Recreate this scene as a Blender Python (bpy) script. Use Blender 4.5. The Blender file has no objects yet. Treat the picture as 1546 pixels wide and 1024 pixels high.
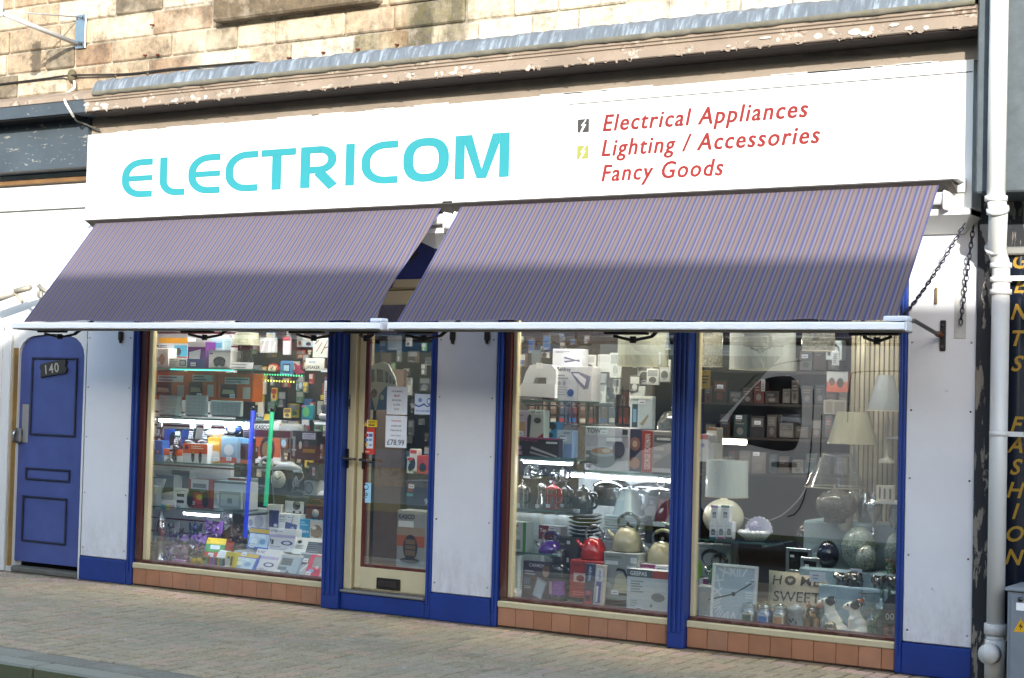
import bpy, bmesh, math, random
from mathutils import Vector, Matrix, noise
random.seed(7)
R = math.radians
scene = bpy.context.scene
COL = scene.collection

# ------------------------------------------------------------------ camera
PW, PH, FPX = 1546.0, 1024.0, 2500.0
YAW, PIT, ROL, DIST, EYE = R(32.105), R(1.817), R(1.446), 9.54, 1.6
FWD = Vector((-math.sin(YAW)*math.cos(PIT), math.cos(YAW)*math.cos(PIT), math.sin(PIT)))
_r0 = Vector((math.cos(YAW), math.sin(YAW), 0)); _u0 = _r0.cross(FWD)
RGT = _r0*math.cos(ROL) + _u0*math.sin(ROL)
UPV = _u0*math.cos(ROL) - _r0*math.sin(ROL)
CAM = Vector((0, -DIST, EYE))
cd = bpy.data.cameras.new('camera'); cam = bpy.data.objects.new('camera', cd); COL.objects.link(cam)
cd.sensor_width = 36; cd.lens = FPX/PW*36; cd.clip_end = 500; cd.clip_start = .05
m = Matrix((RGT, UPV, -FWD)).transposed().to_4x4(); m.translation = CAM
cam.matrix_world = m
scene.camera = cam

# ------------------------------------------------------------------ light
SUN = Vector((.58, -1.0, .30)).normalized()          # towards the sun
elev = math.asin(SUN.z); azim = math.atan2(SUN.x, SUN.y)
w = bpy.data.worlds.new('World'); scene.world = w; w.use_nodes = True
nt = w.node_tree; bg = nt.nodes['Background']
sky = nt.nodes.new('ShaderNodeTexSky'); sky.sky_type = 'NISHITA'; sky.sun_disc = False
sky.sun_elevation = elev; sky.sun_rotation = azim; sky.air_density = 1.0; sky.dust_density = 1.2; sky.ozone_density = 1.6
nt.links.new(sky.outputs[0], bg.inputs[0]); bg.inputs[1].default_value = .15
sl = bpy.data.lights.new('sun', 'SUN'); sl.energy = 2.05; sl.angle = R(.5); sl.color = (1, .965, .91)
so = bpy.data.objects.new('sun', sl); COL.objects.link(so)
so.rotation_euler = SUN.to_track_quat('Z', 'Y').to_euler(); so.location = SUN*30
scene.view_settings.view_transform = 'Standard'; scene.view_settings.look = 'None'
scene.view_settings.exposure = 2.05; scene.view_settings.gamma = 1
scene.cycles.max_bounces = 8; scene.cycles.transparent_max_bounces = 16
scene.cycles.caustics_reflective = False; scene.cycles.caustics_refractive = False
scene.cycles.sample_clamp_indirect = 6

# ------------------------------------------------------------------ helpers
def P(px, py, Y=0.0):
    "point of the plane y = Y seen at photo pixel px, py"
    v = FWD + RGT*((px-PW/2)/FPX) - UPV*((py-PH/2)/FPX)
    return CAM + v*((DIST+Y)/v.y)
def lin(c):
    return tuple((x/12.92 if x <= .04045 else ((x+.055)/1.055)**2.4) for x in c)
def C(h):
    if not isinstance(h, str): return tuple(h)[:3]
    return lin(tuple(int(h[i:i+2], 16)/255 for i in (0, 2, 4)))

MATS = {}
def newmat(key):
    mt = bpy.data.materials.new(key); mt.use_nodes = True; MATS[key] = mt
    n = mt.node_tree; b = n.nodes['Principled BSDF']
    return mt, n, b
def N(n, typ, **kw):
    o = n.nodes.new(typ)
    for k, v in kw.items():
        if k in o.inputs.keys() if isinstance(k, str) else False: o.inputs[k].default_value = v
        else: setattr(o, k, v)
    return o
def colnode(n): return N(n, 'ShaderNodeAttribute', attribute_name='Col')
def noise_n(n, scale, detail=4, coord='Object', rough=.6, dist=0, sc=None):
    tc = N(n, 'ShaderNodeTexCoord'); t = N(n, 'ShaderNodeTexNoise')
    t.inputs['Scale'].default_value = scale; t.inputs['Detail'].default_value = detail
    t.inputs['Roughness'].default_value = rough; t.inputs['Distortion'].default_value = dist
    if sc:
        mp = N(n, 'ShaderNodeMapping'); mp.inputs['Scale'].default_value = sc
        n.links.new(tc.outputs[coord], mp.inputs[0]); n.links.new(mp.outputs[0], t.inputs[0])
    else: n.links.new(tc.outputs[coord], t.inputs[0])
    return t
def ramp(n, src, stops):
    r = N(n, 'ShaderNodeValToRGB'); e = r.color_ramp.elements
    while len(e) < len(stops): e.new(.5)
    for k, (p, c) in zip(e, stops):
        k.position = p; k.color = (*C(c), 1) if not isinstance(c, (int, float)) else (c, c, c, 1)
    n.links.new(src, r.inputs[0]); return r
def mix(n, fac, a, b, blend='MIX'):
    o = N(n, 'ShaderNodeMix', data_type='RGBA', blend_type=blend)
    for s, v in ((0, fac), (6, a), (7, b)):
        if isinstance(v, (int, float)): o.inputs[s].default_value = v
        elif isinstance(v, str): o.inputs[s].default_value = (*C(v), 1)
        elif isinstance(v, tuple): o.inputs[s].default_value = (*v[:3], 1)
        else: n.links.new(v, o.inputs[s])
    return o.outputs[2]
def bump(n, b, src, strength=.3, dist=.01):
    o = N(n, 'ShaderNodeBump'); o.inputs['Strength'].default_value = strength; o.inputs['Distance'].default_value = dist
    n.links.new(src, o.inputs['Height']); n.links.new(o.outputs[0], b.inputs['Normal'])
def surf(key, rough=.5, metal=0., var=.12, scale=9., gain=1., bmp=0., bscale=60., spec=.5, coat=0., dirt=None):
    "painted / moulded / printed surface whose colour comes from the mesh, with fine wear"
    mt, n, b = newmat(key)
    a = colnode(n); t = noise_n(n, scale, 5)
    r = ramp(n, t.outputs[0], [(.3, gain*(1-var)), (.7, gain)])
    c = mix(n, 1.0, a.outputs[0], r.outputs[0], 'MULTIPLY')
    if dirt:
        t2 = noise_n(n, dirt[0], 8, rough=.7); r2 = ramp(n, t2.outputs[0], [(dirt[1], 0.), (dirt[1]+.06, 1.)])
        ml = N(n, 'ShaderNodeMath', operation='MULTIPLY'); n.links.new(r2.outputs[0], ml.inputs[0]); ml.inputs[1].default_value = dirt[3]
        c = mix(n, ml.outputs[0], c, dirt[2])
    n.links.new(c, b.inputs['Base Color'])
    b.inputs['Roughness'].default_value = rough; b.inputs['Metallic'].default_value = metal
    b.inputs['Specular IOR Level'].default_value = spec
    b.inputs['Coat Weight'].default_value = coat; b.inputs['Coat Roughness'].default_value = .05
    if bmp:
        t3 = noise_n(n, bscale, 4); bump(n, b, t3.outputs[0], bmp, .004)
    return mt

surf('card', .5, var=.06, scale=25, gain=1.28); surf('plastic', .32, var=.06, gain=1.15); surf('gloss', .12, coat=.6, var=.05)
surf('metal', .28, 1., var=.15, scale=20); surf('chrome', .1, 1., var=.05); surf('cloth', .95, var=.2, scale=60, gain=1.3, bmp=.6, bscale=180, spec=.1)
surf('rough', .85, var=.25, scale=14, bmp=.4, bscale=70, spec=.2)
mt = surf('paint', .42, var=.07, scale=3, bmp=.08, bscale=25, dirt=(11, .68, '6a6458', .45))
n = mt.node_tree; b = n.nodes['Principled BSDF']; src = b.inputs['Base Color'].links[0].from_socket      # splash marks low on the walls
ge = N(n, 'ShaderNodeNewGeometry'); sp = N(n, 'ShaderNodeSeparateXYZ'); n.links.new(ge.outputs['Position'], sp.inputs[0]); r_ = ramp(n, sp.outputs[2], [(.2, .34), (.6, 0.)])
t_ = noise_n(n, 16, 7, rough=.75, sc=(1, 1, .4)); r2_ = ramp(n, t_.outputs[0], [(.42, 0.), (.66, 1.)]); ml = N(n, 'ShaderNodeMath', operation='MULTIPLY'); n.links.new(r_.outputs[0], ml.inputs[0]); n.links.new(r2_.outputs[0], ml.inputs[1])
c = mix(n, ml.outputs[0], src, '8a7f6c'); n.links.new(c, b.inputs['Base Color'])
surf('blue', .38, var=.22, scale=5, bmp=.15, bscale=40, dirt=(38, .69, '8f9198', .5))
surf('cream', .5, var=.12, scale=6, bmp=.1, bscale=40, dirt=(16, .66, '6d6048', .6))
surf('fascia', .5, var=.03, scale=1.5, bmp=.05, bscale=12)
surf('ink', .5, var=.04); surf('ceramic', .18, var=.06, scale=14, coat=.4, gain=1.25)
surf('steelpaint', .5, .3, var=.12, scale=12, dirt=(20, .66, '5a554c', .5))
surf('tile', .55, var=.18, scale=8, bmp=.25, bscale=120, dirt=(6, .66, '6b4630', .4))
mt, n, b = newmat('lead')
a = colnode(n); t = noise_n(n, 9, 7, rough=.7, sc=(3, 1, .25)); r = ramp(n, t.outputs[0], [(.35, .75), (.52, 1.), (.62, 1.9)]); c = mix(n, 1., a.outputs[0], r.outputs[0], 'MULTIPLY')
n.links.new(c, b.inputs['Base Color']); b.inputs['Roughness'].default_value = .55; b.inputs['Specular IOR Level'].default_value = .3; bump(n, b, t.outputs[0], .4, .01)
surf('lead_edge', .8, var=.4, scale=9, bmp=.4, dirt=(14, .6, '5a5a30', .6))
surf('wood', .6, var=.3, scale=8, bmp=.2); surf('pipe', .35, var=.08, scale=4, dirt=(9, .7, '8d8a80', .5))

def peel(key, over, under, thr, sc=(1, 1, .22), scale=22, rough=.6, under2=None):
    mt, n, b = newmat(key)
    t = noise_n(n, scale, 8, rough=.65, dist=.4, sc=sc); r = ramp(n, t.outputs[0], [(thr, 0.), (thr+.02, 1.)])
    t2 = noise_n(n, 3, 5); r2 = ramp(n, t2.outputs[0], [(.3, .7), (.7, 1.)])
    if under2:
        t3 = noise_n(n, 30, 5); r3 = ramp(n, t3.outputs[0], [(.4, under), (.6, under2)]); u = r3.outputs[0]
    else: u = under
    c = mix(n, r.outputs[0], over, u); c = mix(n, 1., c, r2.outputs[0], 'MULTIPLY')
    n.links.new(c, b.inputs['Base Color']); b.inputs['Roughness'].default_value = rough
    bump(n, b, r.outputs[0], .5, -.004)
    return mt
peel('peel_black', '202226', '8d8478', .55, scale=15)
peel('peel_board', '3f484f', '86847c', .625, sc=(.45, 1, 1.6), scale=26)
peel('peel_cream', '8d7d6c', 'b5a99a', .56, sc=(.5, 1, 1), scale=13, under2='75614e')
peel('tan', '8a7d6e', '7c6e5f', .62, sc=(.3, 1, 1), scale=5)

# sandstone blocks
mt, n, b = newmat('stone')
a = colnode(n)
t = noise_n(n, 16, 8, rough=.7); r = ramp(n, t.outputs[0], [(.3, .38), (.46, .85), (.7, 1.2)])
c = mix(n, 1., a.outputs[0], r.outputs[0], 'MULTIPLY')
t4 = noise_n(n, 90, 4, rough=.7); r4 = ramp(n, t4.outputs[0], [(.34, .45), (.46, 1.)]); c = mix(n, .7, c, r4.outputs[0], 'MULTIPLY')
t2 = noise_n(n, 2.2, 6, rough=.65); r2 = ramp(n, t2.outputs[0], [(.5, 0.), (.68, .75)]); c = mix(n, r2.outputs[0], c, 'b0a48e')
t3 = noise_n(n, 2.6, 6, rough=.7, sc=(1, 1, .25)); r3 = ramp(n, t3.outputs[0], [(.56, 0.), (.68, .7)]); c = mix(n, r3.outputs[0], c, '6e4a2c')
t6 = noise_n(n, 3.4, 8, rough=.75); r6 = ramp(n, t6.outputs[0], [(.5, 0.), (.64, .6)]); c = mix(n, r6.outputs[0], c, '3c352b')
# run-off streak below the upper window, green-black, with ragged edges
tc = N(n, 'ShaderNodeTexCoord'); sx = N(n, 'ShaderNodeSeparateXYZ'); n.links.new(tc.outputs['Object'], sx.inputs[0])
tn = noise_n(n, 5, 6, rough=.7, sc=(1, 1, .3))
ad = N(n, 'ShaderNodeMath', operation='MULTIPLY_ADD'); n.links.new(tn.outputs[0], ad.inputs[0]); ad.inputs[1].default_value = .5; n.links.new(sx.outputs[0], ad.inputs[2])
STREAK_X = 'streak'
mr = N(n, 'ShaderNodeMapRange'); mr.name = 'streak_range'; n.links.new(ad.outputs[0], mr.inputs[0])
rr = ramp(n, mr.outputs[0], [(0., 0.), (.12, .85), (.4, .8), (.5, .25), (.6, .75), (.85, .6), (1., 0.)])
tg = noise_n(n, 14, 4); rg = ramp(n, tg.outputs[0], [(.42, '221f20'), (.62, '45401c')])
tm = noise_n(n, 7, 6, rough=.75); rm = ramp(n, tm.outputs[0], [(.32, .4), (.5, 1.)])
mm = N(n, 'ShaderNodeMath', operation='MULTIPLY'); n.links.new(rr.outputs[0], mm.inputs[0]); n.links.new(rm.outputs[0], mm.inputs[1])
c = mix(n, mm.outputs[0], c, rg.outputs[0])
n.links.new(c, b.inputs['Base Color']); b.inputs['Roughness'].default_value = .9
bump(n, b, t.outputs[0], .6, .012)

# block pavers
mt, n, b = newmat('paver')
a = colnode(n); t = noise_n(n, 75, 3, rough=.9); r = ramp(n, t.outputs[0], [(.32, .6), (.68, 1.2)])
c = mix(n, 1., a.outputs[0], r.outputs[0], 'MULTIPLY')
t2 = noise_n(n, 1.3, 6, rough=.65); r2 = ramp(n, t2.outputs[0], [(.42, 0.), (.7, .5)]); c = mix(n, r2.outputs[0], c, '9a9580')
t5 = noise_n(n, 2.1, 6, rough=.7); r5 = ramp(n, t5.outputs[0], [(.55, 0.), (.7, .35)]); c = mix(n, r5.outputs[0], c, 'b0a89c')
ge = N(n, 'ShaderNodeNewGeometry'); sp = N(n, 'ShaderNodeSeparateXYZ'); n.links.new(ge.outputs['Position'], sp.inputs[0])
md = N(n, 'ShaderNodeMath', operation='ADD'); n.links.new(sp.outputs[1], md.inputs[0]); tw = noise_n(n, 5, 5, rough=.7); mw = N(n, 'ShaderNodeMath', operation='MULTIPLY_ADD'); n.links.new(tw.outputs[0], mw.inputs[0]); mw.inputs[1].default_value = .16; mw.inputs[2].default_value = .98; n.links.new(mw.outputs[0], md.inputs[1])
rw = ramp(n, md.outputs[0], [(.985, 0.), (1., .75)]); c = mix(n, rw.outputs[0], c, '5a5238')        # silt and moss swept against the shop front
tg = noise_n(n, 9, 2); rg = ramp(n, tg.outputs[0], [(.74, 0.), (.75, .7)]); c = mix(n, rg.outputs[0], c, 'd0c8b8')   # trodden gum
ts = noise_n(n, 3.2, 5, rough=.7); rs = ramp(n, ts.outputs[0], [(.6, 0.), (.68, .4)]); c = mix(n, rs.outputs[0], c, '5e5646')
n.links.new(c, b.inputs['Base Color']); b.inputs['Roughness'].default_value = .85; bump(n, b, t.outputs[0], .4, .003)
# road
mt, n, b = newmat('asphalt')
t = noise_n(n, 220, 3, rough=.8); r = ramp(n, t.outputs[0], [(.3, (.03, .03, .032)), (.7, (.085, .083, .08))])
n.links.new(r.outputs[0], b.inputs['Base Color']); b.inputs['Roughness'].default_value = .85; bump(n, b, t.outputs[0], .4, .004)
mt, n, b = newmat('kerbstone')
t = noise_n(n, 120, 3, rough=.8); r = ramp(n, t.outputs[0], [(.3, '8a8674'), (.7, 'a8a490')])
t2 = noise_n(n, 5, 6); r2 = ramp(n, t2.outputs[0], [(.45, 0.), (.65, .4)]); c = mix(n, r2.outputs[0], r.outputs[0], '8a8868')
ge = N(n, 'ShaderNodeNewGeometry'); sp = N(n, 'ShaderNodeSeparateXYZ'); n.links.new(ge.outputs['Normal'], sp.inputs[0]); r3 = ramp(n, sp.outputs[2], [(.35, .8), (.75, 0.)]); c = mix(n, r3.outputs[0], c, '6d6b3c')   # moss on the upright face
n.links.new(c, b.inputs['Base Color']); b.inputs['Roughness'].default_value = .85; bump(n, b, t.outputs[0], .3, .003)

# awning canvas: narrow woven stripes across the width
mt, n, b = newmat('canvas')
tc = N(n, 'ShaderNodeTexCoord'); sx = N(n, 'ShaderNodeSeparateXYZ'); n.links.new(tc.outputs['Object'], sx.inputs[0])
dv = N(n, 'ShaderNodeMath', operation='DIVIDE'); n.links.new(sx.outputs[0], dv.inputs[0]); dv.inputs[1].default_value = .058
fr = N(n, 'ShaderNodeMath', operation='FRACT'); n.links.new(dv.outputs[0], fr.inputs[0])
rp = ramp(n, fr.outputs[0], [(0, '5f6088'), (.14, '5f6088'), (.24, '878594'), (.36, '8b8087'), (.44, '716168'), (.54, '716168'), (.62, '8e7f7c'), (.78, '847875'), (.86, '877976'), (.93, '79717f'), (1, '5f6088')])
rp.color_ramp.interpolation = 'LINEAR'
t = noise_n(n, 1.5, 5); r = ramp(n, t.outputs[0], [(.3, .86), (.7, 1.)]); c = mix(n, 1., rp.outputs[0], r.outputs[0], 'MULTIPLY')
n.links.new(c, b.inputs['Base Color']); b.inputs['Roughness'].default_value = .85
b.inputs['Specular IOR Level'].default_value = .2
t = noise_n(n, 2.5, 3, sc=(1, .4, .4)); bump(n, b, t.outputs[0], .2, .03)
tl = N(n, 'ShaderNodeBsdfTranslucent'); n.links.new(c, tl.inputs[0]); mx = N(n, 'ShaderNodeMixShader'); mx.inputs[0].default_value = .4; n.links.new(b.outputs[0], mx.inputs[1]); n.links.new(tl.outputs[0], mx.inputs[2]); n.links.new(mx.outputs[0], n.nodes['Material Output'].inputs[0])

# panes: clear with a mirror share that grows at grazing angles
def glassmat(key, tint, lo, hi, rough=.0, bend=.0):
    mt, n, b = newmat(key); n.nodes.remove(b); out = n.nodes['Material Output']
    tr = N(n, 'ShaderNodeBsdfTransparent'); tr.inputs[0].default_value = (*C(tint), 1)
    gl = N(n, 'ShaderNodeBsdfGlossy'); gl.inputs['Roughness'].default_value = rough; gl.inputs[0].default_value = (1, 1, 1, 1)
    lw = N(n, 'ShaderNodeLayerWeight'); lw.inputs[0].default_value = .5
    mr = N(n, 'ShaderNodeMapRange'); n.links.new(lw.outputs['Facing'], mr.inputs[0]); mr.inputs[3].default_value = lo; mr.inputs[4].default_value = hi
    mx = N(n, 'ShaderNodeMixShader'); n.links.new(mr.outputs[0], mx.inputs[0]); n.links.new(tr.outputs[0], mx.inputs[1]); n.links.new(gl.outputs[0], mx.inputs[2])
    n.links.new(mx.outputs[0], out.inputs[0])
    if bend:
        t = noise_n(n, 1.1, 2); bp = N(n, 'ShaderNodeBump'); bp.inputs['Strength'].default_value = bend; bp.inputs['Distance'].default_value = .01
        n.links.new(t.outputs[0], bp.inputs['Height']); n.links.new(bp.outputs[0], gl.inputs['Normal'])
    return mt
glassmat('pane', 'f4faf8', .25, .5, bend=.004); glassmat('inner', 'ffffff', 0., 0.)
glassmat('clear', 'eef4f2', .16, .7, .03); glassmat('shelfglass', 'dff0ea', .12, .6)
glassmat('greenglass', '8cc4b4', .16, .7, .03); glassmat('bluejar', 'c8d4d8', .16, .7, .03); glassmat('wrap', 'f6f8f8', .1, .5, .12)
# lamp shade: thin cloth under a clear wrapper
mt, n, b = newmat('shade')
a = colnode(n); out = n.nodes['Material Output']; n.links.new(a.outputs[0], b.inputs['Base Color']); b.inputs['Roughness'].default_value = .55
b.inputs['Coat Weight'].default_value = .7; b.inputs['Coat Roughness'].default_value = .1
t = noise_n(n, 11, 4, rough=.6, dist=2, sc=(1, 1, .25)); bump(n, b, t.outputs[0], .5, .03)
tl = N(n, 'ShaderNodeBsdfTranslucent'); n.links.new(a.outputs[0], tl.inputs[0])
mx = N(n, 'ShaderNodeMixShader'); mx.inputs[0].default_value = .3; n.links.new(b.outputs[0], mx.inputs[1]); n.links.new(tl.outputs[0], mx.inputs[2]); n.links.new(mx.outputs[0], out.inputs[0])
# crackle mosaic glass
mt, n, b = newmat('mosaic')
a = colnode(n); tc = N(n, 'ShaderNodeTexCoord'); vo = N(n, 'ShaderNodeTexVoronoi', feature='DISTANCE_TO_EDGE'); vo.inputs['Scale'].default_value = 42
n.links.new(tc.outputs['Object'], vo.inputs[0]); r = ramp(n, vo.outputs[0], [(.03, .35), (.09, 1.)]); c = mix(n, 1., a.outputs[0], r.outputs[0], 'MULTIPLY')
v2 = N(n, 'ShaderNodeTexVoronoi'); v2.inputs['Scale'].default_value = 42; n.links.new(tc.outputs['Object'], v2.inputs[0])
bw = N(n, 'ShaderNodeRGBToBW'); n.links.new(v2.outputs['Color'], bw.inputs[0]); r2 = ramp(n, bw.outputs[0], [(0, .72), (1, 1.1)]); c = mix(n, 1., c, r2.outputs[0], 'MULTIPLY')
n.links.new(c, b.inputs['Base Color']); b.inputs['Roughness'].default_value = .15; bump(n, b, r.outputs[0], .5, .003)
# glowing tubes
def emitter(key, strength):
    mt, n, b = newmat(key); a = colnode(n); n.links.new(a.outputs[0], b.inputs['Emission Color']); b.inputs['Emission Strength'].default_value = strength
    n.links.new(a.outputs[0], b.inputs['Base Color'])
emitter('glow', 15.); emitter('glow_mid', .9); emitter('glow_low', .25); emitter('glow_room', 36.)

class MB:
    "collects faces with a colour and a material each; build() links them as one mesh object"
    def __init__(s, mat='plastic', col='cccccc', M=None):
        s.v = []; s.f = []; s.c = []; s.m = []; s.sm = []; s.mat = mat; s.col = col; s.M = M
    def add(s, vs, fs, col=None, mat=None, smooth=False):
        o = len(s.v)
        for p in vs:
            p = Vector(p); s.v.append(s.M @ p if s.M else p)
        cl = C(col if col is not None else s.col)
        for f in fs:
            s.f.append([o+i for i in f]); s.c.append(cl); s.m.append(mat or s.mat); s.sm.append(smooth)
        return s
    def quad(s, a, b, c, d, col=None, mat=None): return s.add([a, b, c, d], [(0, 1, 2, 3)], col, mat)
    def box(s, x0, x1, y0, y1, z0, z1, col=None, mat=None, r=0.):
        if r <= 0:
            return s.add([(x, y, z) for z in (z0, z1) for y in (y0, y1) for x in (x0, x1)],
                         [(0, 1, 5, 4), (1, 3, 7, 5), (3, 2, 6, 7), (2, 0, 4, 6), (4, 5, 7, 6), (2, 3, 1, 0)], col, mat)
        X, Y, Z = (x0, x1), (y0, y1), (z0, z1); vs = []; ix = {}
        r = min(r, (x1-x0)*.45, (y1-y0)*.45, (z1-z0)*.45)
        for i in (0, 1):
            for j in (0, 1):
                for k in (0, 1):
                    c = (X[i], Y[j], Z[k]); ins = (r if i == 0 else -r, r if j == 0 else -r, r if k == 0 else -r)
                    for ax in range(3):
                        p = [c[q]+ins[q] for q in range(3)]; p[ax] = c[ax]; ix[i, j, k, ax] = len(vs); vs.append(p)
        fs = []
        for ax in range(3):
            b, c = (ax+1) % 3, (ax+2) % 3
            for sgn in (0, 1):
                q = []
                for (u, v) in ((0, 0), (1, 0), (1, 1), (0, 1)):
                    k = [0, 0, 0]; k[ax] = sgn; k[b] = u; k[c] = v; q.append(ix[(*k, ax)])
                fs.append(q if sgn else q[::-1])
            for u in (0, 1):
                for v in (0, 1):
                    k0 = [0, 0, 0]; k0[b] = u; k0[c] = v; k1 = list(k0); k1[ax] = 1
                    q = [ix[(*k0, b)], ix[(*k1, b)], ix[(*k1, c)], ix[(*k0, c)]]
                    fs.append(q if u == v else q[::-1])
        for i in (0, 1):
            for j in (0, 1):
                for k in (0, 1):
                    q = [ix[i, j, k, a] for a in range(3)]; fs.append(q if (i+j+k) % 2 else q[::-1])
        return s.add(vs, fs, col, mat)
    def prism(s, pts, y0, y1, col=None, mat=None):
        "polygon in x, z extruded from y0 (front) to y1"
        k = len(pts); vs = [(x, y0, z) for x, z in pts]+[(x, y1, z) for x, z in pts]
        fs = [tuple(range(k)), tuple(range(2*k-1, k-1, -1))]+[(i, i+k, (i+1) % k+k, (i+1) % k) for i in range(k)]
        return s.add(vs, fs, col, mat)
    def sweep(s, prof, x0, x1, col=None, mat=None, caps=True):
        "profile in y, z swept along x"
        k = len(prof); vs = [(x0, y, z) for y, z in prof]+[(x1, y, z) for y, z in prof]
        fs = [(i, (i+1) % k, (i+1) % k+k, i+k) for i in range(k)]
        if caps: fs += [tuple(range(k-1, -1, -1)), tuple(range(k, 2*k))]
        return s.add(vs, fs, col, mat)
    def tube(s, pts, r, n=8, col=None, mat=None, closed=False):
        pts = [Vector(p) for p in pts]; k = len(pts); rs = r if isinstance(r, (list, tuple)) else [r]*k
        vs = []; prev = None
        for i, p in enumerate(pts):
            if closed: d = pts[(i+1) % k]-pts[i-1]
            else: d = pts[min(i+1, k-1)]-pts[max(i-1, 0)]
            d.normalize()
            if prev is None:
                a = Vector((0, 0, 1)) if abs(d.z) < .9 else Vector((1, 0, 0)); u = d.cross(a).normalized()
            else: u = (prev-d*prev.dot(d)).normalized()
            prev = u; w_ = d.cross(u)
            for j in range(n):
                t = 2*math.pi*j/n; vs.append(p+(u*math.cos(t)+w_*math.sin(t))*rs[i])
        fs = []
        for i in range(k if closed else k-1):
            for j in range(n):
                a, b_ = i*n+j, i*n+(j+1) % n; q = (i+1) % k
                fs.append((a, b_, q*n+(j+1) % n, q*n+j))
        if not closed: fs += [tuple(range(n-1, -1, -1)), tuple(range((k-1)*n, k*n))]
        return s.add(vs, fs, col, mat, True)
    def lathe(s, prof, cx, cy, cz, n=24, col=None, mat=None, sy=1., cap=True):
        k = len(prof); vs = []
        for r, z in prof:
            for j in range(n):
                t = 2*math.pi*j/n; vs.append((cx+r*math.cos(t), cy+r*math.sin(t)*sy, cz+z))
        for i in range(k-1):
            cl = prof[i][2] if len(prof[i]) > 2 else col
        fs = [(i*n+j, i*n+(j+1) % n, (i+1)*n+(j+1) % n, (i+1)*n+j) for i in range(k-1) for j in range(n)]
        s.add(vs, fs, col, mat, True)
        if cap:
            if prof[0][0] > 1e-4: s.add(vs[:n], [tuple(range(n-1, -1, -1))], col, mat)
            if prof[-1][0] > 1e-4: s.add(vs[-n:], [tuple(range(n))], col, mat)
        return s
    def ball(s, cx, cy, cz, rx, ry=None, rz=None, col=None, mat=None, n=16):
        ry = ry or rx; rz = rz or rx; h = n//2
        vs = []
        for i in range(h+1):
            a = math.pi*i/h
            for j in range(n):
                t = 2*math.pi*j/n; vs.append((cx+rx*math.sin(a)*math.cos(t), cy+ry*math.sin(a)*math.sin(t), cz-rz*math.cos(a)))
        return s.add(vs, [(i*n+j, i*n+(j+1) % n, (i+1)*n+(j+1) % n, (i+1)*n+j) for i in range(h) for j in range(n)], col, mat, True)
    def disc(s, cx, y, cz, rx, rz, col=None, mat=None, n=20):
        return s.add([(cx+rx*math.cos(2*math.pi*j/n), y, cz+rz*math.sin(2*math.pi*j/n)) for j in range(n)], [tuple(range(n))], col, mat)
    def text(s, string, x, y, z, h, col=None, mat=None, wid=None, shear=0., anchor='l', bold=0., stretch=1., sp=1., maxw=None):
        "lettering in the x, z plane at depth y; z is the baseline, h the capital height, wid the total width"
        vs, fs, x0, x1 = glyphs(string, bold, sp)
        sc = h/CAPH; w0 = (x1-x0)*sc; fx = wid/w0 if wid else stretch
        if maxw and w0*fx > maxw: fx = maxw/w0
        off = x if anchor == 'l' else x-w0*fx/2 if anchor == 'c' else x-w0*fx
        return s.add([(off+(vx-x0)*sc*fx+vy*sc*shear, y, z+vy*sc) for vx, vy in vs], fs, col, mat)
    def build(s, name, parent=None, loc=None, label=None, cat=None, group=None, kind=None, weld=False):
        me = bpy.data.meshes.new(name)
        base = parent['_loc'] if parent is not None and '_loc' in parent else (0, 0, 0)
        if loc is None:
            loc = base if parent is not None else ((min(p.x for p in s.v)+max(p.x for p in s.v))/2, (min(p.y for p in s.v)+max(p.y for p in s.v))/2, min(p.z for p in s.v))
        L = Vector(loc)
        me.from_pydata([p-L for p in s.v], [], s.f)
        keys = []
        for k in s.m:
            if k not in keys: keys.append(k); me.materials.append(MATS[k])
        at = me.attributes.new('Col', 'FLOAT_COLOR', 'CORNER'); buf = []
        for p, cl in zip(me.polygons, s.c): buf += [*cl, 1.]*p.loop_total
        at.data.foreach_set('color', buf)
        me.polygons.foreach_set('material_index', [keys.index(k) for k in s.m])
        me.polygons.foreach_set('use_smooth', s.sm)
        me.update()
        o = bpy.data.objects.new(name, me); COL.objects.link(o)
        if parent is not None:
            o.parent = parent; o.location = L-Vector(base)
            o['_loc'] = tuple(L)
        else:
            o.location = L; o['_loc'] = tuple(L)
        tag(o, label, cat, group, kind)
        return o
def tag(o, label=None, cat=None, group=None, kind=None):
    for k, v in (('label', label), ('category', cat), ('group', group), ('kind', kind)):
        if v: o[k] = v
    return o
def thing(name, label, cat, loc, group=None):
    o = bpy.data.objects.new(name, None); COL.objects.link(o); o.location = loc; o['_loc'] = tuple(loc); o.empty_display_size = .1
    return tag(o, label, cat, group)

_gl = {}; CAPH = .7
def glyphs(string, bold=0., sp=1.):
    k = (string, bold, sp)
    if k not in _gl:
        cu = bpy.data.curves.new('t', 'FONT'); cu.body = string; cu.offset = bold; cu.resolution_u = 3; cu.space_character = sp
        o = bpy.data.objects.new('t', cu); me = bpy.data.meshes.new_from_object(o)
        vs = [(v.co.x, v.co.y) for v in me.vertices]; fs = [tuple(p.vertices) for p in me.polygons]
        # drop faces turned away
        out = []
        for f in fs:
            ar = sum(vs[f[i]][0]*vs[f[(i+1) % len(f)]][1]-vs[f[(i+1) % len(f)]][0]*vs[f[i]][1] for i in range(len(f)))
            out.append(f if ar > 0 else f[::-1])
        xs = [v[0] for v in vs] or [0, 1]
        _gl[k] = (vs, out, min(xs), max(xs))
        bpy.data.objects.remove(o); bpy.data.curves.remove(cu); bpy.data.meshes.remove(me)
    return _gl[k]
_v, _, _, _ = glyphs('H'); CAPH = max(v[1] for v in _v)

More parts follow.
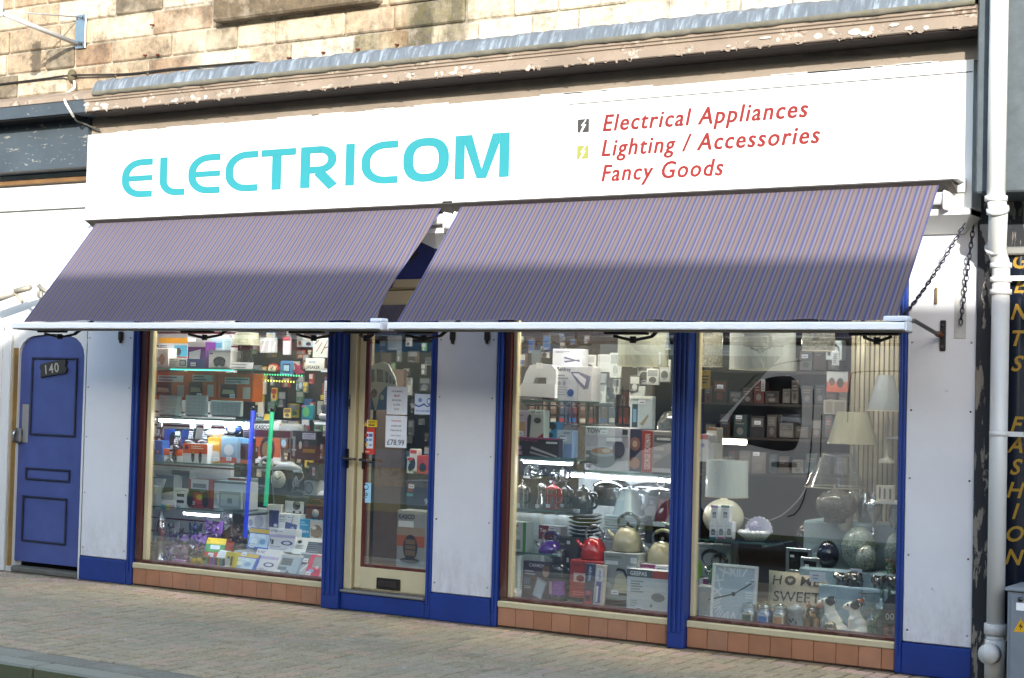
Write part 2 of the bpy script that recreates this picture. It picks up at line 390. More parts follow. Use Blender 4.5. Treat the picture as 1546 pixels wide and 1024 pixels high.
def stroke(mb, pts, wd, y, col, mat='ink', closed=False):
    "flat stroke of width wd along a path of x, z points"
    k = len(pts); L = []; Rr = []
    for i in range(k):
        a = pts[i-1] if (i > 0 or closed) else pts[i]; b_ = pts[(i+1) % k] if (i < k-1 or closed) else pts[i]; p = pts[i]
        def nrm(q, r_):
            dx, dz = r_[0]-q[0], r_[1]-q[1]; l = math.hypot(dx, dz) or 1; return (-dz/l, dx/l)
        n1 = nrm(a, p) if a != p else nrm(p, b_); n2 = nrm(p, b_) if b_ != p else n1
        nx, nz = n1[0]+n2[0], n1[1]+n2[1]; l = math.hypot(nx, nz) or 1; nx /= l; nz /= l
        d = wd/2/max(.5, nx*n1[0]+nz*n1[1])
        L.append((p[0]+nx*d, y, p[1]+nz*d)); Rr.append((p[0]-nx*d, y, p[1]-nz*d))
    fs = [(i, i+k, (i+1) % k+k, (i+1) % k) for i in range(k if closed else k-1)]
    fs = [f for f in fs]
    mb.add(L+Rr, fs, col, mat)
def arc(cx, cz, rx, rz, a0, a1, n=8):
    return [(cx+rx*math.cos(R(a0+(a1-a0)*i/n)), cz+rz*math.sin(R(a0+(a1-a0)*i/n))) for i in range(n+1)]
# ------------------------------------------------------------------ ground
mb = MB('paver')
a = .105
rng = random.Random(3)
pal = ['c1ad8a', 'baa683', 'c3ae8c', 'b6a280', 'c6a888', 'bda988', 'b8a381', 'c8aa8c', 'b6a584']
for i in range(-122, 14):
    for j in range(0, 28):
        q = (i-j) % 4
        if q not in (0, 3): continue
        x0, y0 = i*a, -2.9+j*a; x1, y1 = (x0+2*a, y0+a) if q == 0 else (x0+a, y0+2*a)
        y1 = min(y1, .05)
        if y0 >= .04 or y1 < -2.68: continue
        y0 = max(y0, -2.712)
        g = .004; h = rng.uniform(-.0022, .0022); bv = .007; cl = rng.choice(pal)
        if y0 > -.28 and rng.random() < .5: cl = 'cbaa96'
        x0 += g; x1 -= g; y0 += g; y1 -= g
        tl = [rng.uniform(-.0012, .0012) for _ in range(4)]
        vs = [(x0, y0, -.012), (x1, y0, -.012), (x1, y1, -.012), (x0, y1, -.012), (x0+bv, y0+bv, h+tl[0]), (x1-bv, y0+bv, h+tl[1]), (x1-bv, y1-bv, h+tl[2]), (x0+bv, y1-bv, h+tl[3])]
        mb.add(vs, [(4, 5, 6, 7), (0, 1, 5, 4), (1, 2, 6, 5), (2, 3, 7, 6), (3, 0, 4, 7)], cl)
mb.box(-13, 1.6, -2.9, .06, -.1, -.006, '625c48')
x = -13.
while x < 1.5:
    l = rng.uniform(.42, .5); mb.box(x+.004, x+l-.004, -2.897, -2.712, -.02, .0, rng.choice(['958f7c', '9a9482', '8c8674']), None, .006); x += l
mb.build('pavement', kind='structure')
mb = MB('kerbstone')
x = -16.
while x < 6:
    l = rng.uniform(.85, .95); mb.box(x+.004, x+l-.004, -3.07, -2.905, -.3, .0, None, None, .012); x += l
mb.build('kerb', kind='structure')
MB('asphalt').box(-60, 50, -9.2, -3.07, -.5, -.13).build('road', kind='structure')
mb = MB('kerbstone'); mb.box(-60, 50, -12.5, -9.2, -.5, 0.0, None, None, .01); mb.build('far_pavement', kind='structure')
mb = MB('asphalt'); mb.box(-300, 300, -300, 300, -.7, -.52); mb.build('ground', kind='structure')

# ------------------------------------------------------------------ the shop's building
shop = thing('shop_building', 'sandstone shop building with white fascia, blue woodwork and big display windows', 'building', (-6.3, .3, 0))
FY = -.22
W1 = [-9.53, -9.47, -9.41, -9.345]      # window on the left: blue, maroon, cream, pane
# upper wall in coursed blocks
mb = MB('stone'); rng = random.Random(11)
spal = ['a09078', '94826a', 'b0a088', '9a8870', 'b8ac98', '866f58', 'a48c74', '6e6250', 'c0b29c']
z = 3.96; row = 0
while z < 7.6:
    h = rng.choice([.19, .21, .2, .18]) if z > 4.15 else .2
    x = -13.5 + rng.uniform(0, .4)-.5
    while x < -2.79:
        l = rng.uniform(.32, .72); x1 = min(x+l, -2.785); g = .006; d = rng.uniform(-.012, .006); cl = rng.choice(spal)
        if x > -7.4 and x < -6.9: cl = '857a60'
        if x > -6.9: cl = rng.choice(['c2b6a0', 'cabfaa', 'b8aa92'])
        if not (z > 4.36 and z < 6.2 and x1 > -8.6 and x < -7.2):
            mb.box(x+g, x1-g, -.05+d, .25, z+g, z+h-g, cl, None, .012)
        x = x1
    z += h; row += 1
mb.box(-14, -2.79, -.035, .24, 3.9, 7.6, '9c9484')
mb.build('stone_wall', shop)
mr_ = MATS['stone'].node_tree.nodes['streak_range']
STX = P(640, 50)[0]+6.3; ENX = P(700, 50)[0]+6.3
mr_.inputs[1].default_value = STX+.08; mr_.inputs[2].default_value = ENX+.42
MB('stone').box(-8.66, -7.12, -.16, .1, 4.36, 4.56, '5c4f3c', None, .015).build('window_sill', shop)
mb = MB('gloss'); mb.box(-8.5, -7.28, .0, .03, 4.56, 6.2, '20262c'); up = mb.build('upper_window', shop)
mb = MB('paint', 'e8e8e4'); mb.box(-8.5, -8.42, -.05, .0, 4.56, 6.2); mb.box(-7.36, -7.28, -.05, .0, 4.56, 6.2); mb.box(-8.42, -7.36, -.05, 0, 5.35, 5.42); mb.build('window_frame', up)
# roof out of view
MB('rough').box(-14, -2.79, .26, 8, 7.5, 7.6, '4a4a4c').build('roof', shop)

# cornice: profile in y, z ; tan frieze, dark soffit, peeling moulding, lead capping
XL, XR = P(128, 165, -.45).x, -2.705; XF = P(133, 200, FY).x
MB('tan').box(XF+.01, XR, FY+.03, .1, 3.558, 3.70).build('frieze', shop)
co = MB('peel_cream')
co.sweep([(0, 3.695), (-.44, 3.695), (-.45, 3.70), (-.45, 3.765), (-.462, 3.77), (-.462, 3.784), (-.475, 3.79), (-.475, 3.812), (0, 3.812)], XL, XR)
# ragged flakes hanging off the lower edge
rng = random.Random(5)
for k in range(90):
    x = rng.uniform(XL, XR-.05); ww = rng.uniform(.01, .05); hh = rng.uniform(.004, .022)
    mb_pts = [(x, 3.70), (x+ww, 3.70), (x+ww*rng.uniform(.5, .9), 3.70-hh), (x+ww*.3, 3.70-hh*rng.uniform(.3, 1))]
    co.prism(mb_pts[::-1], -.452, -.447)
for k in range(34):
    x = rng.choice([rng.uniform(XL, XR), rng.gauss(-3.5, .35), rng.gauss(-6.2, .3), rng.gauss(-9.4, .4)])
    if not XL < x < XR-.1: continue
    zz = rng.uniform(3.71, 3.755); ww = rng.uniform(.02, .1); hh = rng.uniform(.008, .022)
    co.prism([(x+ww*.5*math.cos(t)*rng.uniform(.6, 1.1), zz+hh*math.sin(t)*rng.uniform(.6, 1.1)) for t in [6.283*i/9 for i in range(9)]], -.4535-k*.0002, -.45, 'c8c0b2', 'cream')
co.build('cornice', shop)
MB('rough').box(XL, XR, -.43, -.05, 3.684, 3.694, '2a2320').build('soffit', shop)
ld = MB('lead', '60676d'); rng = random.Random(9)
n_ = 150; xs = [XL+.12+(XR-XL-.12)*i/n_ for i in range(n_+1)]
vs = []
for x in xs:
    j = rng.uniform(-.004, .004)
    vs += [(x, -.476, 3.806+j), (x, -.5+j, 3.810+j), (x, -.497+j*1.5, 3.838), (x, -.47+j*2, 3.905+j*2), (x, -.43+j*2, 3.936+j*2), (x, -.05, 3.985+rng.uniform(-.006, .01))]
ld.add(vs, [(i*6+j, (i+1)*6+j, (i+1)*6+j+1, i*6+j+1) for i in range(n_) for j in range(5)], None, None, True)
for k_, f_ in enumerate(ld.f):
    if k_ % 5 < 2: ld.m[k_] = 'lead_edge'; ld.c[k_] = C('6e6a5c')
ld.build('lead_capping', shop)
# the older part over the side door
mb = MB('peel_cream'); mb.sweep([(0, 3.80), (-.44, 3.80), (-.44, 3.84), (-.3, 3.9), (0, 3.93)], -14, XL+.12); mb.build('stone_ledge', shop)
mb = MB('peel_board'); mb.box(-14, XL-.003, -.43, 0, 3.70, 3.80); mb.build('dark_moulding', shop)
MB('peel_board').box(-14, XF-.003, FY, .1, 3.31, 3.70).build('dark_fascia', shop)
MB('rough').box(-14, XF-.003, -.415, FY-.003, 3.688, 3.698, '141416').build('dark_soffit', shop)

# fascia box with its splayed foot
fa = MB('fascia', 'dcdcd8')
fa.sweep([(FY, 2.672), (FY, 3.558), (.1, 3.558), (.1, 2.672)], XF, -2.79)
rng = random.Random(4)
for k in range(60):    # ragged brushed top edge
    x = rng.uniform(XF, -3.2); ww = rng.uniform(.1, .4)
    fa.box(x, x+ww, FY-.0015+.03, FY+.031, 3.55, 3.558+rng.uniform(.002, .018))
fo = fa.build('fascia', shop)
jz = P(1300, 122, FY).z; ln = MB('rough', '6a6a68'); ln.box(-5.45, -2.795, FY-.0025, FY-.001, jz-.003, jz+.003, '55534f'); ln.build('board_joint', fo)
# big letters
def signz(px, py): return P(px, py, FY-.001)
zb = (signz(232, 296).z+signz(768, 268).z)/2; zt = (signz(232, 237).z+signz(768, 202).z)/2; hh = zt-zb
KX = .64; T = hh*.168; ly = FY-.004; LC = '257c82'
class _Let(MB):
    def add(s, vs, fs, *a_, **k_):      # every stroke lies a hair in front of the last
        s.q = getattr(s, 'q', 0)+1; return MB.add(s, [(x_/KX, y_-.00025*(s.q % 4), z_) for x_, y_, z_ in vs], fs, *a_, **k_)
let = _Let('ink', LC)
def lx(px): return signz(px, 250).x*KX
def clet(x0, x1, mid=False):
    r_ = hh*.36; p = [(x1, zt-T/2)]+arc(x0+T/2+r_, zt-T/2-r_, r_, r_, 90, 180)+arc(x0+T/2+r_, zb+T/2+r_, r_, r_, 180, 270)+[(x1, zb+T/2)]
    stroke(let, p, T, ly, LC)
    if mid: let.add([(x0+T*.9, ly, zb+hh*.5-T*.42), (x1, ly, zb+hh*.5-T*.42), (x1, ly, zb+hh*.5+T*.42), (x0+T*.9, ly, zb+hh*.5+T*.42)], [(0, 1, 2, 3)], LC)
clet(lx(185), lx(231), True)
x0, x1 = lx(242), lx(280); r_ = hh*.3
stroke(let, [(x0+T/2, zt)]+arc(x0+T/2+r_, zb+T/2+r_, r_, r_, 180, 270)+[(x1, zb+T/2)], T, ly, LC)
clet(lx(285), lx(333), True); clet(lx(341), lx(390))
x0, x1 = lx(394.5), lx(447); stroke(let, [(x0, zt-T/2), (x1, zt-T/2)], T, ly, LC); xm = (x0+x1)/2-.01; stroke(let, [(xm, zt-T), (xm, zb)], T*1.15, ly, LC)
x0, x1 = lx(455), lx(511); stroke(let, [(x0+T/2, zt), (x0+T/2, zb)], T*1.15, ly, LC)
rr = hh*.245; zm = zt-T/2-2*rr
stroke(let, [(x0+T*.6, zt-T/2), (x1-T*.7-rr, zt-T/2)]+arc(x1-T*.7-rr, zt-T/2-rr, rr, rr, 90, -90, 12)+[(x0+T*.6, zm)], T, ly, LC)
stroke(let, [((x0+x1)/2-.005, zm-T*.3), (x1-T*.55, zb)], T*1.25, ly, LC)
x0, x1 = lx(522), lx(535.5); let.quad((x0, ly, zb), (x1, ly, zb), (x1, ly, zt), (x0, ly, zt), LC)
clet(lx(546), lx(601))
x0, x1 = lx(609), lx(678); cx = (x0+x1)/2; ax = (x1-x0)/2-T*.55; az = hh/2-T*.5
sup = [(cx+ax*math.copysign(abs(math.cos(t))**.8, math.cos(t)), zb+hh/2+az*math.copysign(abs(math.sin(t))**.8, math.sin(t))) for t in [2*math.pi*i/48 for i in range(48)]]
stroke(let, sup, T*1.12, ly, LC, closed=True)
x0, x1 = lx(687), lx(769); t2 = T*1.2; xm = (x0+x1)/2
let.quad((x0, ly, zb), (x0+t2*.85, ly, zb), (x0+t2*.85, ly, zt), (x0, ly, zt), LC); let.quad((x1-t2*.85, ly, zb), (x1, ly, zb), (x1, ly, zt), (x1-t2*.85, ly, zt), LC)
let.add([(x0+t2*.85, ly, zt), (x0+t2*.85, ly, zt-hh*.22), (xm-t2*.42, ly, zb), (xm, ly, zb), (xm, ly, zb+hh*.21), (x0+t2*1.45, ly, zt)], [(0, 1, 2, 3, 4, 5)], LC)
let.add([(x1-t2*.85, ly, zt), (x1-t2*1.45, ly, zt), (xm, ly, zb+hh*.21), (xm, ly, zb), (xm+t2*.42, ly, zb), (x1-t2*.85, ly, zt-hh*.22)], [(0, 1, 2, 3, 4, 5)], LC)
let.build('cyan_lettering', fo)
for s, p0, p1 in (('Electrical Appliances', (910, 200), (1222, 174)), ('Lighting / Accessories', (908, 238), (1240, 213)), ('Fancy Goods', (908, 275), (1094, 263))):
    a0, a1 = signz(*p0), signz(*p1); h = .104; sh = .2
    red = MB('ink', '7a1a14'); red.text(s, a0.x+.005, ly-.0003, (a0.z+a1.z)/2-.001, h, wid=a1.x-a0.x-h*sh, shear=sh, sp=1.15, bold=.01); red.text(s, a0.x, ly, (a0.z+a1.z)/2, h, wid=a1.x-a0.x-h*sh, shear=sh, sp=1.15, bold=.01); red.build('red_lettering', fo)
for (bx, by, cl) in ((881, 190, '3a3433'), (880, 230, '84843c')):
    mb = MB('ink', cl); c0 = signz(bx, by); s_ = .043
    mb.quad((c0.x-s_, ly, c0.z-s_), (c0.x+s_, ly, c0.z-s_), (c0.x+s_, ly, c0.z+s_), (c0.x-s_, ly, c0.z+s_), cl)
    bolt = [(.016, .038), (-.018, .0), (.0, .0), (-.022, -.04), (-.008, -.04), (.022, .008), (.002, .008), (.024, .038)]
    mb.add([(c0.x+u, ly-.001, c0.z+v) for u, v in bolt], [tuple(range(8))], 'e0e0dc'); mb.build('bolt_emblem', fo)

# ---- ground floor front
def white(x0, x1, z0, z1, y=0., name='white_panel', col='dcdde0', par=shop):
    mb = MB('paint', col); mb.box(x0, x1, y, .12, z0, z1, None, None, .006)
    return mb.build(name, par)
def plinth(x0, x1, z1=.185): return MB('blue', '1b3a86').box(x0, x1, -.012, .12, 0, z1, None, None, .006).build('blue_plinth', shop)
def screws(par, pts, y=-.001):
    for (sx_, sz_) in pts: MB('metal', random.choice(['a8a49c', '9a958c', '6e4c38'])).tube([(sx_, y-.003, sz_), (sx_, y+.001, sz_)], .006, 8).build('screw', par)
for (x0, x1) in ((-10.05, -9.532), (-6.60, -6.102), (-3.223, -2.81)):
    p_ = white(x0, x1, .19, 2.68); plinth(x0, x1)
    screws(p_, [(x0+.03, z) for z in (.26, .7, 1.15, 1.55, 1.95)]+[(x1-.03, z) for z in (.26, .7, 1.15, 1.55, 1.95)])
# splayed consoles under the fascia
def console(x0, x1, t0=.1, t1=.1):
    mb = MB('fascia', 'd6d6d2')
    z1, z0 = 2.674, 2.585; y0 = FY-.04
    mb.box(x0, x1, y0, .05, z1-.005, z1+.03)
    vs = [(x0, y0, z1-.006), (x1, y0, z1-.006), (x1, .01, z1-.006), (x0, .01, z1-.006), (x0+t0, -.03, z0), (x1-t1, -.03, z0), (x1-t1, .01, z0), (x0+t0, .01, z0)]
    mb.add(vs, [(0, 1, 5, 4), (1, 2, 6, 5), (3, 0, 4, 7), (4, 5, 6, 7)]); return mb.build('console', shop)
console(-6.72, -5.98); console(-3.32, -2.79); console(-9.9, -9.5)
MB('fascia', 'd4d4d0').box(-10.051, -9.8, .002, .12, 2.6, 3.6).build('white_wall', shop)

def post(x0, x1, y=-.02, ridges=3, name='blue_post', z1=2.68, yb=.1):
    mb = MB('blue', '1b3a86'); mb.box(x0, x1, y+.012, yb, 0, z1, None, None, .006)
    wd = (x1-x0)/(ridges*2+1)
    for i in range(ridges): mb.box(x0+wd*(i*2+.6), x0+wd*(i*2+1.7), y, y+.013, .1, z1-.002, None, None, .005)
    return mb.build(name, shop)
post(-9.53, -9.472, ridges=1); post(-7.547, -7.392, -.05, 3); post(-6.648, -6.602, ridges=1); post(-6.10, -6.055, ridges=1)
post(-4.748, -4.632, -.05, 3, yb=.09); post(-3.268, -3.225, ridges=1)

def window(x0, x1, name, left=(0, 0, 0), right=(0, 0, 0), seam=True):
    "glazed display window: maroon bead, cream inner frame, pane; tiled riser below"
    mb = MB('cream', 'c9bd98'); a_, b_, c_ = left
    mb.box(x0, x1, .0, .09, .135, .178, None, None, .006)                       # cream sill
    zt_ = 2.32
    if c_: mb.box(x0+b_, x0+b_+c_, .05, .09, .2, zt_, None, None, .004)
    if right[1]: mb.box(x1-right[1], x1, .055, .14, .2, zt_, None, None, .004)
    mb.box(x0, x1, .02, .14, zt_, zt_+.06, None, None, .004)
    fr_ = mb.build(name, shop)
    mb = MB('paint', '4a1e1c')
    if b_: mb.box(x0, x0+b_, .022, .14, .2, zt_, None, None, .004)
    mb.box(x0, x1, .03, .14, .179, .2, None, None, .004)
    mb.build('maroon_bead', fr_)
    gx0, gx1 = x0+b_+c_, x1-right[1]
    mb = MB('pane'); mb.box(gx0, gx1, .078, .082, .2, zt_, None, 'inner')
    mb.m[3-3] = 'inner'
    # only the street face mirrors
    for i in range(len(mb.f)):
        mb.m[i] = 'pane' if all(abs(mb.v[k].y-.078) < 1e-5 for k in mb.f[i]) else 'inner'
    mb.build('pane', fr_)
    # tiles
    mb = MB('rough', '6e5a4a'); mb.box(x0, x1, .02, .12, 0, .134, '5e5044'); x = x0+.002; k = 0
    rg = random.Random(int(-x0*10))
    while x < x1-.02:
        l = min(.142, x1-x-.003); mb.box(x+.0015, x+l-.0015, .008, .03, .012, .1335, rg.choice(['b07a58', 'aa7654', 'b58060', 'ac7c5e']), 'tile', .003); x += .142
    mb.build('tiled_riser', shop)
    MB('blue', '132c74').box(x0, x1, .03, .14, zt_+.06, 2.68).build('blue_headboard', shop)
    return fr_
window(-9.47, -7.548, 'left_window', (0, .06, .045))
window(-6.053, -4.749, 'middle_window', (0, .05, .034))
window(-4.631, -3.269, 'right_window', (0, .0, .03))

# shop door in its recess
MB('blue', '1b3a86').box(-7.390, -6.65, -.005, .2, 0, .125, None, None, .008).build('door_step', shop)
MB('steelpaint', '8f8d84').box(-7.390, -6.65, -.02, .2, .1255, .145, None, None, .006).build('threshold', shop)
jb = MB('cream', 'c9bd98'); jb.box(-7.388, -7.322, .02, .16, .146, 2.32, None, None, .006); jb.box(-7.388, -6.65, .02, .2, 2.32, 2.38, None, None, .005); jb.build('door_jamb', shop)
bk = MB('wood', '8a7d62'); bk.box(-7.322, -7.298, .11, .2, .146, 2.32)
for z in range(16): bk.box(-7.322, -7.298, .106, .112, .15+z*.14, .283+z*.14, '9d9072', None, .004)
bk.build('door_reveal', shop)
MB('blue', '132c74').box(-7.39, -6.65, .03, .14, 2.38, 2.68).build('blue_headboard', shop)
DY = .03
dr = MB('cream', 'd0c49c'); dr.box(-7.298, -7.247, DY, DY+.045, .16, 2.30, None, None, .005); dr.box(-7.247, -6.652, DY, DY+.045, .16, .315, None, None, .005); dr.box(-7.247, -6.652, DY, DY+.045, 2.2, 2.30, None, None, .005)
door = dr.build('shop_door', shop)
mb = MB('paint', '5a201c'); mb.box(-7.247, -7.222, DY+.004, DY+.04, .315, 2.2); mb.box(-7.222, -6.652, DY+.004, DY+.04, .315, .335); mb.build('maroon_bead', door)
mb = MB('pane'); mb.box(-7.222, -6.652, DY+.010, DY+.014, .335, 2.2)
for i in range(len(mb.f)): mb.m[i] = 'pane' if all(abs(mb.v[k].y-DY-.010) < 1e-5 for k in mb.f[i]) else 'inner'
mb.build('pane', door)
mb = MB('steelpaint', '2e2824'); c0 = P(587, 883, DY); mb.box(c0.x-.105, c0.x+.105, DY-.012, DY, c0.z-.035, c0.z+.045, None, None, .006); mb.box(c0.x-.08, c0.x+.08, DY-.02, DY-.011, c0.z-.018, c0.z+.025, '3a332e', None, .006); mb.build('letter_slot', door)
mb = MB('gloss', '221b18')
h0 = P(525, 690, .02); mb.box(h0.x-.014, h0.x+.014, .008, .022, h0.z-.08, h0.z+.06, None, None, .004)
mb.tube([(h0.x, .01, h0.z), (h0.x, -.04, h0.z), (h0.x+.03, -.05, h0.z-.008), (h0.x+.12, -.045, h0.z-.012)], .011)
mb.build('lever_handle', shop)
mb = MB('gloss', '221b18'); h0 = P(548, 694, DY-.01)
mb.box(h0.x-.012, h0.x+.012, DY-.012, DY-.001, h0.z-.07, h0.z+.05, None, None, .004); mb.tube([(h0.x, DY-.01, h0.z), (h0.x, DY-.05, h0.z), (h0.x+.03, DY-.06, h0.z), (h0.x+.11, DY-.055, h0.z-.012)], .010); mb.build('lever_handle', door)
mb = MB('steelpaint', '8d8a80'); h0 = P(528, 607, .02); mb.box(h0.x-.012, h0.x+.012, .016, .021, h0.z-.055, h0.z+.055, None, None, .003); mb.box(h0.x-.005, h0.x+.005, .013, .017, h0.z-.035, h0.z+.02, '1a1a1a'); mb.build('lock_plate', shop)

# side door to the flats, with its white surround
x0, x1 = -10.845, -10.075; zt2 = 1.975
wl = MB('fascia', 'd4d4d0')
ar = [(x0, 0.05), (x0, 1.80)]+[(x0+.2-.2*math.cos(R(t)), 1.80+.165*math.sin(R(t))) for t in (20, 40, 60, 80)]+[((x0+x1)/2, 1.982)]+[(x1-.2+.2*math.cos(R(t)), 1.80+.165*math.sin(R(t))) for t in (80, 60, 40, 20)]+[(x1, 1.80), (x1, .05)]
outer = [(-14, 0), (-14, 3.335), (-10.052, 3.335), (-10.052, 0)]
# wall with the arched opening, as strips
top = [p for p in ar if p[1] >= 1.79]
for q, (p_, r_) in enumerate(zip(top, top[1:])):
    wl.add([(p_[0], 0, p_[1]), (r_[0], 0, r_[1]), (r_[0], 0, 3.335), (p_[0], 0, 3.335)], [(0, 1, 2, 3)])
wl.quad((x1, 0, 0), (-10.052, 0, 0), (-10.052, 0, 3.335), (x1, 0, 3.335)); wl.quad((-14, 0, 0), (x0, 0, 0), (x0, 0, 3.335), (-14, 0, 3.335))
k = len(ar); wl.add([(x, 0, z) for x, z in ar]+[(x, .12, z) for x, z in ar], [(i, i+1, i+1+k, i+k) for i in range(k-1)])
wl.box(-14, x0-.07, -.035, .0, 0.0, 2.0, None, None, .008); wl.box(-14, x0-.16, -.05, -.03, 0.0, 2.05, None, None, .008); wl.box(-14, -10.09, -.04, .0, 3.012, 3.02)
surround = wl.build('door_surround', shop)
lg = MB('peel_cream'); lg.box(-11.16, -10.06, -.05, .0, 3.225, 3.262, '7a5a36', 'wood', .004); lg.build('brown_ledge', shop)
MB('wood', 'a8874e').box(x0-.018, x0-.004, -.045, -.0, .05, 1.86).build('gold_strip', shop)
dd = MB('blue', '485690')
ar2 = [(x, z) for x, z in ar[1:-1]]; poly = [(x0, .09)]+ar2+[(x1, .09)]
dd.prism(poly[::-1], .025, .07)
side = dd.build('side_door', shop)
mb = MB('blue', '232a4c')
def molding(px0, px1, pz0, pz1, t=.016):
    for (a0, a1, b0, b1) in ((px0, px1, pz0, pz0+t), (px0, px1, pz1-t, pz1), (px0, px0+t, pz0+t, pz1-t), (px1-t, px1, pz0+t, pz1-t)): mb.box(a0, a1, .008, .026, b0, b1, '20263e', None, .005)
dL = lambda px: P(px, 620, .07).x
dz = lambda py: P(78, py, .07).z
molding(dL(53), dL(122), dz(658), dz(540)); molding(dL(49), dL(116), dz(726), dz(707)); molding(dL(46), dL(113), dz(820), dz(750))
mb.build('panel_moulding', side)
mb = MB('steelpaint', '9a9a96'); c0 = P(43, 643, .06); mb.box(c0.x-.035, c0.x+.04, .018, .026, c0.z-.14, c0.z+.18, None, None, .003); mb.box(c0.x-.09, c0.x-.01, -.02, .02, c0.z-.14, c0.z-.02, '77787a', None, .012); mb.tube([(c0.x-.06, -.02, c0.z-.03), (c0.x-.06, -.04, c0.z-.06), (c0.x-.06, -.045, c0.z-.13)], .012, col='b0b0b0', mat='metal'); mb.build('door_latch', side)
mb = MB('wood', '33302c'); c0 = P(87, 557, .06); cs, sn = math.cos(R(9)), math.sin(R(9))
pl = [(-.15, -.055), (-.12, -.05), (.14, -.055), (.165, -.03), (.145, .0), (.165, .035), (.14, .06), (-.13, .055), (-.15, .03), (-.135, 0)]
mb.prism([(c0.x+u*cs-v*sn, c0.z+u*sn+v*cs) for u, v in pl][::1], .002, .026)
num = MB('gloss', 'b4b0a0'); num.text('140', 0, -.001, -.036, .075, anchor='c', bold=.012, sp=1.15); num.v = [Vector((c0.x+p.x*cs-p.z*sn, p.y, c0.z+p.x*sn+p.z*cs)) for p in num.v]
pt = mb.build('number_plate', side); num.build('number', pt)
MB('rough', '6f6c62').box(x0, x1, -.02, .2, 0, .045, None, None, .01).build('stone_step', shop)
MB('rough', '15161a').box(x0, x1, .1, .16, .046, .09).build('gap_shade_strip', shop)  # near-black strip paints the shade of the gap below the side door

# ---- inside of the shop
MB('wood', '6d6455').box(-10.6, -3.0, .14, 5.4, .05, .1).build('shop_floor', kind='structure')
MB('rough', '8b8a86').box(-10.6, -3.0, .14, 5.4, 2.68, 2.74).build('shop_ceiling', kind='structure')
mb = MB('rough', '5b544c'); mb.box(-10.6, -3.0, 5.3, 5.4, .1, 2.68); mb.box(-10.7, -10.6, .14, 5.4, .1, 2.68); mb.box(-3.1, -3.0, .14, 5.4, .1, 2.68, '8a8270'); mb.build('shop_wall', kind='structure')
for x in (-9.0, -8.1, -7.0, -5.65, -5.1, -4.25, -3.6):  # added lamps, hidden above the windows, to brighten the goods
    dim = x > -4.6
    t = thing('fill_light', 'added white tube fitting out of view on the shop ceiling, brightening the displays', 'fill light', (x, .23, 2.6), 'added lights on the shop ceiling')
    MB('plastic', 'e4e4e0').box(x-.32, x+.32, .17, .3, 2.60, 2.66, None, None, .01).build('housing', t); MB('glow_room', 'd8d0c4' if dim else 'fff4e4').box(x-.3, x+.3, .19, .28, 2.585, 2.60).build('tube', t)
# ------------------------------------------------------------------ awnings
def awning(x0, x1, label, curl=0):
    t = thing('awning', label, 'awning', ((x0+x1)/2, -.5, 2.1), 'striped shop awnings')
    mb = MB('canvas', 'ffffff'); nu, nv = 48, 20; vs = []
    for j in range(nv+1):
        v = j/nv
        for i in range(nu+1):
            u = i/nu; x = x0+.02+(x1-x0-.04)*u
            sag = .018*math.sin(math.pi*v)+(.004*math.sin(u*19+1)+.003*math.sin(u*43+x0)+.002*math.sin(u*87))*v
            e = max(0, (u-.93)/.07) if curl else 0
            z = 2.842-(.812)*v-sag - (.03*e*e*math.sin(math.pi*v) if curl else 0)
            x -= curl*.12*e*math.sin(math.pi*min(1, v*1.0))*v
            vs.append((x, -.33-.70*v-.01*math.sin(math.pi*v), z))
    fs = [(j*(nu+1)+i, (j+1)*(nu+1)+i, (j+1)*(nu+1)+i+1, j*(nu+1)+i+1) for j in range(nv) for i in range(nu)]
    mb.add(vs, fs, None, None, True)
    o = mb.build('canopy', t)
    mb = MB('steelpaint', 'dedede'); mb.tube([(x0+.01, -.30, 2.76), (x1-.01, -.30, 2.76)], .036, 14); mb.build('roller', t)
    hd = MB('plastic', 'e8e8e6'); hd.sweep([(FY-.003, 2.80), (FY-.003, 2.872), (FY-.16, 2.876), (FY-.166, 2.868), (FY-.166, 2.858), (FY-.03, 2.852), (FY-.03, 2.80)], x0-.10, x1+.10)
    hd.build('hood', t)
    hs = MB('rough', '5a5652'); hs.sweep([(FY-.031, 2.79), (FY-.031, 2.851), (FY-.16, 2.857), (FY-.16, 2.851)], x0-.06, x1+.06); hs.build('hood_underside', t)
    for ex in (x0-.03, x1+.005): MB('plastic', 'e2e2e0').box(ex, ex+.02, -.36, FY-.004, 2.69, 2.80, None, None, .008).build('end_bracket', t)
    return t
def frontbar(t, x0, x1):
    mb = MB('plastic', 'fafafa'); mb.sweep([(-1.0, 1.972), (-1.085, 1.976), (-1.09, 1.981), (-1.09, 2.010), (-1.082, 2.016), (-1.02, 2.022), (-1.0, 2.02)], x0, x1)
    b_ = mb.build('front_bar', t)
    for ex, sg in ((x0, -1), (x1, 1)): MB('plastic', 'd6d8dc').box(min(ex, ex+sg*.012), max(ex, ex+sg*.012), -1.092, -.995, 1.968, 2.02, None, None, .006).build('end_cap', b_)
    mb = MB('rough', '8d8a84'); mb.sweep([(-.90, 1.966), (-1.06, 1.968), (-1.06, 1.9775), (-.90, 1.985)], x0+.02, x1-.02, '8f8d88'); mb.build('bar_underside', b_)  # separate grey sheet for the underside of the white bar
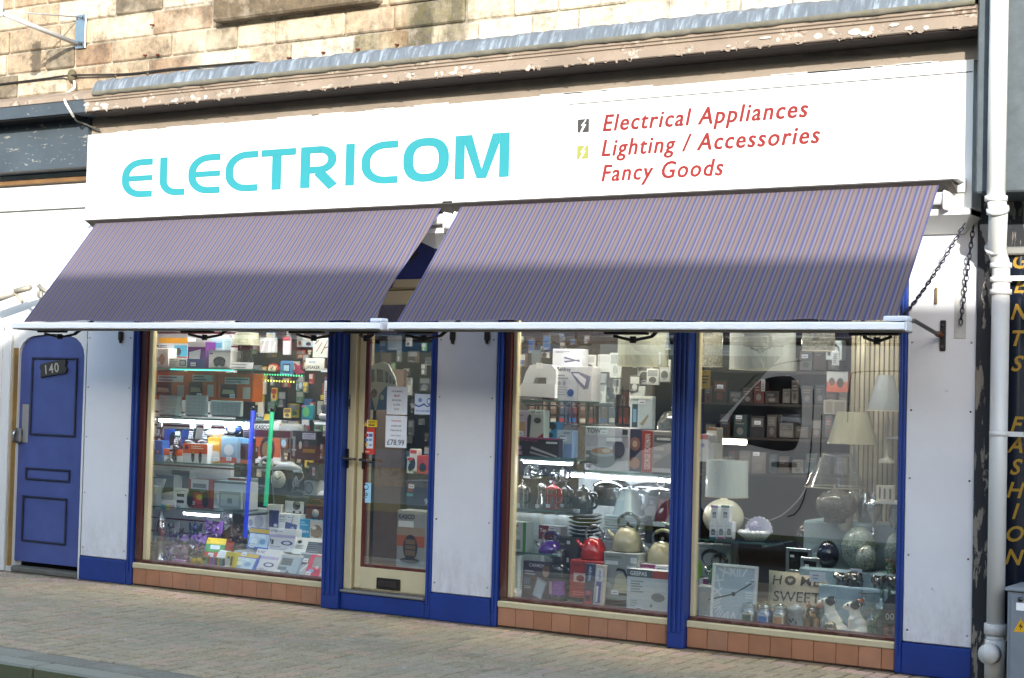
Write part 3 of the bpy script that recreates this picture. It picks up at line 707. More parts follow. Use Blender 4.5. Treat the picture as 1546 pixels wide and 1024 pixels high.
def arm(t, px, flip=1):
    c0 = P(px, 507, -.93); z = 1.985; mb = MB('steelpaint', '2a2725')
    mb.box(c0.x-.14, c0.x+.14, -.95, -.90, 1.952, 1.966, None, None, .004)
    mb.tube([(c0.x-.09*flip, -.92, 1.945), (c0.x+.01*flip, -.86, 1.92), (c0.x+.1*flip, -.80, 1.945)], .009, 8)
    mb.tube([(c0.x+.1*flip, -.80, 1.945), (c0.x+.3*flip, -.4, 2.3), (c0.x+.16*flip, -.1, 2.55)], .012, 8)
    mb.lathe([(.02, -.02), (.02, .02)], c0.x+.01*flip, -.86, 1.925, 10); mb.build('folding_arm', t)
aw1 = awning(-9.66, -6.345, 'smaller left striped awning above the side door and left window', curl=1)
frontbar(aw1, P(24, 497, -1.06).x, P(577, 494, -1.06).x)
aw2 = awning(-6.225, -2.92, 'larger right striped awning above the lamp window, crank arm at its end')
frontbar(aw2, P(590, 494, -1.06).x, P(1368, 500, -1.06).x)
for px in (78, 297, 462): arm(aw1, px)
arm(aw1, 545, -1)
for px, f in ((628, 1), (945, 1), (1320, -1)): arm(aw2, px, f)
b0 = P(1340, 488, -1.04)
MB('plastic', 'e2e6ee').box(b0.x-.01, b0.x+.12, -1.085, -1.0, 2.023, 2.05, None, None, .006).build('bar_block', aw2)
b0 = P(575, 488, -1.04); MB('plastic', 'e2e6ee').box(b0.x-.06, b0.x+.03, -1.08, -1.0, 2.023, 2.045, None, None, .006).build('bar_block', aw1)

# stay arm from the wall plate to the end of the right awning
w0 = P(1424, 507, 0); e0 = P(1366, 492, -.95)
t = thing('awning_stay', 'bent dark steel stay bolted to the right white pillar by an oval plate', 'bracket', (w0.x, 0, w0.z))
mb = MB('steelpaint', '37332f'); mb.box(w0.x-.018, w0.x+.018, -.012, -.001, w0.z-.09, w0.z+.09, None, None, .01); mb.build('wall_plate', t)
MB('metal', '8a857c').box(w0.x-.007, w0.x+.007, -.018, -.011, w0.z-.07, w0.z-.056).build('bolt', t); MB('metal', '8a857c').box(w0.x-.007, w0.x+.007, -.018, -.011, w0.z+.056, w0.z+.07).build('bolt', t)
MB('steelpaint', '4a4642').tube([(w0.x, -.012, w0.z), (w0.x, -.1, w0.z+.004), P(1380, 484, -.72), P(1375, 486, -.78), P(1362, 500, -.98)], .012, 10).build('rod', t)
MB('rough', '6b3a22').tube([(w0.x, -.05, w0.z+.003), (w0.x, -.11, w0.z+.006)], .017, 10).build('collar', t)
# chains
def chain(p0, p1, name, label, sag=0., ln=.044):
    p0, p1 = Vector(p0), Vector(p1); n_ = max(4, int((p1-p0).length/(ln*.72))); mb = MB('steelpaint', '252a3c')
    d = (p1-p0).normalized(); a_ = d.cross(Vector((0, 1, 0)) if abs(d.y) < .8 else Vector((1, 0, 0))).normalized(); b_ = d.cross(a_)
    for i in range(n_):
        f = (i+.5)/n_; c_ = p0.lerp(p1, f)+Vector((0, 0, -sag*4*f*(1-f))); u = a_ if i % 2 else b_
        u = (u*math.cos(.5)+(b_ if i % 2 else a_)*math.sin(.5))
        mb.tube([c_+d*(ln/2*math.cos(t))+u*(ln*.33*math.sin(t)) for t in [6.283*k/10 for k in range(10)]], .0036, 5, closed=True)
    return mb.build(name, None, tuple(p0), label, 'chain')
h0 = P(1456, 338, FY-.02)
chain(h0, P(1363, 478, -.85), 'slack_chain', 'dark chain slanting from the right console down to the awning end', .03)
chain((h0.x+.01, -.1, h0.z), (P(1450, 490, -.03).x, -.03, P(1450, 490, -.03).z), 'hanging_chain', 'dark chain hanging straight down the right white pillar, loose end')
# hooks under the awning
hk = [(685, 'rusty hook on the left of the white pillar beside the shop door'), (737, 'rusty hook on the right of the white pillar beside the shop door'), (184, 'rusty hook at the top of the white pillar beside the side door')]
for px, lb in hk:
    c0 = P(px, 512, 0); mb = MB('steelpaint', '2c2622'); mb.box(c0.x-.018, c0.x+.018, -.03, -.001, c0.z-.01, c0.z+.06, None, None, .006); mb.tube([(c0.x, -.015, c0.z-.01), (c0.x, -.016, c0.z-.035)], [.014, .008], 8); mb.build('iron_hook', None, (c0.x, -.015, c0.z), lb, 'hook', 'hooks along the pillars')
c0 = P(1414, 447, 0); MB('wood', '6d5c3c').box(c0.x-.008, c0.x+.008, -.02, -.001, c0.z-.05, c0.z+.05, None, None, .005).build('wall_cleat', None, None, 'small brown wooden cleat fixed high on the right pillar', 'cleat')
# strip of paler paint on the right pillar
p_ = [o for o in bpy.data.objects if o.name.startswith('white_panel')][2]
MB('rough', 'c0c0bc').box(P(1441, 470).x, P(1459, 470).x, -.004, .0, P(1450, 511).z, P(1450, 422).z).build('patch_strip', p_)

# sign bracket on the stone wall
a0 = P(120, 68, -.06); tip = Vector((a0.x-.0, -.86, 4.43))
t = thing('sign_bracket', 'galvanised steel sign bracket on the stone wall, empty, casting a shadow', 'bracket', (a0.x, -.05, a0.z))
pc = P(123, 48, -.06); MB('metal', 'a3a7aa').box(pc.x-.06, pc.x+.055, -.07, -.055, pc.z-.14, pc.z+.14, None, None, .004).build('wall_plate', t)
[MB('metal', '55585c').box(pc.x+sx_-.009, pc.x+sx_+.009, -.08, -.069, pc.z+sz_-.009, pc.z+sz_+.009).build('bolt', t) for sx_ in (-.035, .03) for sz_ in (-.11, .11)]
MB('steelpaint', 'c9ccd0').tube([(a0.x-.02, -.07, a0.z+.01), (a0.x-.02, -.88, 4.44)], .019, 10).build('bracket_arm', t)
MB('steelpaint', 'b0b3b6').tube([(pc.x-.03, -.07, pc.z+.12), (a0.x-.02, -.84, 4.46)], .006, 6).build('tie_rod', t)
mb = MB('steelpaint', 'd6d8da'); mb.box(a0.x-.05, a0.x+.01, -.95, -.86, 4.40, 4.66, None, None, .006)
for k in range(4): mb.box(a0.x-.06, a0.x+.02, -.965, -.95, 4.42+k*.06, 4.45+k*.06)
mb.build('end_clamp', t)
# cables
cpts = [P(-40, 132, -.07), P(60, 120, -.07), P(108, 114, -.09), P(190, 112, -.075), P(260, 104, -.07), P(330, 98, -.07), P(385, 94, -.075), P(408, 103, -.2), P(424, 117, -.46)]
mb = MB('rough', '2c2a28')
def smooth(p, k=6):
    p = [Vector(q) for q in p]; out = []
    for i in range(len(p)-1):
        a_, b_, c_, d_ = p[max(i-1, 0)], p[i], p[i+1], p[min(i+2, len(p)-1)]
        for j in range(k):
            t_ = j/k; out.append(.5*((2*b_)+(-a_+c_)*t_+(2*a_-5*b_+4*c_-d_)*t_*t_+(-a_+3*b_-3*c_+d_)*t_**3))
    return out+[p[-1]]
mb.tube(smooth(cpts), .0085, 6); mb.build('black_cable', None, None, 'black cable drooping along the stone wall under the bracket', 'cable')
t = thing('junction_box', 'small weathered round junction box on the stone wall beside the bracket', 'junction box', tuple(P(110, 114, -.06)))
c0 = P(110, 115, -.06); MB('rough', '5a5440').ball(c0.x, -.07, c0.z, .045, .03, .055).build('box_body', t)
MB('rough', 'd8d4ca').tube(smooth([P(112, 122, -.09), P(112, 133, -.1), P(100, 142, -.2), P(98, 152, -.45), P(104, 164, -.48), P(111, 176, -.4)]), .011, 7).build('white_lead', t)
MB('rough', '4c4a48').tube(smooth([P(111, 176, -.4), P(116, 183, -.35), P(127, 187, -.26), P(143, 194, -.24), P(150, 196, -.23)]), .008, 6).build('grey_lead', t)
# rusty nails left in the wall
for (px, py) in ((439, 88), (491, 80), (543, 75), (602, 68), (232, 38), (222, 84), (241, 83)):
    c0 = P(px, py, -.05); MB('rough', '5a2a1a').tube([(c0.x, -.045, c0.z), (c0.x-.004, -.085, c0.z-.004)], .008, 6).build('rusty_nail', None, tuple(c0), 'short rusty nail left sticking out of the pale stone wall', 'nail', 'rusty nails in the stone wall')

# fixture at the far left
t = thing('folded_arm', 'grey metal awning arm of the neighbour at the left edge of the wall', 'bracket', tuple(P(30, 445, -.3)))
mb = MB('steelpaint', 'b4aea2'); a_, b_ = P(-20, 456, -.3), P(22, 441, -.3); mb.tube([a_, b_], .035, 4); mb.build('arm', t)
mb = MB('steelpaint', 'a39a88'); a_, b_ = P(24, 440, -.3), P(46, 434, -.3); mb.tube([a_, b_], .026, 4); mb.tube([P(20, 440, -.3), P(34, 456, -.3)], .016, 4); mb.build('elbow', t)
mb = MB('steelpaint', 'a8a294'); mb.tube([P(58, 428, -.02), P(58, 448, -.02)], .02, 4); mb.tube([P(58, 432, -.02), P(80, 446, -.1)], .018, 4); mb.tube([P(62, 440, -.02), P(62, 462, -.02)], .014, 6); mb.build('shoulder_plate', t)

# ------------------------------------------------------------------ neighbour on the right
nb = thing('neighbour_shop', 'neighbouring black shopfront with peeling paint and gold vertical lettering', 'building', (-1.5, .3, 0))
mb = MB('peel_black'); mb.box(-2.808, -2.715, -.03, .2, 0, 2.82, None, None, .006); mb.box(-2.714, -2.69, -.055, .2, 0, 2.6, None, None, .004); mb.build('peeling_pilaster', nb)
mb = MB('gloss', '141a28'); mb.box(-2.69, 1.5, .0, .2, 0, 2.45); mb.build('dark_front', nb)
mb = MB('peel_black'); mb.box(-2.69, 1.5, -.01, .19, 2.50, 2.80); mb.build('peeling_head', nb)
MB('steelpaint', '8c8c86').box(-2.69, 1.5, -.05, .19, 2.452, 2.498, None, None, .008).build('grey_rail', nb)
MB('rough', '565d60').box(-2.70, 1.6, -.46, .25, P(1520, 290, -.46).z, 4.35, None, None, .01).build('grey_sign_box', nb)
mb = MB('stone'); mb.box(-2.785, 1.6, -.02, .3, 4.3, 7.6, 'c2a67e'); mb.build('upper_wall', nb)
for ch, px, py in (('G', 1534, 405), ('E', 1535, 442), ('N', 1534, 482), ('T', 1529, 522), ('S', 1530, 560), ('F', 1529, 652), ('A', 1529, 683), ('S', 1528, 716), ('H', 1527, 751), ('I', 1527, 783), ('O', 1526, 817), ('N', 1525, 852)):
    c0 = P(px, py, -.001); gl = MB('paint', '9c7c2c'); gl.text(ch, c0.x+.012, -.002, c0.z, .085, bold=.02, shear=.3, anchor='c'); gl.build('gold_letter', nb)
# downpipe
t = thing('downpipe', 'white plastic downpipe with swan neck between the two shopfronts', 'downpipe', (-2.63, -.12, 0))
pt_, pb_ = P(1508, 100, -.53), P(1503, 300, -.53); lo = P(1514, 425, -.11); lb = P(1501, 940, -.11); xl = (lo.x+lb.x)/2; xu = (pt_.x+pb_.x)/2
rp_ = .05; WC = 'dcdcd8'
MB('pipe', WC).tube([(xu, -.53, 5.5), (xu, -.53, pb_.z)], rp_, 20).build('upper_pipe', t)
zq = lo.z+.04
MB('pipe', WC).tube([(xu, -.53, pb_.z), (xu+.005, -.50, pb_.z-.07), (xl-.01, -.17, zq+.13), (xl, -.12, zq+.06), (xl, -.115, zq-.05)], rp_*1.02, 20).build('swan_neck', t)
for (c_, d_) in (((xu, -.53, pb_.z), (0, 0, 1)), ((xu+.003, -.505, pb_.z-.06), (.05, .4, -1)), ((xl-.012, -.19, zq+.15), (.1, .7, -.7)), ((xl, -.12, zq+.05), (0, 0, 1)), ((xl, -.115, zq-.03), (0, 0, 1)), ((xl, -.115, zq-.1), (0, 0, 1))):
    d_ = Vector(d_).normalized(); c_ = Vector(c_); MB('pipe', 'e0e0dc').tube([c_-d_*.014, c_+d_*.014], rp_*1.22, 20).build('joint_ring', t)
MB('pipe', 'c8c8c4').tube([(xl, -.115, zq-.05), (xl, -.115, .1)], rp_, 20).build('lower_pipe', t)
for zc in (P(1510, 412, -.11).z-.03, P(1505, 655, -.11).z, .28):
    mb = MB('pipe', 'd2d2ce'); mb.tube([(xl, -.115, zc-.014), (xl, -.115, zc+.014)], rp_*1.03, 20); mb.box(xl+.03, xl+.13, -.085, -.06, zc-.014, zc+.014); mb.build('pipe_bracket', t)
mb = MB('pipe', 'cfcfca'); mb.tube([(xl, -.115, .36), (xl, -.115, .30)], rp_*1.25, 20); mb.tube([(xl, -.115, .27), (xl, -.115, .05)], rp_*1.15, 20); mb.build('boot', t)
MB('pipe', 'd4d4d0').tube([(xl, -.17, .2), (xl-.01, -.235, .2)], .056, 20).build('access_cap', t)
# meter cabinet
t = thing('meter_cabinet', 'grey metal electricity cabinet with yellow warning triangle beside the downpipe', 'cabinet', (-2.2, -.2, 0))
cx0 = P(1521, 900, -.32).x; zt_ = P(1530, 893, -.32).z
MB('steelpaint', '8b9298').box(cx0, cx0+.6, -.32, -.01, 0, zt_, None, None, .006).build('cabinet_body', t)
MB('steelpaint', '9aa0a4').box(cx0-.012, cx0+.612, -.335, -.005, zt_+.001, zt_+.022, None, None, .005).build('lid', t)
dr_ = MB('steelpaint', '8f969c').box(cx0+.02, cx0+.58, -.327, -.32, .04, zt_-.02, None, None, .002).build('cabinet_door', t)
c0 = P(1541, 905, -.33); MB('metal', '55585a').tube([(c0.x, -.327, c0.z), (c0.x, -.338, c0.z)], .014, 12).build('lock', dr_)
c0 = P(1541, 916, -.33); MB('card', 'e8e8e8').box(c0.x-.025, c0.x+.06, -.329, -.327, c0.z-.022, c0.z+.02).build('white_label', dr_)
c0 = P(1541, 945, -.33); mb = MB('ink', 'e0a818'); mb.add([(c0.x-.04, -.3285, c0.z-.035), (c0.x+.04, -.3285, c0.z-.035), (c0.x, -.3285, c0.z+.04)], [(0, 1, 2)]); mb.add([(c0.x+.004, -.329, c0.z+.018), (c0.x-.012, -.329, c0.z-.008), (c0.x, -.329, c0.z-.006), (c0.x-.006, -.329, c0.z-.028), (c0.x+.012, -.329, c0.z+.0), (c0.x+.002, -.329, c0.z)], [(0, 1, 2, 3, 4, 5)], '201a10'); mb.build('warning_sign', dr_)

# ------------------------------------------------------------------ across the street (seen in the panes, throws the shade)
ob = thing('building_opposite', 'stone building across the street, seen only as a reflection in the panes', 'building', (-4, -16, 0))
mb = MB('stone'); mb.box(-3.25, 30, -20, -12.5, 0, 5.93, '9c8a70'); mb.box(-40, -3.25, -20, -12.5, 0, 5.38, 'a89a84'); mb.build('stone_wall', ob)
for k in range(-9, 9):
    x = k*2.1-2; f = MB('paint', 'd8d8d4').box(x-.45, x+.45, -12.52, -12.44, 3.3, 4.8).build('window', ob); MB('gloss', '2a3138').box(x-.38, x+.38, -12.44, -12.43, 3.37, 4.73).build('pane', f)
for k in range(-4, 4):
    x = k*4.6-1; f = MB('paint', ['7a2a24', '24506a', 'c8c2b0', '3a5a3a'][k % 4]).box(x-2.1, x+2.1, -12.56, -12.45, .3, 2.9).build('shopfront', ob); MB('gloss', '3a4248').box(x-1.8, x+1.8, -12.45, -12.44, .6, 2.2).build('pane', f)
# silver van parked on the far side of the road, mirrored in the right window
vn = thing('parked_van', 'silver panel van parked across the road, mirrored in the right window', 'van', (-6.3, -7.1, -.13))
yn, yf = -6.2, -8.1; SILV = 'ece8e2'
prof = [(-3.98, .2), (-3.98, 2.08), (-4.1, 2.16), (-6.35, 2.17), (-6.62, 2.11), (-7.5, 1.22), (-8.3, 1.0), (-8.45, .85), (-8.5, .3), (-8.42, .2)]
mb = MB('gloss', SILV); mb.prism([(x, z) for x, z in prof], yf, yn); mb.build('body', vn)
dk = MB('gloss', '121416'); y_ = yn+.004
wp = [(-6.46, 1.83), (-6.8, 1.83), (-6.98, 1.75), (-7.34, 1.3), (-7.28, 1.16), (-6.6, 1.03), (-6.46, 1.16)]
def soft(p, closed=True):
    for _ in range(2):
        k_ = len(p); p = [q for i in range(k_ if closed else k_-1) for q in ((p[i][0]*.75+p[(i+1) % k_][0]*.25, p[i][1]*.75+p[(i+1) % k_][1]*.25), (p[i][0]*.25+p[(i+1) % k_][0]*.75, p[i][1]*.25+p[(i+1) % k_][1]*.75))]
    return p
wp = soft(wp)
dk.add([(x, y_, z) for x, z in wp], [tuple(range(len(wp)))]); dk.build('door_window', vn)
sm = MB('plastic', '3a3a3a')
for pts_ in ([(-6.34, 2.0), (-6.34, 1.2), (-6.42, .45), (-6.7, .36)], [(-6.24, 2.1), (-6.26, .36)], [(-4.02, .62), (-6.24, .66)], [(-6.34, 2.0), (-6.7, 1.97), (-6.98, 1.86), (-7.45, 1.3)], [(-4.3, 1.9), (-5.9, 1.9), (-5.96, 1.84), (-5.98, 1.1)]):
    stroke(sm, soft(pts_, False), .014, y_, '3a3a3a', 'plastic')
sm.build('door_seam', vn)
MB('plastic', '151515').box(-6.78, -6.5, yn, yn+.03, .9, .95, None, None, .01).build('door_handle', vn)
for wx in (-4.8, -7.8):
    mb = MB('rough', '151515'); mb.tube([(wx, yn-.2, .2), (wx, yn+.01, .2)], .33, 24); wh = mb.build('wheel', vn); MB('metal', 'a0a0a0').tube([(wx, yn+.01, .2), (wx, yn+.015, .2)], .19, 20).build('rim', wh)
MB('plastic', '1c1c1c').box(-7.42, -7.24, yn, yn+.2, 1.12, 1.34, None, None, .03).build('wing_mirror', vn)
# ------------------------------------------------------------------ goods in the windows
def fr(box, Y):
    a_, b_, c_, d_ = box; xm, ym = (a_+c_)/2, (b_+d_)/2
    return P(a_, ym, Y).x, P(c_, ym, Y).x, P(xm, d_, Y).z, P(xm, b_, Y).z
def carton(label, box, Y, d, col, prints=(), lean=0, yaw=0, name='carton', cat='box', group=None, mat='card', side=None, parent=None):
    x0, x1, z0, z1 = fr(box, Y); w_, h_ = x1-x0, z1-z0
    M = Matrix.Translation(((x0+x1)/2, Y, z0)) @ Matrix.Rotation(R(yaw), 4, 'Z') @ Matrix.Rotation(R(-lean), 4, 'X')
    mb = MB(mat, col, M); mb.box(-w_/2, w_/2, 0, d, 0, h_, side or col, mat, min(.004, d*.3))
    mb.quad((-w_/2+.003, -.0004, .003), (w_/2-.003, -.0004, .003), (w_/2-.003, -.0004, h_-.003), (-w_/2+.003, -.0004, h_-.003), col)
    rg = random.Random(int(x0*1000)+int(z0*100))
    for k, p in enumerate(prints):
        y = -.0008-.0004*k; X = lambda u: -w_/2+w_*u; Z = lambda v: h_*v
        if p[0] == 'r': mb.quad((X(p[1]), y, Z(p[2])), (X(p[3]), y, Z(p[2])), (X(p[3]), y, Z(p[4])), (X(p[1]), y, Z(p[4])), p[5])
        elif p[0] == 'e': mb.disc(X(p[1]), y, Z(p[2]), w_*p[3], h_*p[4], p[5])
        elif p[0] == 'p': mb.add([(X(u), y, Z(v)) for u, v in p[1]], [tuple(range(len(p[1])))], p[2])
        elif p[0] == 't': mb.text(p[4], X(p[1]), y, Z(p[2]), h_*p[3], p[5], bold=p[6] if len(p) > 6 else .01, maxw=w_*.92, anchor=p[7] if len(p) > 7 else 'l')
        elif p[0] == 'tv':   # lettering running up the side
            o = len(mb.v); mb.M = None; mb.text(p[4], 0, 0, 0, w_*p[3], p[5], bold=.015, wid=h_*p[6])
            for i in range(o, len(mb.v)):
                q = mb.v[i]; mb.v[i] = M @ Vector((X(p[1])-q.z, y, Z(p[2])+q.x))
            mb.M = M
        elif p[0] == 'l':
            n_ = p[5]
            for i in range(n_):
                v = p[4]-(p[4]-p[2])*(i+.5)/n_; e = p[1]+(p[3]-p[1])*rg.uniform(.55, 1); t_ = (p[4]-p[2])/n_*.24
                mb.quad((X(p[1]), y, Z(v-t_)), (X(e), y, Z(v-t_)), (X(e), y, Z(v+t_)), (X(p[1]), y, Z(v+t_)), p[6])
    if cat == 'box' and w_ > .1 and h_ > .14 and prints and not any(p[0] == 'tv' for p in prints) and rg.random() < .55:     # shop's own price ticket
        u, v = rg.uniform(.06, .5), rg.choice([rg.uniform(.03, .12), rg.uniform(.55, .85)]); y = -.0012-.0004*len(prints); a_, b_, c_, e_ = -w_/2+w_*u, -w_/2+w_*u+.055, h_*v, h_*v+.03
        mb.quad((a_, y, c_), (b_, y, c_), (b_, y, e_), (a_, y, e_), 'd4d8e0'); mb.quad((a_+.008, y-.0004, c_+.01), (b_-.01, y-.0004, c_+.01), (b_-.01, y-.0004, c_+.015), (a_+.008, y-.0004, c_+.015), '6a6e7c')
    loc = tuple(M @ Vector((0, d/2, 0)))
    if parent is not None: return mb.build(name, parent)
    return mb.build(name, None, loc, label, cat, group)
def riser(label, box, Y0, Y1, col='9aa4aa', mat='cloth'):
    x0, x1, z0, z1 = fr(box, Y0); return MB(mat, col).box(x0, x1, Y0, Y1, .1, z1, None, None, .012).build('display_step', None, None, label, 'step', 'display steps in the windows')
def shelf(label, pa, pb, Y0, Y1, tube=None, group='glass shelves in the windows', lip=None):
    a_, b_ = P(*pa, Y0), P(*pb, Y0); z = (a_.z+b_.z)/2
    o = MB('shelfglass').box(a_.x, b_.x, Y0, Y1, z-.008, z).build('glass_shelf', None, None, label, 'shelf', group)
    o2 = MB('plastic', lip or '3e6a5e').box(a_.x, b_.x, Y0-.002, Y0-.0005, z-.009, z+.001).build('edge', o)
    for x in (a_.x+.06, b_.x-.08): MB('metal', '8a8a88').box(x, x+.015, Y0+.03, Y1, z-.03, z-.009).build('bracket', o)
    return z
def striplight(label, pa, pb, Y, col='eef4ff', mat='glow', r=.012, group='lit strip lights under the shelves'):
    a_, b_ = P(*pa, Y), P(*pb, Y); z = (a_.z+b_.z)/2
    t = thing('strip_light', label, 'strip light', (a_.x, Y, z), group)
    MB('plastic', 'd8d8d8').box(a_.x-.01, b_.x+.01, Y, Y+.03, z+r*.6, z+r*.6+.012).build('housing', t)
    MB(mat, col).tube([(a_.x, Y+.012, z), (b_.x, Y+.012, z)], r, 10).build('tube', t)
Wt, Gy, Bk, Sv = 'd8d8d6', '8c9094', '1c1d20', 'b8bcc0'

# ---- left window -------------------------------------------------------
sw = thing('slatwall', 'white slatwall panel with maroon grooves at the back left of the left window', 'panel', (-9.8, .8, .1))
mb = MB('paint', 'ccd0d4'); mg = MB('plastic', '6a1c2a')
z = .12
while z < 2.3: mb.box(-10.5, -9.18, .80, .84, z+.008, z+.104, None, None, .003); mg.box(-10.5, -9.18, .812, .83, z-.006, z+.008); z += .112
mb.build('board', sw); mg.build('groove_trim', sw)
dk_ = MB('rough', '3a3836'); dk_.box(-9.7, -8.1, 1.08, 1.12, .1, 2.5); dk_.build('rear_backdrop', None, None, 'dark backdrop standing in for the dim shop interior behind the right half of the left window', 'board')  # dark sheet stands in for the dim depth of the shop
MB('cloth', '8f979c').box(-10.3, -7.56, .15, 1.2, .1, .185).build('window_bed', None, None, 'grey window bed carrying the goods of the left window', 'display bed')
MB('cloth', 'b0b6ba').box(-6.6, -4.76, .12, 1.0, .1, .185).build('window_bed', None, None, 'pale window bed carrying the kettles of the middle window', 'display bed')
MB('cloth', '9fb0ba').box(-4.62, -3.28, .12, 1.0, .1, .185).build('window_bed', None, None, 'bluish window bed carrying the ornaments of the right window', 'display bed')
z1 = shelf('topmost glass shelf of the left window, green edged, above the orange boxes', (222, 554), (388, 559), .2, .55, lip='2fd0b0')
z2 = shelf('second glass shelf of the left window, under the orange boxes', (220, 629), (374, 634), .2, .55)
z3 = shelf('third glass shelf of the left window, carrying the cordless phones', (216, 697), (372, 702), .2, .55)
z4 = shelf('lowest glass shelf of the left window, carrying the clock radio box', (213, 766), (374, 771), .2, .55)
striplight('cool green edge strip light along the topmost shelf of the left window', (256, 557), (350, 560), .19, '3fe8c8', 'glow_mid', .005)
striplight('bright white strip light over the cordless phones in the left window', (240, 634), (372, 640), .24, 'f0f4ff', 'glow', .014)
striplight('white strip light over the purple dragon ornaments', (277, 775), (328, 779), .24, 'e8ecff', 'glow', .012)
striplight('small white strip light low behind the blue stick', (340, 641), (372, 645), .5, 'f0f4ff', 'glow', .02)
# top shelf
carton('white box with grey phone picture at the left end of the top shelf', (231, 526, 254, 554), .3, .1, Wt, [('r', .1, .1, .4, .5, '9a9a98'), ('e', .6, .4, .2, .3, 'a58878')])
carton('yellow topped white and sky blue baby monitor box on the top shelf', (239, 510, 283, 540), .4, .1, 'c4ccd4', [('r', 0, .72, 1, 1, 'd79a1e'), ('r', .55, 0, 1, .62, '3aa0c8'), ('e', .7, .3, .09, .2, '26282c'), ('r', 0, 0, 1, .06, 'b04a3c'), ('l', .05, .2, .5, .65, 4, '7a8090')])
carton('white picture frame box with a small dark screen on the top shelf', (255, 541, 282, 555), .28, .1, 'd0d2d2', [('r', .6, .2, .95, .8, '2c3848'), ('r', .64, .28, .91, .72, 'a8b8c0'), ('l', .05, .2, .5, .9, 4, '909498')])
carton('purple box with a white slanted panel on the top shelf', (283, 516, 310, 556), .28, .12, '5a2a78', [('r', 0, .8, 1, 1, 'd4d4d8'), ('p', [(.1, .3), (.7, .35), (.75, .72), (.1, .6)], 'b8c0cc'), ('r', 0, 0, 1, .35, '33407c')])
carton('white box with a black binocular camera picture on the top shelf', (315, 529, 348, 556), .28, .14, 'd2d2d0', [('r', 0, .88, 1, 1, 'a8aab0'), ('e', .5, .4, .28, .25, '2a2c30'), ('e', .38, .28, .12, .2, '40444a'), ('e', .64, .28, .12, .2, '40444a'), ('r', .05, .78, .2, .85, '4a4a88')])
carton('pale blue small box behind the camera box on the top shelf', (319, 510, 337, 529), .42, .1, 'a8c4d2', [('r', .1, .2, .9, .6, '4888b0')])
t = thing('lantern', 'black wire table lantern with pale shade at the top of the left window', 'lamp', tuple(P(366, 546, .35)))
x0, x1, z0, z1_ = fr((355, 519, 377, 547), .35); cx = (x0+x1)/2
mb = MB('gloss', '1e1e1e'); mb.lathe([(.05, 0), (.055, .03)], cx, .4, z0, 14); [mb.tube([(cx+.04*math.cos(k), .4+.04*math.sin(k), z0+.03), (cx+.045*math.cos(k), .4+.045*math.sin(k), z1_-.02)], .004, 6) for k in range(0, 6)]; mb.lathe([(.05, 0), (.052, .012)], cx, .4, z1_-.03, 14); mb.build('cage', t)
MB('shade', 'c8ccb8').lathe([(.11, 0), (.09, .1)], cx, .4, z1_-.01, 20).build('lamp_shade', t)
carton('white price card leaning at the right of the top shelf', (346, 547, 381, 558), .24, .004, 'c9ccd0', [('l', .05, .1, .95, .9, 2, '8a8c90')], lean=12, name='price_card', cat='card')
# orange boxes
OR = 'c85e16'
for k, (bx, cardu) in enumerate((((231, 561, 282, 603), .15), ((282, 560, 326, 603), .2), ((329, 564, 382, 606), .2))):
    carton(['orange heater box at the left of the second shelf', 'orange heater box in the middle of the second shelf', 'orange heater box at the right of the second shelf'][k], bx, .42, .12, OR, [('r', .08, .12, .55, .6, '3a3430'), ('p', [(.12, .25), (.5, .25), (.45, .4), (.15, .42)], 'b8a890'), ('r', .72, .1, .93, .52, 'd4ccc4'), ('r', cardu, .62, .9, .86, 'ccd0d6'), ('l', cardu+.03, .64, .88, .84, 2, '6c707c')], group='orange boxes on the second shelf')
for k, bx in enumerate(((239, 597, 271, 629), (279, 597, 311, 629), (317, 605, 364, 630))):
    x0, x1, z0, z1_ = fr(bx, .3); t = thing('panel_heater', ['white panel heater before the left orange box', 'white panel heater before the middle orange box', 'wide white panel heater before the right orange box'][k], 'heater', ((x0+x1)/2, .3, z0), 'white panel heaters on the second shelf')
    mb = MB('plastic', 'c2c8cc'); mb.box(x0, x1, .3, .33, z0+.01, z1_, None, None, .006)
    for i in range(6):
        for j in range(5): mb.box(x0+.02+(x1-x0-.04)*(i+.15)/6, x0+.02+(x1-x0-.04)*(i+.8)/6, .296, .302, z0+.03+(z1_-z0-.04)*(j+.2)/5, z0+.03+(z1_-z0-.04)*(j+.7)/5, 'b0b8be', None, .002)
    mb.build('panel', t); MB('plastic', '3a3c40').box(x0+.03, x1-.03, .29, .36, z0, z0+.01).build('foot', t)
# phones and their boxes
def phone(label, box, Y, col='1b1d22'):
    x0, x1, z0, z1_ = fr(box, Y); cx = (x0+x1)/2; wd = (x1-x0); t = thing('cordless_phone', label, 'phone', (cx, Y, z0), 'cordless phones on the third shelf')
    MB('gloss', col).lathe([(wd*.62, 0), (wd*.6, .015), (wd*.3, .035)], cx, Y+.03, z0, 16).build('cradle', t)
    M = Matrix.Translation((cx, Y+.03, z0+.018)) @ Matrix.Rotation(R(-10), 4, 'X')
    mb = MB('gloss', col, M); hgt = z1_-z0-.018; mb.box(-wd*.34, wd*.34, -.012, .012, 0, hgt, None, None, .008); hs = mb.build('handset', t)
    mb = MB('ink', '9fb6b8', M); mb.quad((-wd*.24, -.0125, hgt*.62), (wd*.24, -.0125, hgt*.62), (wd*.24, -.0125, hgt*.85), (-wd*.24, -.0125, hgt*.85)); mb.build('screen', hs)
    mb = MB('ink', 'b4b8bc', M)
    for i in range(3):
        for j in range(4): mb.quad((wd*(-.24+.17*i), -.0125, hgt*(.1+.11*j)), (wd*(-.12+.17*i), -.0125, hgt*(.1+.11*j)), (wd*(-.12+.17*i), -.0125, hgt*(.17+.11*j)), (wd*(-.24+.17*i), -.0125, hgt*(.17+.11*j)))
    mb.build('keypad', hs)
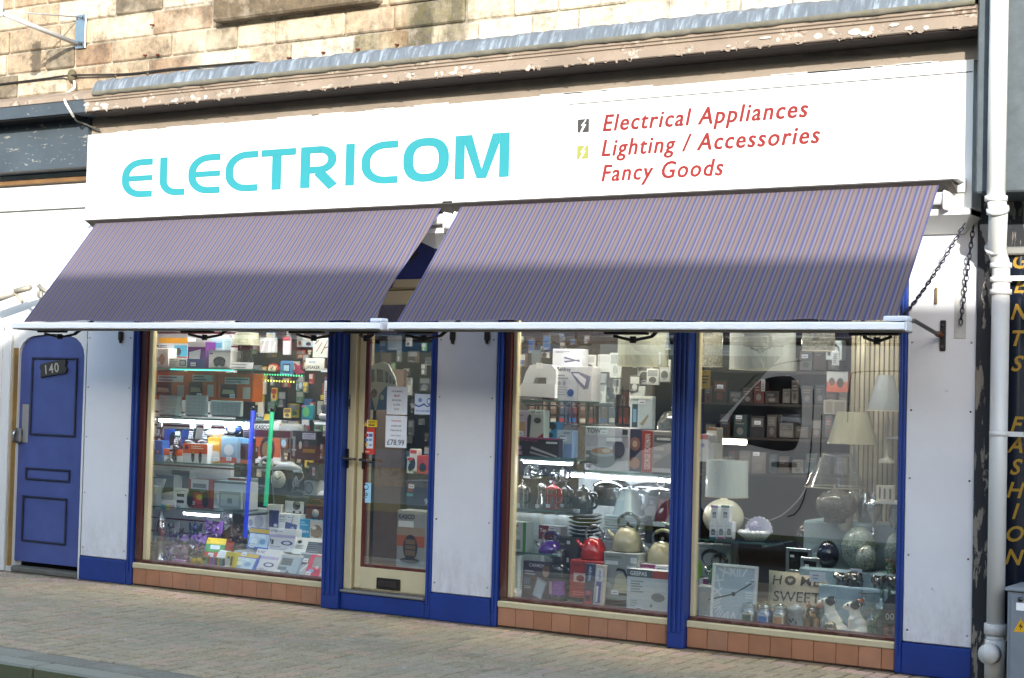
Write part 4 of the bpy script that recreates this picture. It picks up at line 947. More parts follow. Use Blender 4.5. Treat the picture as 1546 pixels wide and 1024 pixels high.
carton('blue phone box at the left end of the third shelf', (219, 665, 245, 699), .28, .08, '1f5c9c', [('t', .08, .86, .08, 'Panasonic', 'e8e8f0'), ('e', .5, .35, .14, .28, '16181c'), ('e', .25, .7, .08, .06, 'd8a860'), ('e', .75, .5, .07, .05, 'd08850'), ('e', .3, .2, .06, .05, 'c8c0b0')])
carton('royal blue phone box standing behind the front phones', (247, 648, 276, 678), .42, .08, '2a4a9a', [('e', .5, .5, .2, .35, '1a1c22'), ('r', .75, .1, .95, .9, '3a66b8')])
carton('orange and white twin phone box in the middle of the third shelf', (276, 670, 313, 700), .26, .08, 'd0d0d0', [('r', 0, .5, 1, 1, 'd05a1e'), ('r', .08, .7, .22, .9, '2a2c58'), ('e', .42, .35, .07, .3, '22242a'), ('e', .72, .32, .07, .3, '22242a'), ('r', .4, .5, .46, .62, 'd8a820'), ('l', .35, .72, .95, .92, 2, 'e0c8b0')])
carton('orange and white single phone box beside the twin phone box', (246, 678, 275, 700), .3, .08, 'd0d0d0', [('r', 0, .55, 1, 1, 'd05a1e'), ('e', .65, .3, .08, .3, '22242a')])
carton('orange and yellow box with a folded white leaflet on the third shelf', (313, 661, 333, 699), .32, .09, 'c88a2a', [('r', .1, .7, .9, .85, 'd8b868'), ('p', [(0, 0), (1, .1), (.9, .45), (.2, .5)], 'c4c4c0')])
carton('pale blue box with red base on the third shelf', (333, 660, 358, 699), .3, .09, '7c9cb0', [('r', 0, 0, 1, .2, 'a83c28'), ('e', .5, .5, .3, .22, 'b8c0c4')])
carton('dark box with orange and blue stripes at the right of the third shelf', (358, 662, 375, 700), .34, .09, '2e3844', [('r', 0, .8, 1, 1, '5c88a8'), ('r', 0, 0, 1, .15, 'b04a28'), ('e', .5, .45, .3, .25, '16181a')])
phone('cordless phone standing highest at the left end of the third shelf', (230, 635, 241, 665), .34); phone('cordless phone with brass keys before the royal blue box', (256, 648, 270, 677), .3); phone('left one of the two tall cordless phones under the strip light', (278, 637, 292, 669), .33); phone('right one of the two tall cordless phones under the strip light', (299, 637, 314, 669), .33); phone('small cordless phone with a glowing pale screen on the third shelf', (249, 669, 259, 699), .22)
t = thing('rice_cooker', 'round white plastic bowl between the phones and the blue helmet', 'bowl', tuple(P(322, 661, .4))); x0, x1, z0, z1_ = fr((312, 645, 336, 661), .4); MB('plastic', 'c2c4c6').lathe([(.05, 0), (.08, .03), (.082, .05), (.05, .07), (.0, .075)], (x0+x1)/2, .42, z0, 20).build('bowl_body', t); MB('plastic', 'a4a8ac').lathe([(.083, .046), (.083, .054)], (x0+x1)/2, .42, z0, 20).build('rim', t)
t = thing('helmet_toy', 'blue and white domed iron on a black stand under the strip light', 'iron', tuple(P(345, 655, .3))); x0, x1, z0, z1_ = fr((333, 638, 358, 656), .3); MB('gloss', '3c5c9c').ball((x0+x1)/2, .36, z0+.05, .075, .06, .055).build('dome', t); MB('gloss', '1a1a1c').lathe([(.08, 0), (.08, .018)], (x0+x1)/2, .36, z0-.01, 18, sy=.8).build('stand', t); MB('gloss', 'd8d8dc').ball((x0+x1)/2+.02, .31, z0+.035, .035, .025, .03).build('visor', t)
# fourth shelf
carton('small white earphone box at the left end of the lowest shelf', (217, 733, 236, 768), .28, .06, 'd4d6d6', [('l', .1, .78, .7, .95, 2, '8a8e92'), ('e', .3, .55, .16, .08, '707478'), ('p', [(.15, .5), (.2, .5), (.9, .2), (.85, .2)], '4a4e54'), ('r', .05, .04, .6, .08, 'a0a4a8')])
carton('tall white and black phone box with purple strip on the lowest shelf', (235, 717, 262, 757), .38, .08, 'd0d2d4', [('r', 0, .85, 1, 1, '2a2a50'), ('p', [(.35, .3), (1, .4), (1, .85), (.6, .85)], '3a3c40'), ('e', .2, .55, .1, .06, '7878b0'), ('l', .1, .7, .5, .82, 2, 'a0a4a8')])
carton('white and dark phone box standing behind on the lowest shelf', (259, 710, 286, 742), .46, .08, 'c8c8cc', [('r', 0, .72, 1, 1, '2e2c40'), ('p', [(.1, .5), (.6, .5), (.6, .7), (.1, .7)], 'b4b8bc'), ('r', .6, 0, 1, .72, '4a4248')])
carton('white twin socket box with two dark windows on the lowest shelf', (262, 738, 282, 768), .28, .06, 'd6d6d4', [('r', .25, .6, .8, .75, '20242c'), ('r', .25, .28, .8, .43, '20242c'), ('l', .1, .82, .9, .95, 2, '9a9ca0')])
carton('white note with cyan, yellow and pink squares before the boxes', (243, 756, 264, 769), .22, .02, 'd2d4d8', [('r', 0, 0, .34, .5, '38b0c8'), ('r', .34, 0, .68, .5, 'd8c838'), ('r', .68, 0, 1, .5, 'd08898')], name='note_block', cat='note')
t = thing('clock_radio', 'boxed red and black clock radio set on the lowest shelf', 'radio', tuple(P(302, 767, .3))); carton(None, (284, 724, 318, 767), .3, .12, '8a2424', [('r', .12, .62, .9, 1, 'b4b4b4'), ('r', .2, .7, .8, .85, '5c6064'), ('r', .3, .15, .72, .55, 'c03a3a'), ('e', .52, .38, .14, .1, 'c8b030')], parent=t, name='carton', mat='card')
x0, x1, z0, z1_ = fr((285, 735, 317, 765), .285); mb = MB('gloss', '17181a'); mb.box(x0+.005, x0+.055, .24, .29, z0, z0+.11, None, None, .02); mb.box(x1-.06, x1-.005, .24, .29, z0, z0+.115, None, None, .02); mb.build('speaker_pair', t); MB('chrome', 'c8ccd0').box(x0+.02, x1-.02, .25, .29, z0+.115, z0+.14, None, None, .01).build('handle_bar', t)
carton('wide grey and white appliance box at the right of the lowest shelf', (319, 727, 372, 769), .34, .14, 'b8bec4', [('r', .05, .1, .95, .55, 'a0a8ae'), ('p', [(.2, .2), (.6, .2), (.7, .45), (.15, .5)], 'ccd0d4'), ('r', 0, .92, 1, 1, '606468')])
carton('red, white and blue box stacked on the grey appliance box', (338, 722, 375, 746), .5, .12, 'b8bcc0', [('r', .15, .45, 1, 1, 'b0432e'), ('r', .3, .05, .95, .35, '4a86b0')])
carton('clear plastic tool case right of the lowest shelf', (330, 742, 364, 768), .3, .03, 'a8b2ba', [('r', .1, .15, .9, .8, 'c4ccd2'), ('r', .4, .3, .6, .6, '8a949c')], mat='gloss')
# floor of the left window
def lava(label, box, Y):
    x0, x1, z0, z1_ = fr(box, Y); cx = (x0+x1)/2; r = (x1-x0)/2; h = z1_-z0; t = thing('lava_lamp', label, 'lamp', (cx, Y, z0))
    MB('metal', 'b8b8bc').lathe([(r, 0), (r*.8, h*.06), (r*.72, h*.36), (r*.8, h*.38)], cx, Y+r, z0, 18).build('base', t)
    MB('clear').lathe([(r*.8, h*.38), (r*.95, h*.5), (r*.85, h*.7), (r*.6, h*.82)], cx, Y+r, z0, 18, cap=False).build('bottle', t)
    MB('metal', 'b8b8bc').lathe([(r*.6, h*.82), (r*.35, h*.98), (r*.2, h)], cx, Y+r, z0, 18).build('cap', t)
    mb = MB('gloss', '9c2024'); rg = random.Random(2)
    for (u, v, s_) in ((-.2, .75, .4), (.2, .55, .55), (-.3, .66, .45), (.1, .46, .45), (.3, .8, .3), (.0, .42, .5)): mb.ball(cx+r*u, Y+r, z0+h*v, r*s_, r*s_, r*s_*1.3, n=10)
    mb.build('wax', t)
lava('silver lava lamp with red wax at the left of the window bed', (226, 772, 243, 847), .2)
def ornament(label, box, Y, cols, name='ornament', n_=46, seed=1):
    "fantasy figurine: clustered crystals and wings of glazed resin on a round base"
    x0, x1, z0, z1_ = fr(box, Y); cx = (x0+x1)/2; w_ = x1-x0; h = z1_-z0; rg = random.Random(seed); t = thing(name, label, 'ornament', (cx, Y, z0), 'fantasy ornaments on the window bed')
    MB('gloss', cols[0]).lathe([(w_*.46, 0), (w_*.44, h*.06), (w_*.3, h*.14)], cx, Y+w_*.4, z0, 16, sy=.7).build('base', t)
    mb = MB('gloss')
    for k in range(n_):
        a_ = rg.uniform(0, 6.28); q = rg.random(); rr_ = w_*.44*math.sqrt(rg.random())*(1-q*.55); c_ = Vector((cx+rr_*math.cos(a_), Y+w_*.38+rr_*math.sin(a_)*.6, z0+h*(.1+.75*q)))
        s_ = w_*rg.uniform(.05, .13); d = Vector((rg.gauss(0, 1), rg.gauss(0, .6), rg.gauss(.6, 1))).normalized()
        cl = rg.choice(cols); mt_ = 'metal' if cl in ('a8823c', 'b4b4bc') else 'gloss'
        mb.tube([c_-d*s_, c_, c_+d*s_*1.6], [s_*.35, s_*.7, s_*.05], 5, cl, mt_)
    mb.build('figure', t)
    mb = MB('gloss')
    for sg in (-1, 1):
        p0 = Vector((cx, Y+w_*.3, z0+h*.55)); tipw = Vector((cx+sg*w_*.5, Y+w_*.45, z0+h*.98)); lo_ = Vector((cx+sg*w_*.46, Y+w_*.4, z0+h*.42))
        mb.add([p0, tipw, lo_, p0+Vector((0, .012, -.02)), tipw+Vector((0, .006, 0)), lo_+Vector((0, .006, 0))], [(0, 1, 2), (5, 4, 3), (0, 3, 4, 1), (1, 4, 5, 2), (2, 5, 3, 0)], cols[-1])
    mb.build('wings', t)
PU = ['5a3a7a', '7c52a0', 'b4b4bc', '3c2c58', '8a6aa8']
ornament('silver and purple crystal dragon ornament behind the lava lamp', (240, 786, 262, 818), .45, ['8a8890', 'b4b4bc', '6c6478', 'c4c4cc'], seed=3)
ornament('small blue and orange figure ornament left of the owl', (254, 797, 270, 815), .5, ['2a4a7a', '8a5a3a', 'b4b4bc', '1a1c30'], seed=4)
ornament('dark blue owl ornament on a purple globe', (277, 789, 297, 812), .4, ['1c3050', '2a4a70', '3a3a70', '16202c'], seed=5)
ornament('purple crystal dragon globe ornament below the dark blue owl', (274, 806, 301, 832), .35, PU, seed=6)
ornament('tall purple winged dragon ornament under the strip light', (298, 782, 326, 826), .42, PU+['7c52a0'], n_=60, seed=7)
ornament('gold winged dragon ornament beside the purple dragon', (312, 792, 338, 830), .5, ['a8823c', '8a6420', 'c09a48', '6a4a18'], n_=50, seed=8)
ornament('purple and blue crystal ball ornament at the front left', (232, 822, 256, 848), .22, ['3c3c88', '6a4a9c', '8a6aa8', 'b4b4bc'], seed=9)
ornament('pink and silver crystal ball ornament at the front', (251, 822, 276, 848), .2, ['8a5a8a', 'b4b4bc', '9a7ab0', 'a08a98'], seed=10)
ornament('purple and silver dragon ornament behind the front crystal balls', (242, 806, 272, 826), .32, PU, seed=11)
ornament('small green and gold dragon ornament right of the crystal balls', (262, 815, 279, 838), .3, ['4a6a3a', 'a8823c', '6a7a48', '3a3a2a'], seed=12)
ornament('copper coloured dragon on a glass ball at the front', (275, 824, 297, 852), .2, ['8a5a3a', 'b4b4bc', 'a8823c', '4a3428'], seed=13)
ornament('dark bronze tree ornament right of the gold dragon', (340, 786, 366, 832), .45, ['4a3a30', '6a5444', '3a2c24', '584838'], n_=60, seed=14)
ornament('dark silver skull ornament on the clear box', (331, 772, 345, 790), .4, ['55565a', '7a7c80', '3a3a3c', '66686c'], seed=15)
for k, (bx, cl, lb) in enumerate((((289, 832, 298, 854), '1c1c1c', 'small black toy motorbike with yellow wheel at the front'), ((297, 831, 306, 854), '26241c', 'small black toy motorbike right of another at the front'))):
    x0, x1, z0, z1_ = fr(bx, .2); cx = (x0+x1)/2; r = (x1-x0)/2; t = thing('toy_bike', lb, 'toy', (cx, .2, z0)); MB('rough', 'c0a420').tube([(cx, .19, z0+r), (cx, .21, z0+r)], r, 14, 'c0a420').build('wheel', t); MB('gloss', cl).box(cx-r, cx+r, .2, .3, z0+r*1.2, z0+r*2.4, None, None, .01).build('toy_body', t); MB('chrome', 'b0b0b0').tube([(cx-r, .2, z1_), (cx, .21, z1_-.01), (cx+r, .2, z1_)], .004, 6).build('handlebar', t)
carton('yellow, green and red striped box with a white price card', (307, 812, 336, 843), .3, .1, 'b83a1e', [('r', 0, .7, 1, 1, 'd0b41c'), ('r', 0, .3, 1, .7, '2e8a48'), ('r', .25, .45, .75, .65, 'c8d0d8')], lean=18)
carton('white price leaflet lying on the red tray', (322, 828, 341, 848), .22, .01, 'd0d4d8', [('l', .1, .1, .9, .9, 5, '9a9ea6'), ('r', 0, 0, 1, .1, 'b82a28')], lean=35, yaw=-8, name='leaflet', cat='leaflet')
t = thing('lighter_tray', 'open white tray with a row of coloured lighters at the front', 'tray', tuple(P(322, 858, .14))); x0, x1, z0, z1_ = fr((307, 843, 338, 858), .14)
MB('card', 'd0d0d0').box(x0, x1, .14, .2, z0, z0+.02).box(x0, x1, .2, .205, z0, z1_).build('tray', t)
for k, cl in enumerate(('2a8a4a', 'b02a2a', '2a5ab0', '8a3a9a', '1c1c1c', 'c8a020', '2a9aa0', '404448')):
    xx = x0+.008+(x1-x0-.016)*k/8; MB('gloss', cl).box(xx, xx+(x1-x0)/11, .155, .17, z0+.021, z1_+.005, None, None, .003).build('lighter', t)
carton('bright yellow blister pack at the front beside the lighters', (338, 833, 354, 856), .2, .03, 'c8b414', [('r', .2, .1, .4, .7, '2a2a18'), ('r', .55, .1, .75, .7, '2a2a18'), ('e', .4, .5, .1, .1, '303020')], lean=12)
# sticks
for (pa, pb, cl, lb) in (((382, 620), (370, 812), '1c36c8', 'tall blue lit stick leaning in the left window'), ((411, 622), (401, 764), '14a878', 'tall green lit stick leaning in the left window')):
    a_, b_ = P(*pa, .24), P(*pb, .2); t = thing('light_stick', lb, 'light stick', tuple(b_), 'coloured light sticks'); MB('glow_low', cl).tube([a_, b_], .0165, 12, cl).build('tube', t); MB('gloss', '16181c').tube([a_, a_+(a_-b_).normalized()*.03], .017, 12).build('end_cap', t)
# right half: back clutter
def packs(px0, px1, py0, py1, Y, n_, seed, where, grp, sz=(7, 13, 9, 20), pal=None, dark=1.):
    rg = random.Random(seed); pal = pal or [('blue', '2c4a74'), ('white', '9a9c9a'), ('grey', '5c6166'), ('green', '3c6440'), ('black', '202226'), ('red', '8a2c28'), ('pale blue', '8aa8ba'), ('yellow', 'b09a38'), ('brown', '5c4434'), ('cream', 'a8a08a')]
    cols_ = max(1, int(math.sqrt(n_*(px1-px0)/(py1-py0)))); rows = math.ceil(n_/cols_)
    for k in range(n_):
        i, j = k % cols_, k//cols_; cx = px0+(px1-px0)*(i+.5)/cols_+rg.uniform(-7, 7); cy = py0+(py1-py0)*(j+.5)/rows+rg.uniform(-8, 8)
        q_ = rg.choice([.8, 1, 1, 1.5]); w_, h_ = rg.uniform(sz[0], sz[1])*q_, rg.uniform(sz[2], sz[3])*rg.choice([q_, 1.3]); nm, cl = rg.choice(pal); c2 = rg.choice(pal)[1]
        pr = [('r', .1, rg.uniform(.5, .6), .9, .92, rg.choice(['9a9a98', c2, c2, '7c7e7e'])), ('e', .5, .3, rg.uniform(.2, .35), .2, c2), ('l', .15, .05, .85, .2, 2, '909090')]
        carton(f'{nm} hanging pack {where}', (cx-w_/2, cy-h_/2, cx+w_/2, cy+h_/2), Y+rg.uniform(-.06, .06), .02, cl, pr, yaw=rg.uniform(-12, 12), name='hanging_pack', cat='pack', group=grp)
packs(380, 496, 510, 716, .98, 70, 21, 'at the back of the left window', 'packs hanging at the back of the left window')
carton('white lead clip bag hanging at the top of the left window', (392, 510, 417, 533), .9, .02, 'a8acb0', [('p', [(.1, .1), (.3, .9), (.4, .9), (.2, .1)], 'd8d8d8'), ('p', [(.5, .05), (.6, .95), (.7, .95), (.65, .05)], 'd0d4d4'), ('p', [(.75, .2), (.95, .8), (.99, .7), (.85, .1)], 'c8ccd0')], name='hanging_bag', cat='bag')
carton('narrow pink and white pack hanging in the left window', (427, 509, 438, 536), .9, .02, 'c0b8c0', [('r', 0, .8, 1, 1, '9a3a4a'), ('r', .1, .05, .9, .35, 'd4d0d4')], name='hanging_pack', cat='pack')
carton('white card of black cables hanging at the right of the left window', (472, 511, 500, 540), .7, .01, 'b8bab8', [('p', [(.2, .3), (.5, .8), (.53, .8), (.24, .3)], '26282a'), ('p', [(.45, .2), (.8, .9), (.83, .9), (.5, .2)], '26282a'), ('p', [(.1, .7), (.35, .95), (.37, .92), (.13, .67)], '26282a'), ('p', [(.6, .5), (.9, .6), (.9, .56), (.6, .46)], '26282a')], name='cable_card', cat='card')
carton('white speaker sign with coloured letters in the left window', (461, 541, 489, 560), .6, .01, 'cdcfcd', [('t', .18, .62, .2, 'xoom', '3a6ab0'), ('t', .06, .16, .24, 'SPEAKER', '26282c', .02)], name='speaker_sign', cat='sign')
t = thing('alarm_clock', 'small red alarm clock with cream dial in the left window', 'clock', tuple(P(410, 565, .8))); x0, x1, z0, z1_ = fr((403, 551, 418, 566), .8); cx, cz, r = (x0+x1)/2, (z0+z1_)/2, (x1-x0)/2
MB('gloss', '8a241c').tube([(cx, .8, cz), (cx, .86, cz)], r, 20).build('case', t); mb = MB('ink', 'c8c09c'); mb.disc(cx, .799, cz, r*.78, r*.78); mb.build('dial', t); mb = MB('ink', '222222'); stroke(mb, [(cx-r*.3, cz+r*.3), (cx, cz), (cx+r*.1, cz+r*.55)], .006, .798, '222222'); mb.build('hands', t)
carton('pink and blue phone pack tilted in the left window', (424, 545, 441, 567), .75, .02, '3c6a98', [('r', .2, .2, .8, .8, '1c2830'), ('r', .28, .3, .72, .7, '88a8bc')], yaw=8, name='phone_pack', cat='pack')
t = thing('star_pack', 'shiny pink star ornament hanging beside the phone pack', 'ornament', tuple(P(450, 560, .8))); c0 = P(449, 559, .8); MB('gloss', 'a03a5a').prism([(c0.x+(.07 if i % 2 else .03)*math.cos(R(90+36*i)), c0.z+(.07 if i % 2 else .03)*math.sin(R(90+36*i))) for i in range(10)], .8, .82).build('star', t)
for (pa, pb, cl, lb) in (((382, 574), (446, 577), 'd8e060', 'yellow string of tiny lights in the left window'), ((398, 565), (458, 568), '40d890', 'green string of tiny lights above the yellow string')):
    a_, b_ = P(*pa, .7), P(*pb, .7); t = thing('light_string', lb, 'string of lights', tuple(a_)); MB('rough', '2c3028').tube([a_, b_], .005, 6).build('cord', t); mb = MB('glow_mid', cl); [mb.ball(*(a_.lerp(b_, (i+.5)/15)), .0075, n=8) for i in range(15)]; mb.build('bulbs', t)
carton('white heater carton with black heater and red band in the left window', (380, 634, 424, 700), .95, .15, 'b8bcbe', [('r', 0, 0, 1, .15, 'c4c4c4'), ('r', .1, .15, 1, .62, 'a0502e'), ('t', .12, .78, .09, 'KASCO', '1c1c20', .03), ('e', .55, .32, .26, .3, '1e1e22'), ('e', .55, .32, .18, .2, '6a5a44')])
t = thing('serving_dish', 'oval white dish standing upright behind the green stick', 'dish', tuple(P(437, 656, .6))); x0, x1, z0, z1_ = fr((418, 640, 456, 658), .6); MB('plastic', 'b8bcbc').box(x0, x1, .6, .66, z0, z1_, None, None, .03).build('dish_body', t); MB('plastic', 'a4a8a8').box(x0+.02, x1-.02, .595, .601, z0+.015, z1_-.02, None, None, .004).build('inset', t)
carton('pinkish paper price strip across the sticks', (367, 649, 442, 661), .26, .003, 'a8949a', [('r', .25, .1, .95, .9, '98505c'), ('l', .02, .1, .24, .9, 3, '4a4a6a')], name='price_strip', cat='card')
carton('dark poster box with a wine bottle picture in the left window', (439, 651, 478, 694), .5, .05, '2e2a2c', [('r', .45, .72, .95, .94, 'b0acc0'), ('l', .48, .74, .92, .92, 3, '7a788a'), ('r', .08, .1, .18, .8, '8a8a88'), ('r', .05, .3, .22, .36, 'a8a8a4'), ('e', .38, .5, .06, .14, 'c0b4b0'), ('r', .48, .25, .95, .38, '8a6a2c'), ('e', .6, .55, .1, .12, '55484c')])
striplight('short white strip light under the speaker at the right of the left window', (474, 638), (497, 640), .42, 'e8ecf0', 'glow_low', .012)
striplight('short white strip light under the speaker sign', (484, 559), (499, 561), .42, 'e8ecf0', 'glow_low', .01)
carton('green and blue plush pack hanging beside the white speaker', (455, 612, 472, 634), .6, .03, '2c8a94', [('e', .4, .55, .3, .35, '6ab87a'), ('r', 0, 0, 1, .12, '1c6a8a'), ('r', 0, .85, .4, 1, 'b878a8')], name='plush_pack', cat='pack')
t = thing('kitchen_scale', 'white kitchen scale with grey bowl at the right of the left window', 'scale', tuple(P(488, 634, .4))); x0, x1, z0, z1_ = fr((480, 611, 497, 634), .4); MB('plastic', 'c8cacc').box(x0, x1, .4, .5, z0, z0+(z1_-z0)*.4, None, None, .012).build('scale_body', t); MB('plastic', 'a0a8b0').lathe([(.03, 0), (.06, .03), (.062, .07)], (x0+x1)/2, .46, z0+(z1_-z0)*.42, 18).build('bowl', t)
carton('tall white fan leaflet at the right edge of the left window', (489, 575, 498, 612), .5, .01, 'c8c8c8', [('l', .2, .1, .8, .6, 6, '606468')], name='leaflet', cat='leaflet')
# lower right: risers then goods
riser('tall grey step behind the radios in the left window', (372, 801, 497, 830), .75, 1.0); riser('middle grey step carrying the pump and radio boxes', (372, 811, 494, 850), .5, .74); riser('low grey step carrying the keyboard box in the left window', (350, 838, 492, 866), .32, .49)
x0, x1, z0, z1_ = fr((410, 706, 433, 742), .62); t = thing('wall_clock', 'white round clock in a black square box in the left window', 'clock', ((x0+x1)/2, .62, z0)); MB('card', '26282a').box(x0, x1, .62, .70, z0, z1_, None, None, .004).build('box_frame', t)
cx, cz, r = (x0+x1)/2, (z0+z1_)/2, (x1-x0)*.44; MB('plastic', 'c8c8bc').tube([(cx, .60, cz), (cx, .619, cz)], r, 28).build('dial', t); mb = MB('ink', '202020'); stroke(mb, [(cx-r*.45, cz+r*.3), (cx, cz), (cx+r*.55, cz+r*.35)], .006, .598, '202020'); [mb.quad((cx+r*.82*math.cos(a_)-.003, .5985, cz+r*.82*math.sin(a_)-.003), (cx+r*.82*math.cos(a_)+.003, .5985, cz+r*.82*math.sin(a_)-.003), (cx+r*.82*math.cos(a_)+.003, .5985, cz+r*.82*math.sin(a_)+.003), (cx+r*.82*math.cos(a_)-.003, .5985, cz+r*.82*math.sin(a_)+.003)) for a_ in [6.283*i/12 for i in range(12)]]; mb.build('hands', t)
t = thing('ring_lamp', 'grey ring shaped magnifier lamp head beside the white clock', 'lamp', tuple(P(411, 765, .55))); c0 = P(402, 701, .5); MB('plastic', 'a4aaac').tube([(c0.x+.05*math.cos(a_), .5+.01*math.cos(a_), c0.z+.05*math.sin(a_)) for a_ in [6.283*i/24 for i in range(24)]], .014, 8, closed=True).build('ring_head', t); MB('metal', 'a8a8a8').tube([(c0.x+.05, .52, c0.z), P(412, 740, .56), P(414, 765, .56)], .006, 6).build('stem', t); MB('plastic', '909498').lathe([(.06, 0), (.055, .015)], P(413, 766, .58).x, .58, P(413, 766, .58).z, 18).build('foot', t)
t = thing('desk_lamp', 'white gooseneck desk lamp above the radios', 'lamp', tuple(P(447, 745, .55))); a_ = P(433, 706, .5); MB('plastic', 'c0c4c6').tube([P(413, 708, .5), P(425, 703, .5), P(440, 704, .5), P(453, 708, .5)], [.01, .03, .035, .012], 12).build('lamp_head', t); MB('chrome', 'b0b0b0').tube(smooth([P(453, 708, .5), P(458, 720, .52), P(444, 735, .55), P(440, 752, .56)]), .007, 8).build('gooseneck', t)
t = thing('cone_bulb', 'white twisted wire bulb hanging between the clock and the round speaker', 'bulb', tuple(P(447, 738, .58))); a_ = P(447, 719, .58); mb = MB('plastic', 'b8bcc4'); [mb.tube(smooth([(a_.x, .58, a_.z), (a_.x+.028*math.cos(k), .58+.02*math.sin(k), a_.z-.05), (a_.x+.02*math.cos(k), .58+.02*math.sin(k), a_.z-.085)], 4), .0035, 5) for k in range(7)]; mb.build('wires', t)
def radio(label, box, Y, col, face, dial, handle):
    x0, x1, z0, z1_ = fr(box, Y); w_, h = x1-x0, (z1_-z0)*.78; t = thing('portable_radio', label, 'radio', ((x0+x1)/2, Y, z0)); MB('gloss', col).box(x0, x1, Y, Y+.07, z0, z0+h, None, None, .014).build('case', t)
    mb = MB('plastic', face); mb.box(x0+.012, x1-.012, Y-.003, Y, z0+.012, z0+h*.72, None, None, .002); mb.build('front', t)
    mb = MB('gloss', dial); mb.tube([(x0+w_*.62, Y-.012, z0+h*.5), (x0+w_*.62, Y-.003, z0+h*.5)], h*.24, 18); mb.build('tuning_dial', t)
    for u in (.5, .8): MB('gloss', '2a2a2c').tube([(x0+w_*u, Y-.012, z0+h*.14), (x0+w_*u, Y-.003, z0+h*.14)], h*.06, 10).build('knob', t)
    MB('gloss', handle).tube([(x0+w_*.22, Y+.035, z0+h), (x0+w_*.25, Y+.035, z1_-.01), (x0+w_*.5, Y+.035, z1_), (x0+w_*.75, Y+.035, z1_-.01), (x0+w_*.78, Y+.035, z0+h)], .009, 8).build('carry_handle', t)
radio('grey and white portable radio with carry handle', (429, 741, 461, 777), .52, '4a4e50', 'c4c6c4', '26282a', '5c6062')
radio('brown leather portable radio with carry handle', (460, 755, 488, 787), .52, '5a3420', '6c4028', 'b8b4a8', '5a3420')
carton('round grey speaker box at the right of the left window', (459, 726, 477, 748), .6, .1, 'a0a4a6', [('e', .4, .5, .36, .42, '55585a'), ('e', .4, .5, .28, .32, '8a8e90')], mat='plastic', name='speaker_box')
phone('cordless phone in a white cradle at the right edge of the left window', (479, 730, 491, 748), .45, 'b8bcc0')
carton('black and pink bottle pack hanging right of the desk lamp', (466, 699, 482, 726), .6, .03, '1e1c20', [('r', .35, .3, .6, .75, 'b0a0b0'), ('e', .48, .5, .1, .12, 'c05a8a')], name='bottle_pack', cat='pack')
t = thing('tower_speaker', 'dark grey speaker with round cone between the sticks', 'speaker', tuple(P(391, 769, .6))); x0, x1, z0, z1_ = fr((381, 733, 402, 769), .6); MB('plastic', '3a4044').box(x0, x1, .6, .7, z0, z1_, None, None, .012).build('cabinet', t); MB('gloss', '23282c').tube([((x0+x1)/2, .592, z0+(z1_-z0)*.4), ((x0+x1)/2, .6, z0+(z1_-z0)*.4)], .05, 20).build('cone', t); [MB('metal', '707478').tube([(x0+.03+.03*i, .592, z1_-.03), (x0+.03+.03*i, .6, z1_-.03)], .01, 10).build('knob', t) for i in range(3)]
carton('white humidifier box behind the blue stick', (373, 767, 402, 802), .5, .08, 'cfd1d0', [('e', .62, .42, .25, .28, 'a4a8ac'), ('r', 0, 0, 1, .12, '78b0d8'), ('l', .1, .82, .6, .94, 2, '707478'), ('e', .2, .35, .12, .15, '8890a0'), ('l', .1, .65, .8, .72, 1, 'c49890')])
carton('cream framed box with a dark blue bottle inside', (403, 762, 425, 800), .5, .07, 'c8c4b4', [('r', .15, .1, .85, .78, '343a68'), ('e', .5, .35, .22, .25, '1c2260'), ('r', .42, .55, .58, .72, '1c2260'), ('e', .62, .18, .14, .07, 'c0c4d0')])
carton('white radio box with a blue radio picture', (420, 776, 452, 811), .46, .08, 'cdcfce', [('p', [(.3, .15), (.85, .2), (.9, .55), (.35, .65)], '3a4a7a'), ('e', .68, .32, .12, .14, '8a94b0'), ('p', [(.6, .6), (.7, .95), (.73, .95), (.65, .6)], '70747a'), ('t', .06, .82, .09, 'JULIE', '50545a'), ('l', .06, .62, .4, .76, 2, '888c90')])
carton('blue box with a brown and cream radio picture', (452, 785, 488, 814), .46, .08, '2a86b0', [('r', .45, 0, 1, 1, 'bdb9b0'), ('e', .72, .42, .24, .34, '7a6a58'), ('r', .5, .15, .94, .5, '8a7a66'), ('e', .62, .6, .1, .1, 'c8c4b8'), ('t', .06, .3, .16, 'Retro', 'd8e4ec'), ('l', .05, .65, .4, .9, 2, '88bcd4')])
def ledbox(label, box, Y, lean, yaw): carton(label, box, Y, .05, '1c56b4', [('r', .06, .1, .94, .72, 'b8d2e4'), ('r', .0, .76, 1, .96, 'c8a82a'), ('t', .08, .56, .15, 'LED PANEL', 'e8f0f8', .02), ('e', .3, .34, .16, .16, 'e0eaf0'), ('e', .68, .36, .14, .13, '7aa0c8'), ('l', .08, .12, .5, .26, 2, '5a7aa8')], lean=lean, yaw=yaw, group='blue and yellow lamp boxes')
ledbox('blue and yellow lamp box standing behind the white boxes', (370, 797, 407, 829), .36, 14, -6); ledbox('blue and yellow lamp box lying lowest at the front', (344, 832, 384, 861), .2, 30, -8)
def ntbox(label, box, Y, lean, yaw): carton(label, box, Y, .09, 'cdd0d6', [('t', .06, .82, .1, 'V-TAC', '34386a', .02), ('r', .0, .6, 1, .72, 'a8a4c8'), ('e', .7, .38, .22, .1, '2e3c7c'), ('e', .7, .38, .14, .06, 'cdd0d6'), ('r', .12, .3, .2, .5, '3a4050'), ('l', .08, .06, .8, .24, 3, '8c90a8'), ('r', .06, .4, .1, .55, '44507c')], lean=lean, yaw=yaw, group='white and blue lamp boxes')
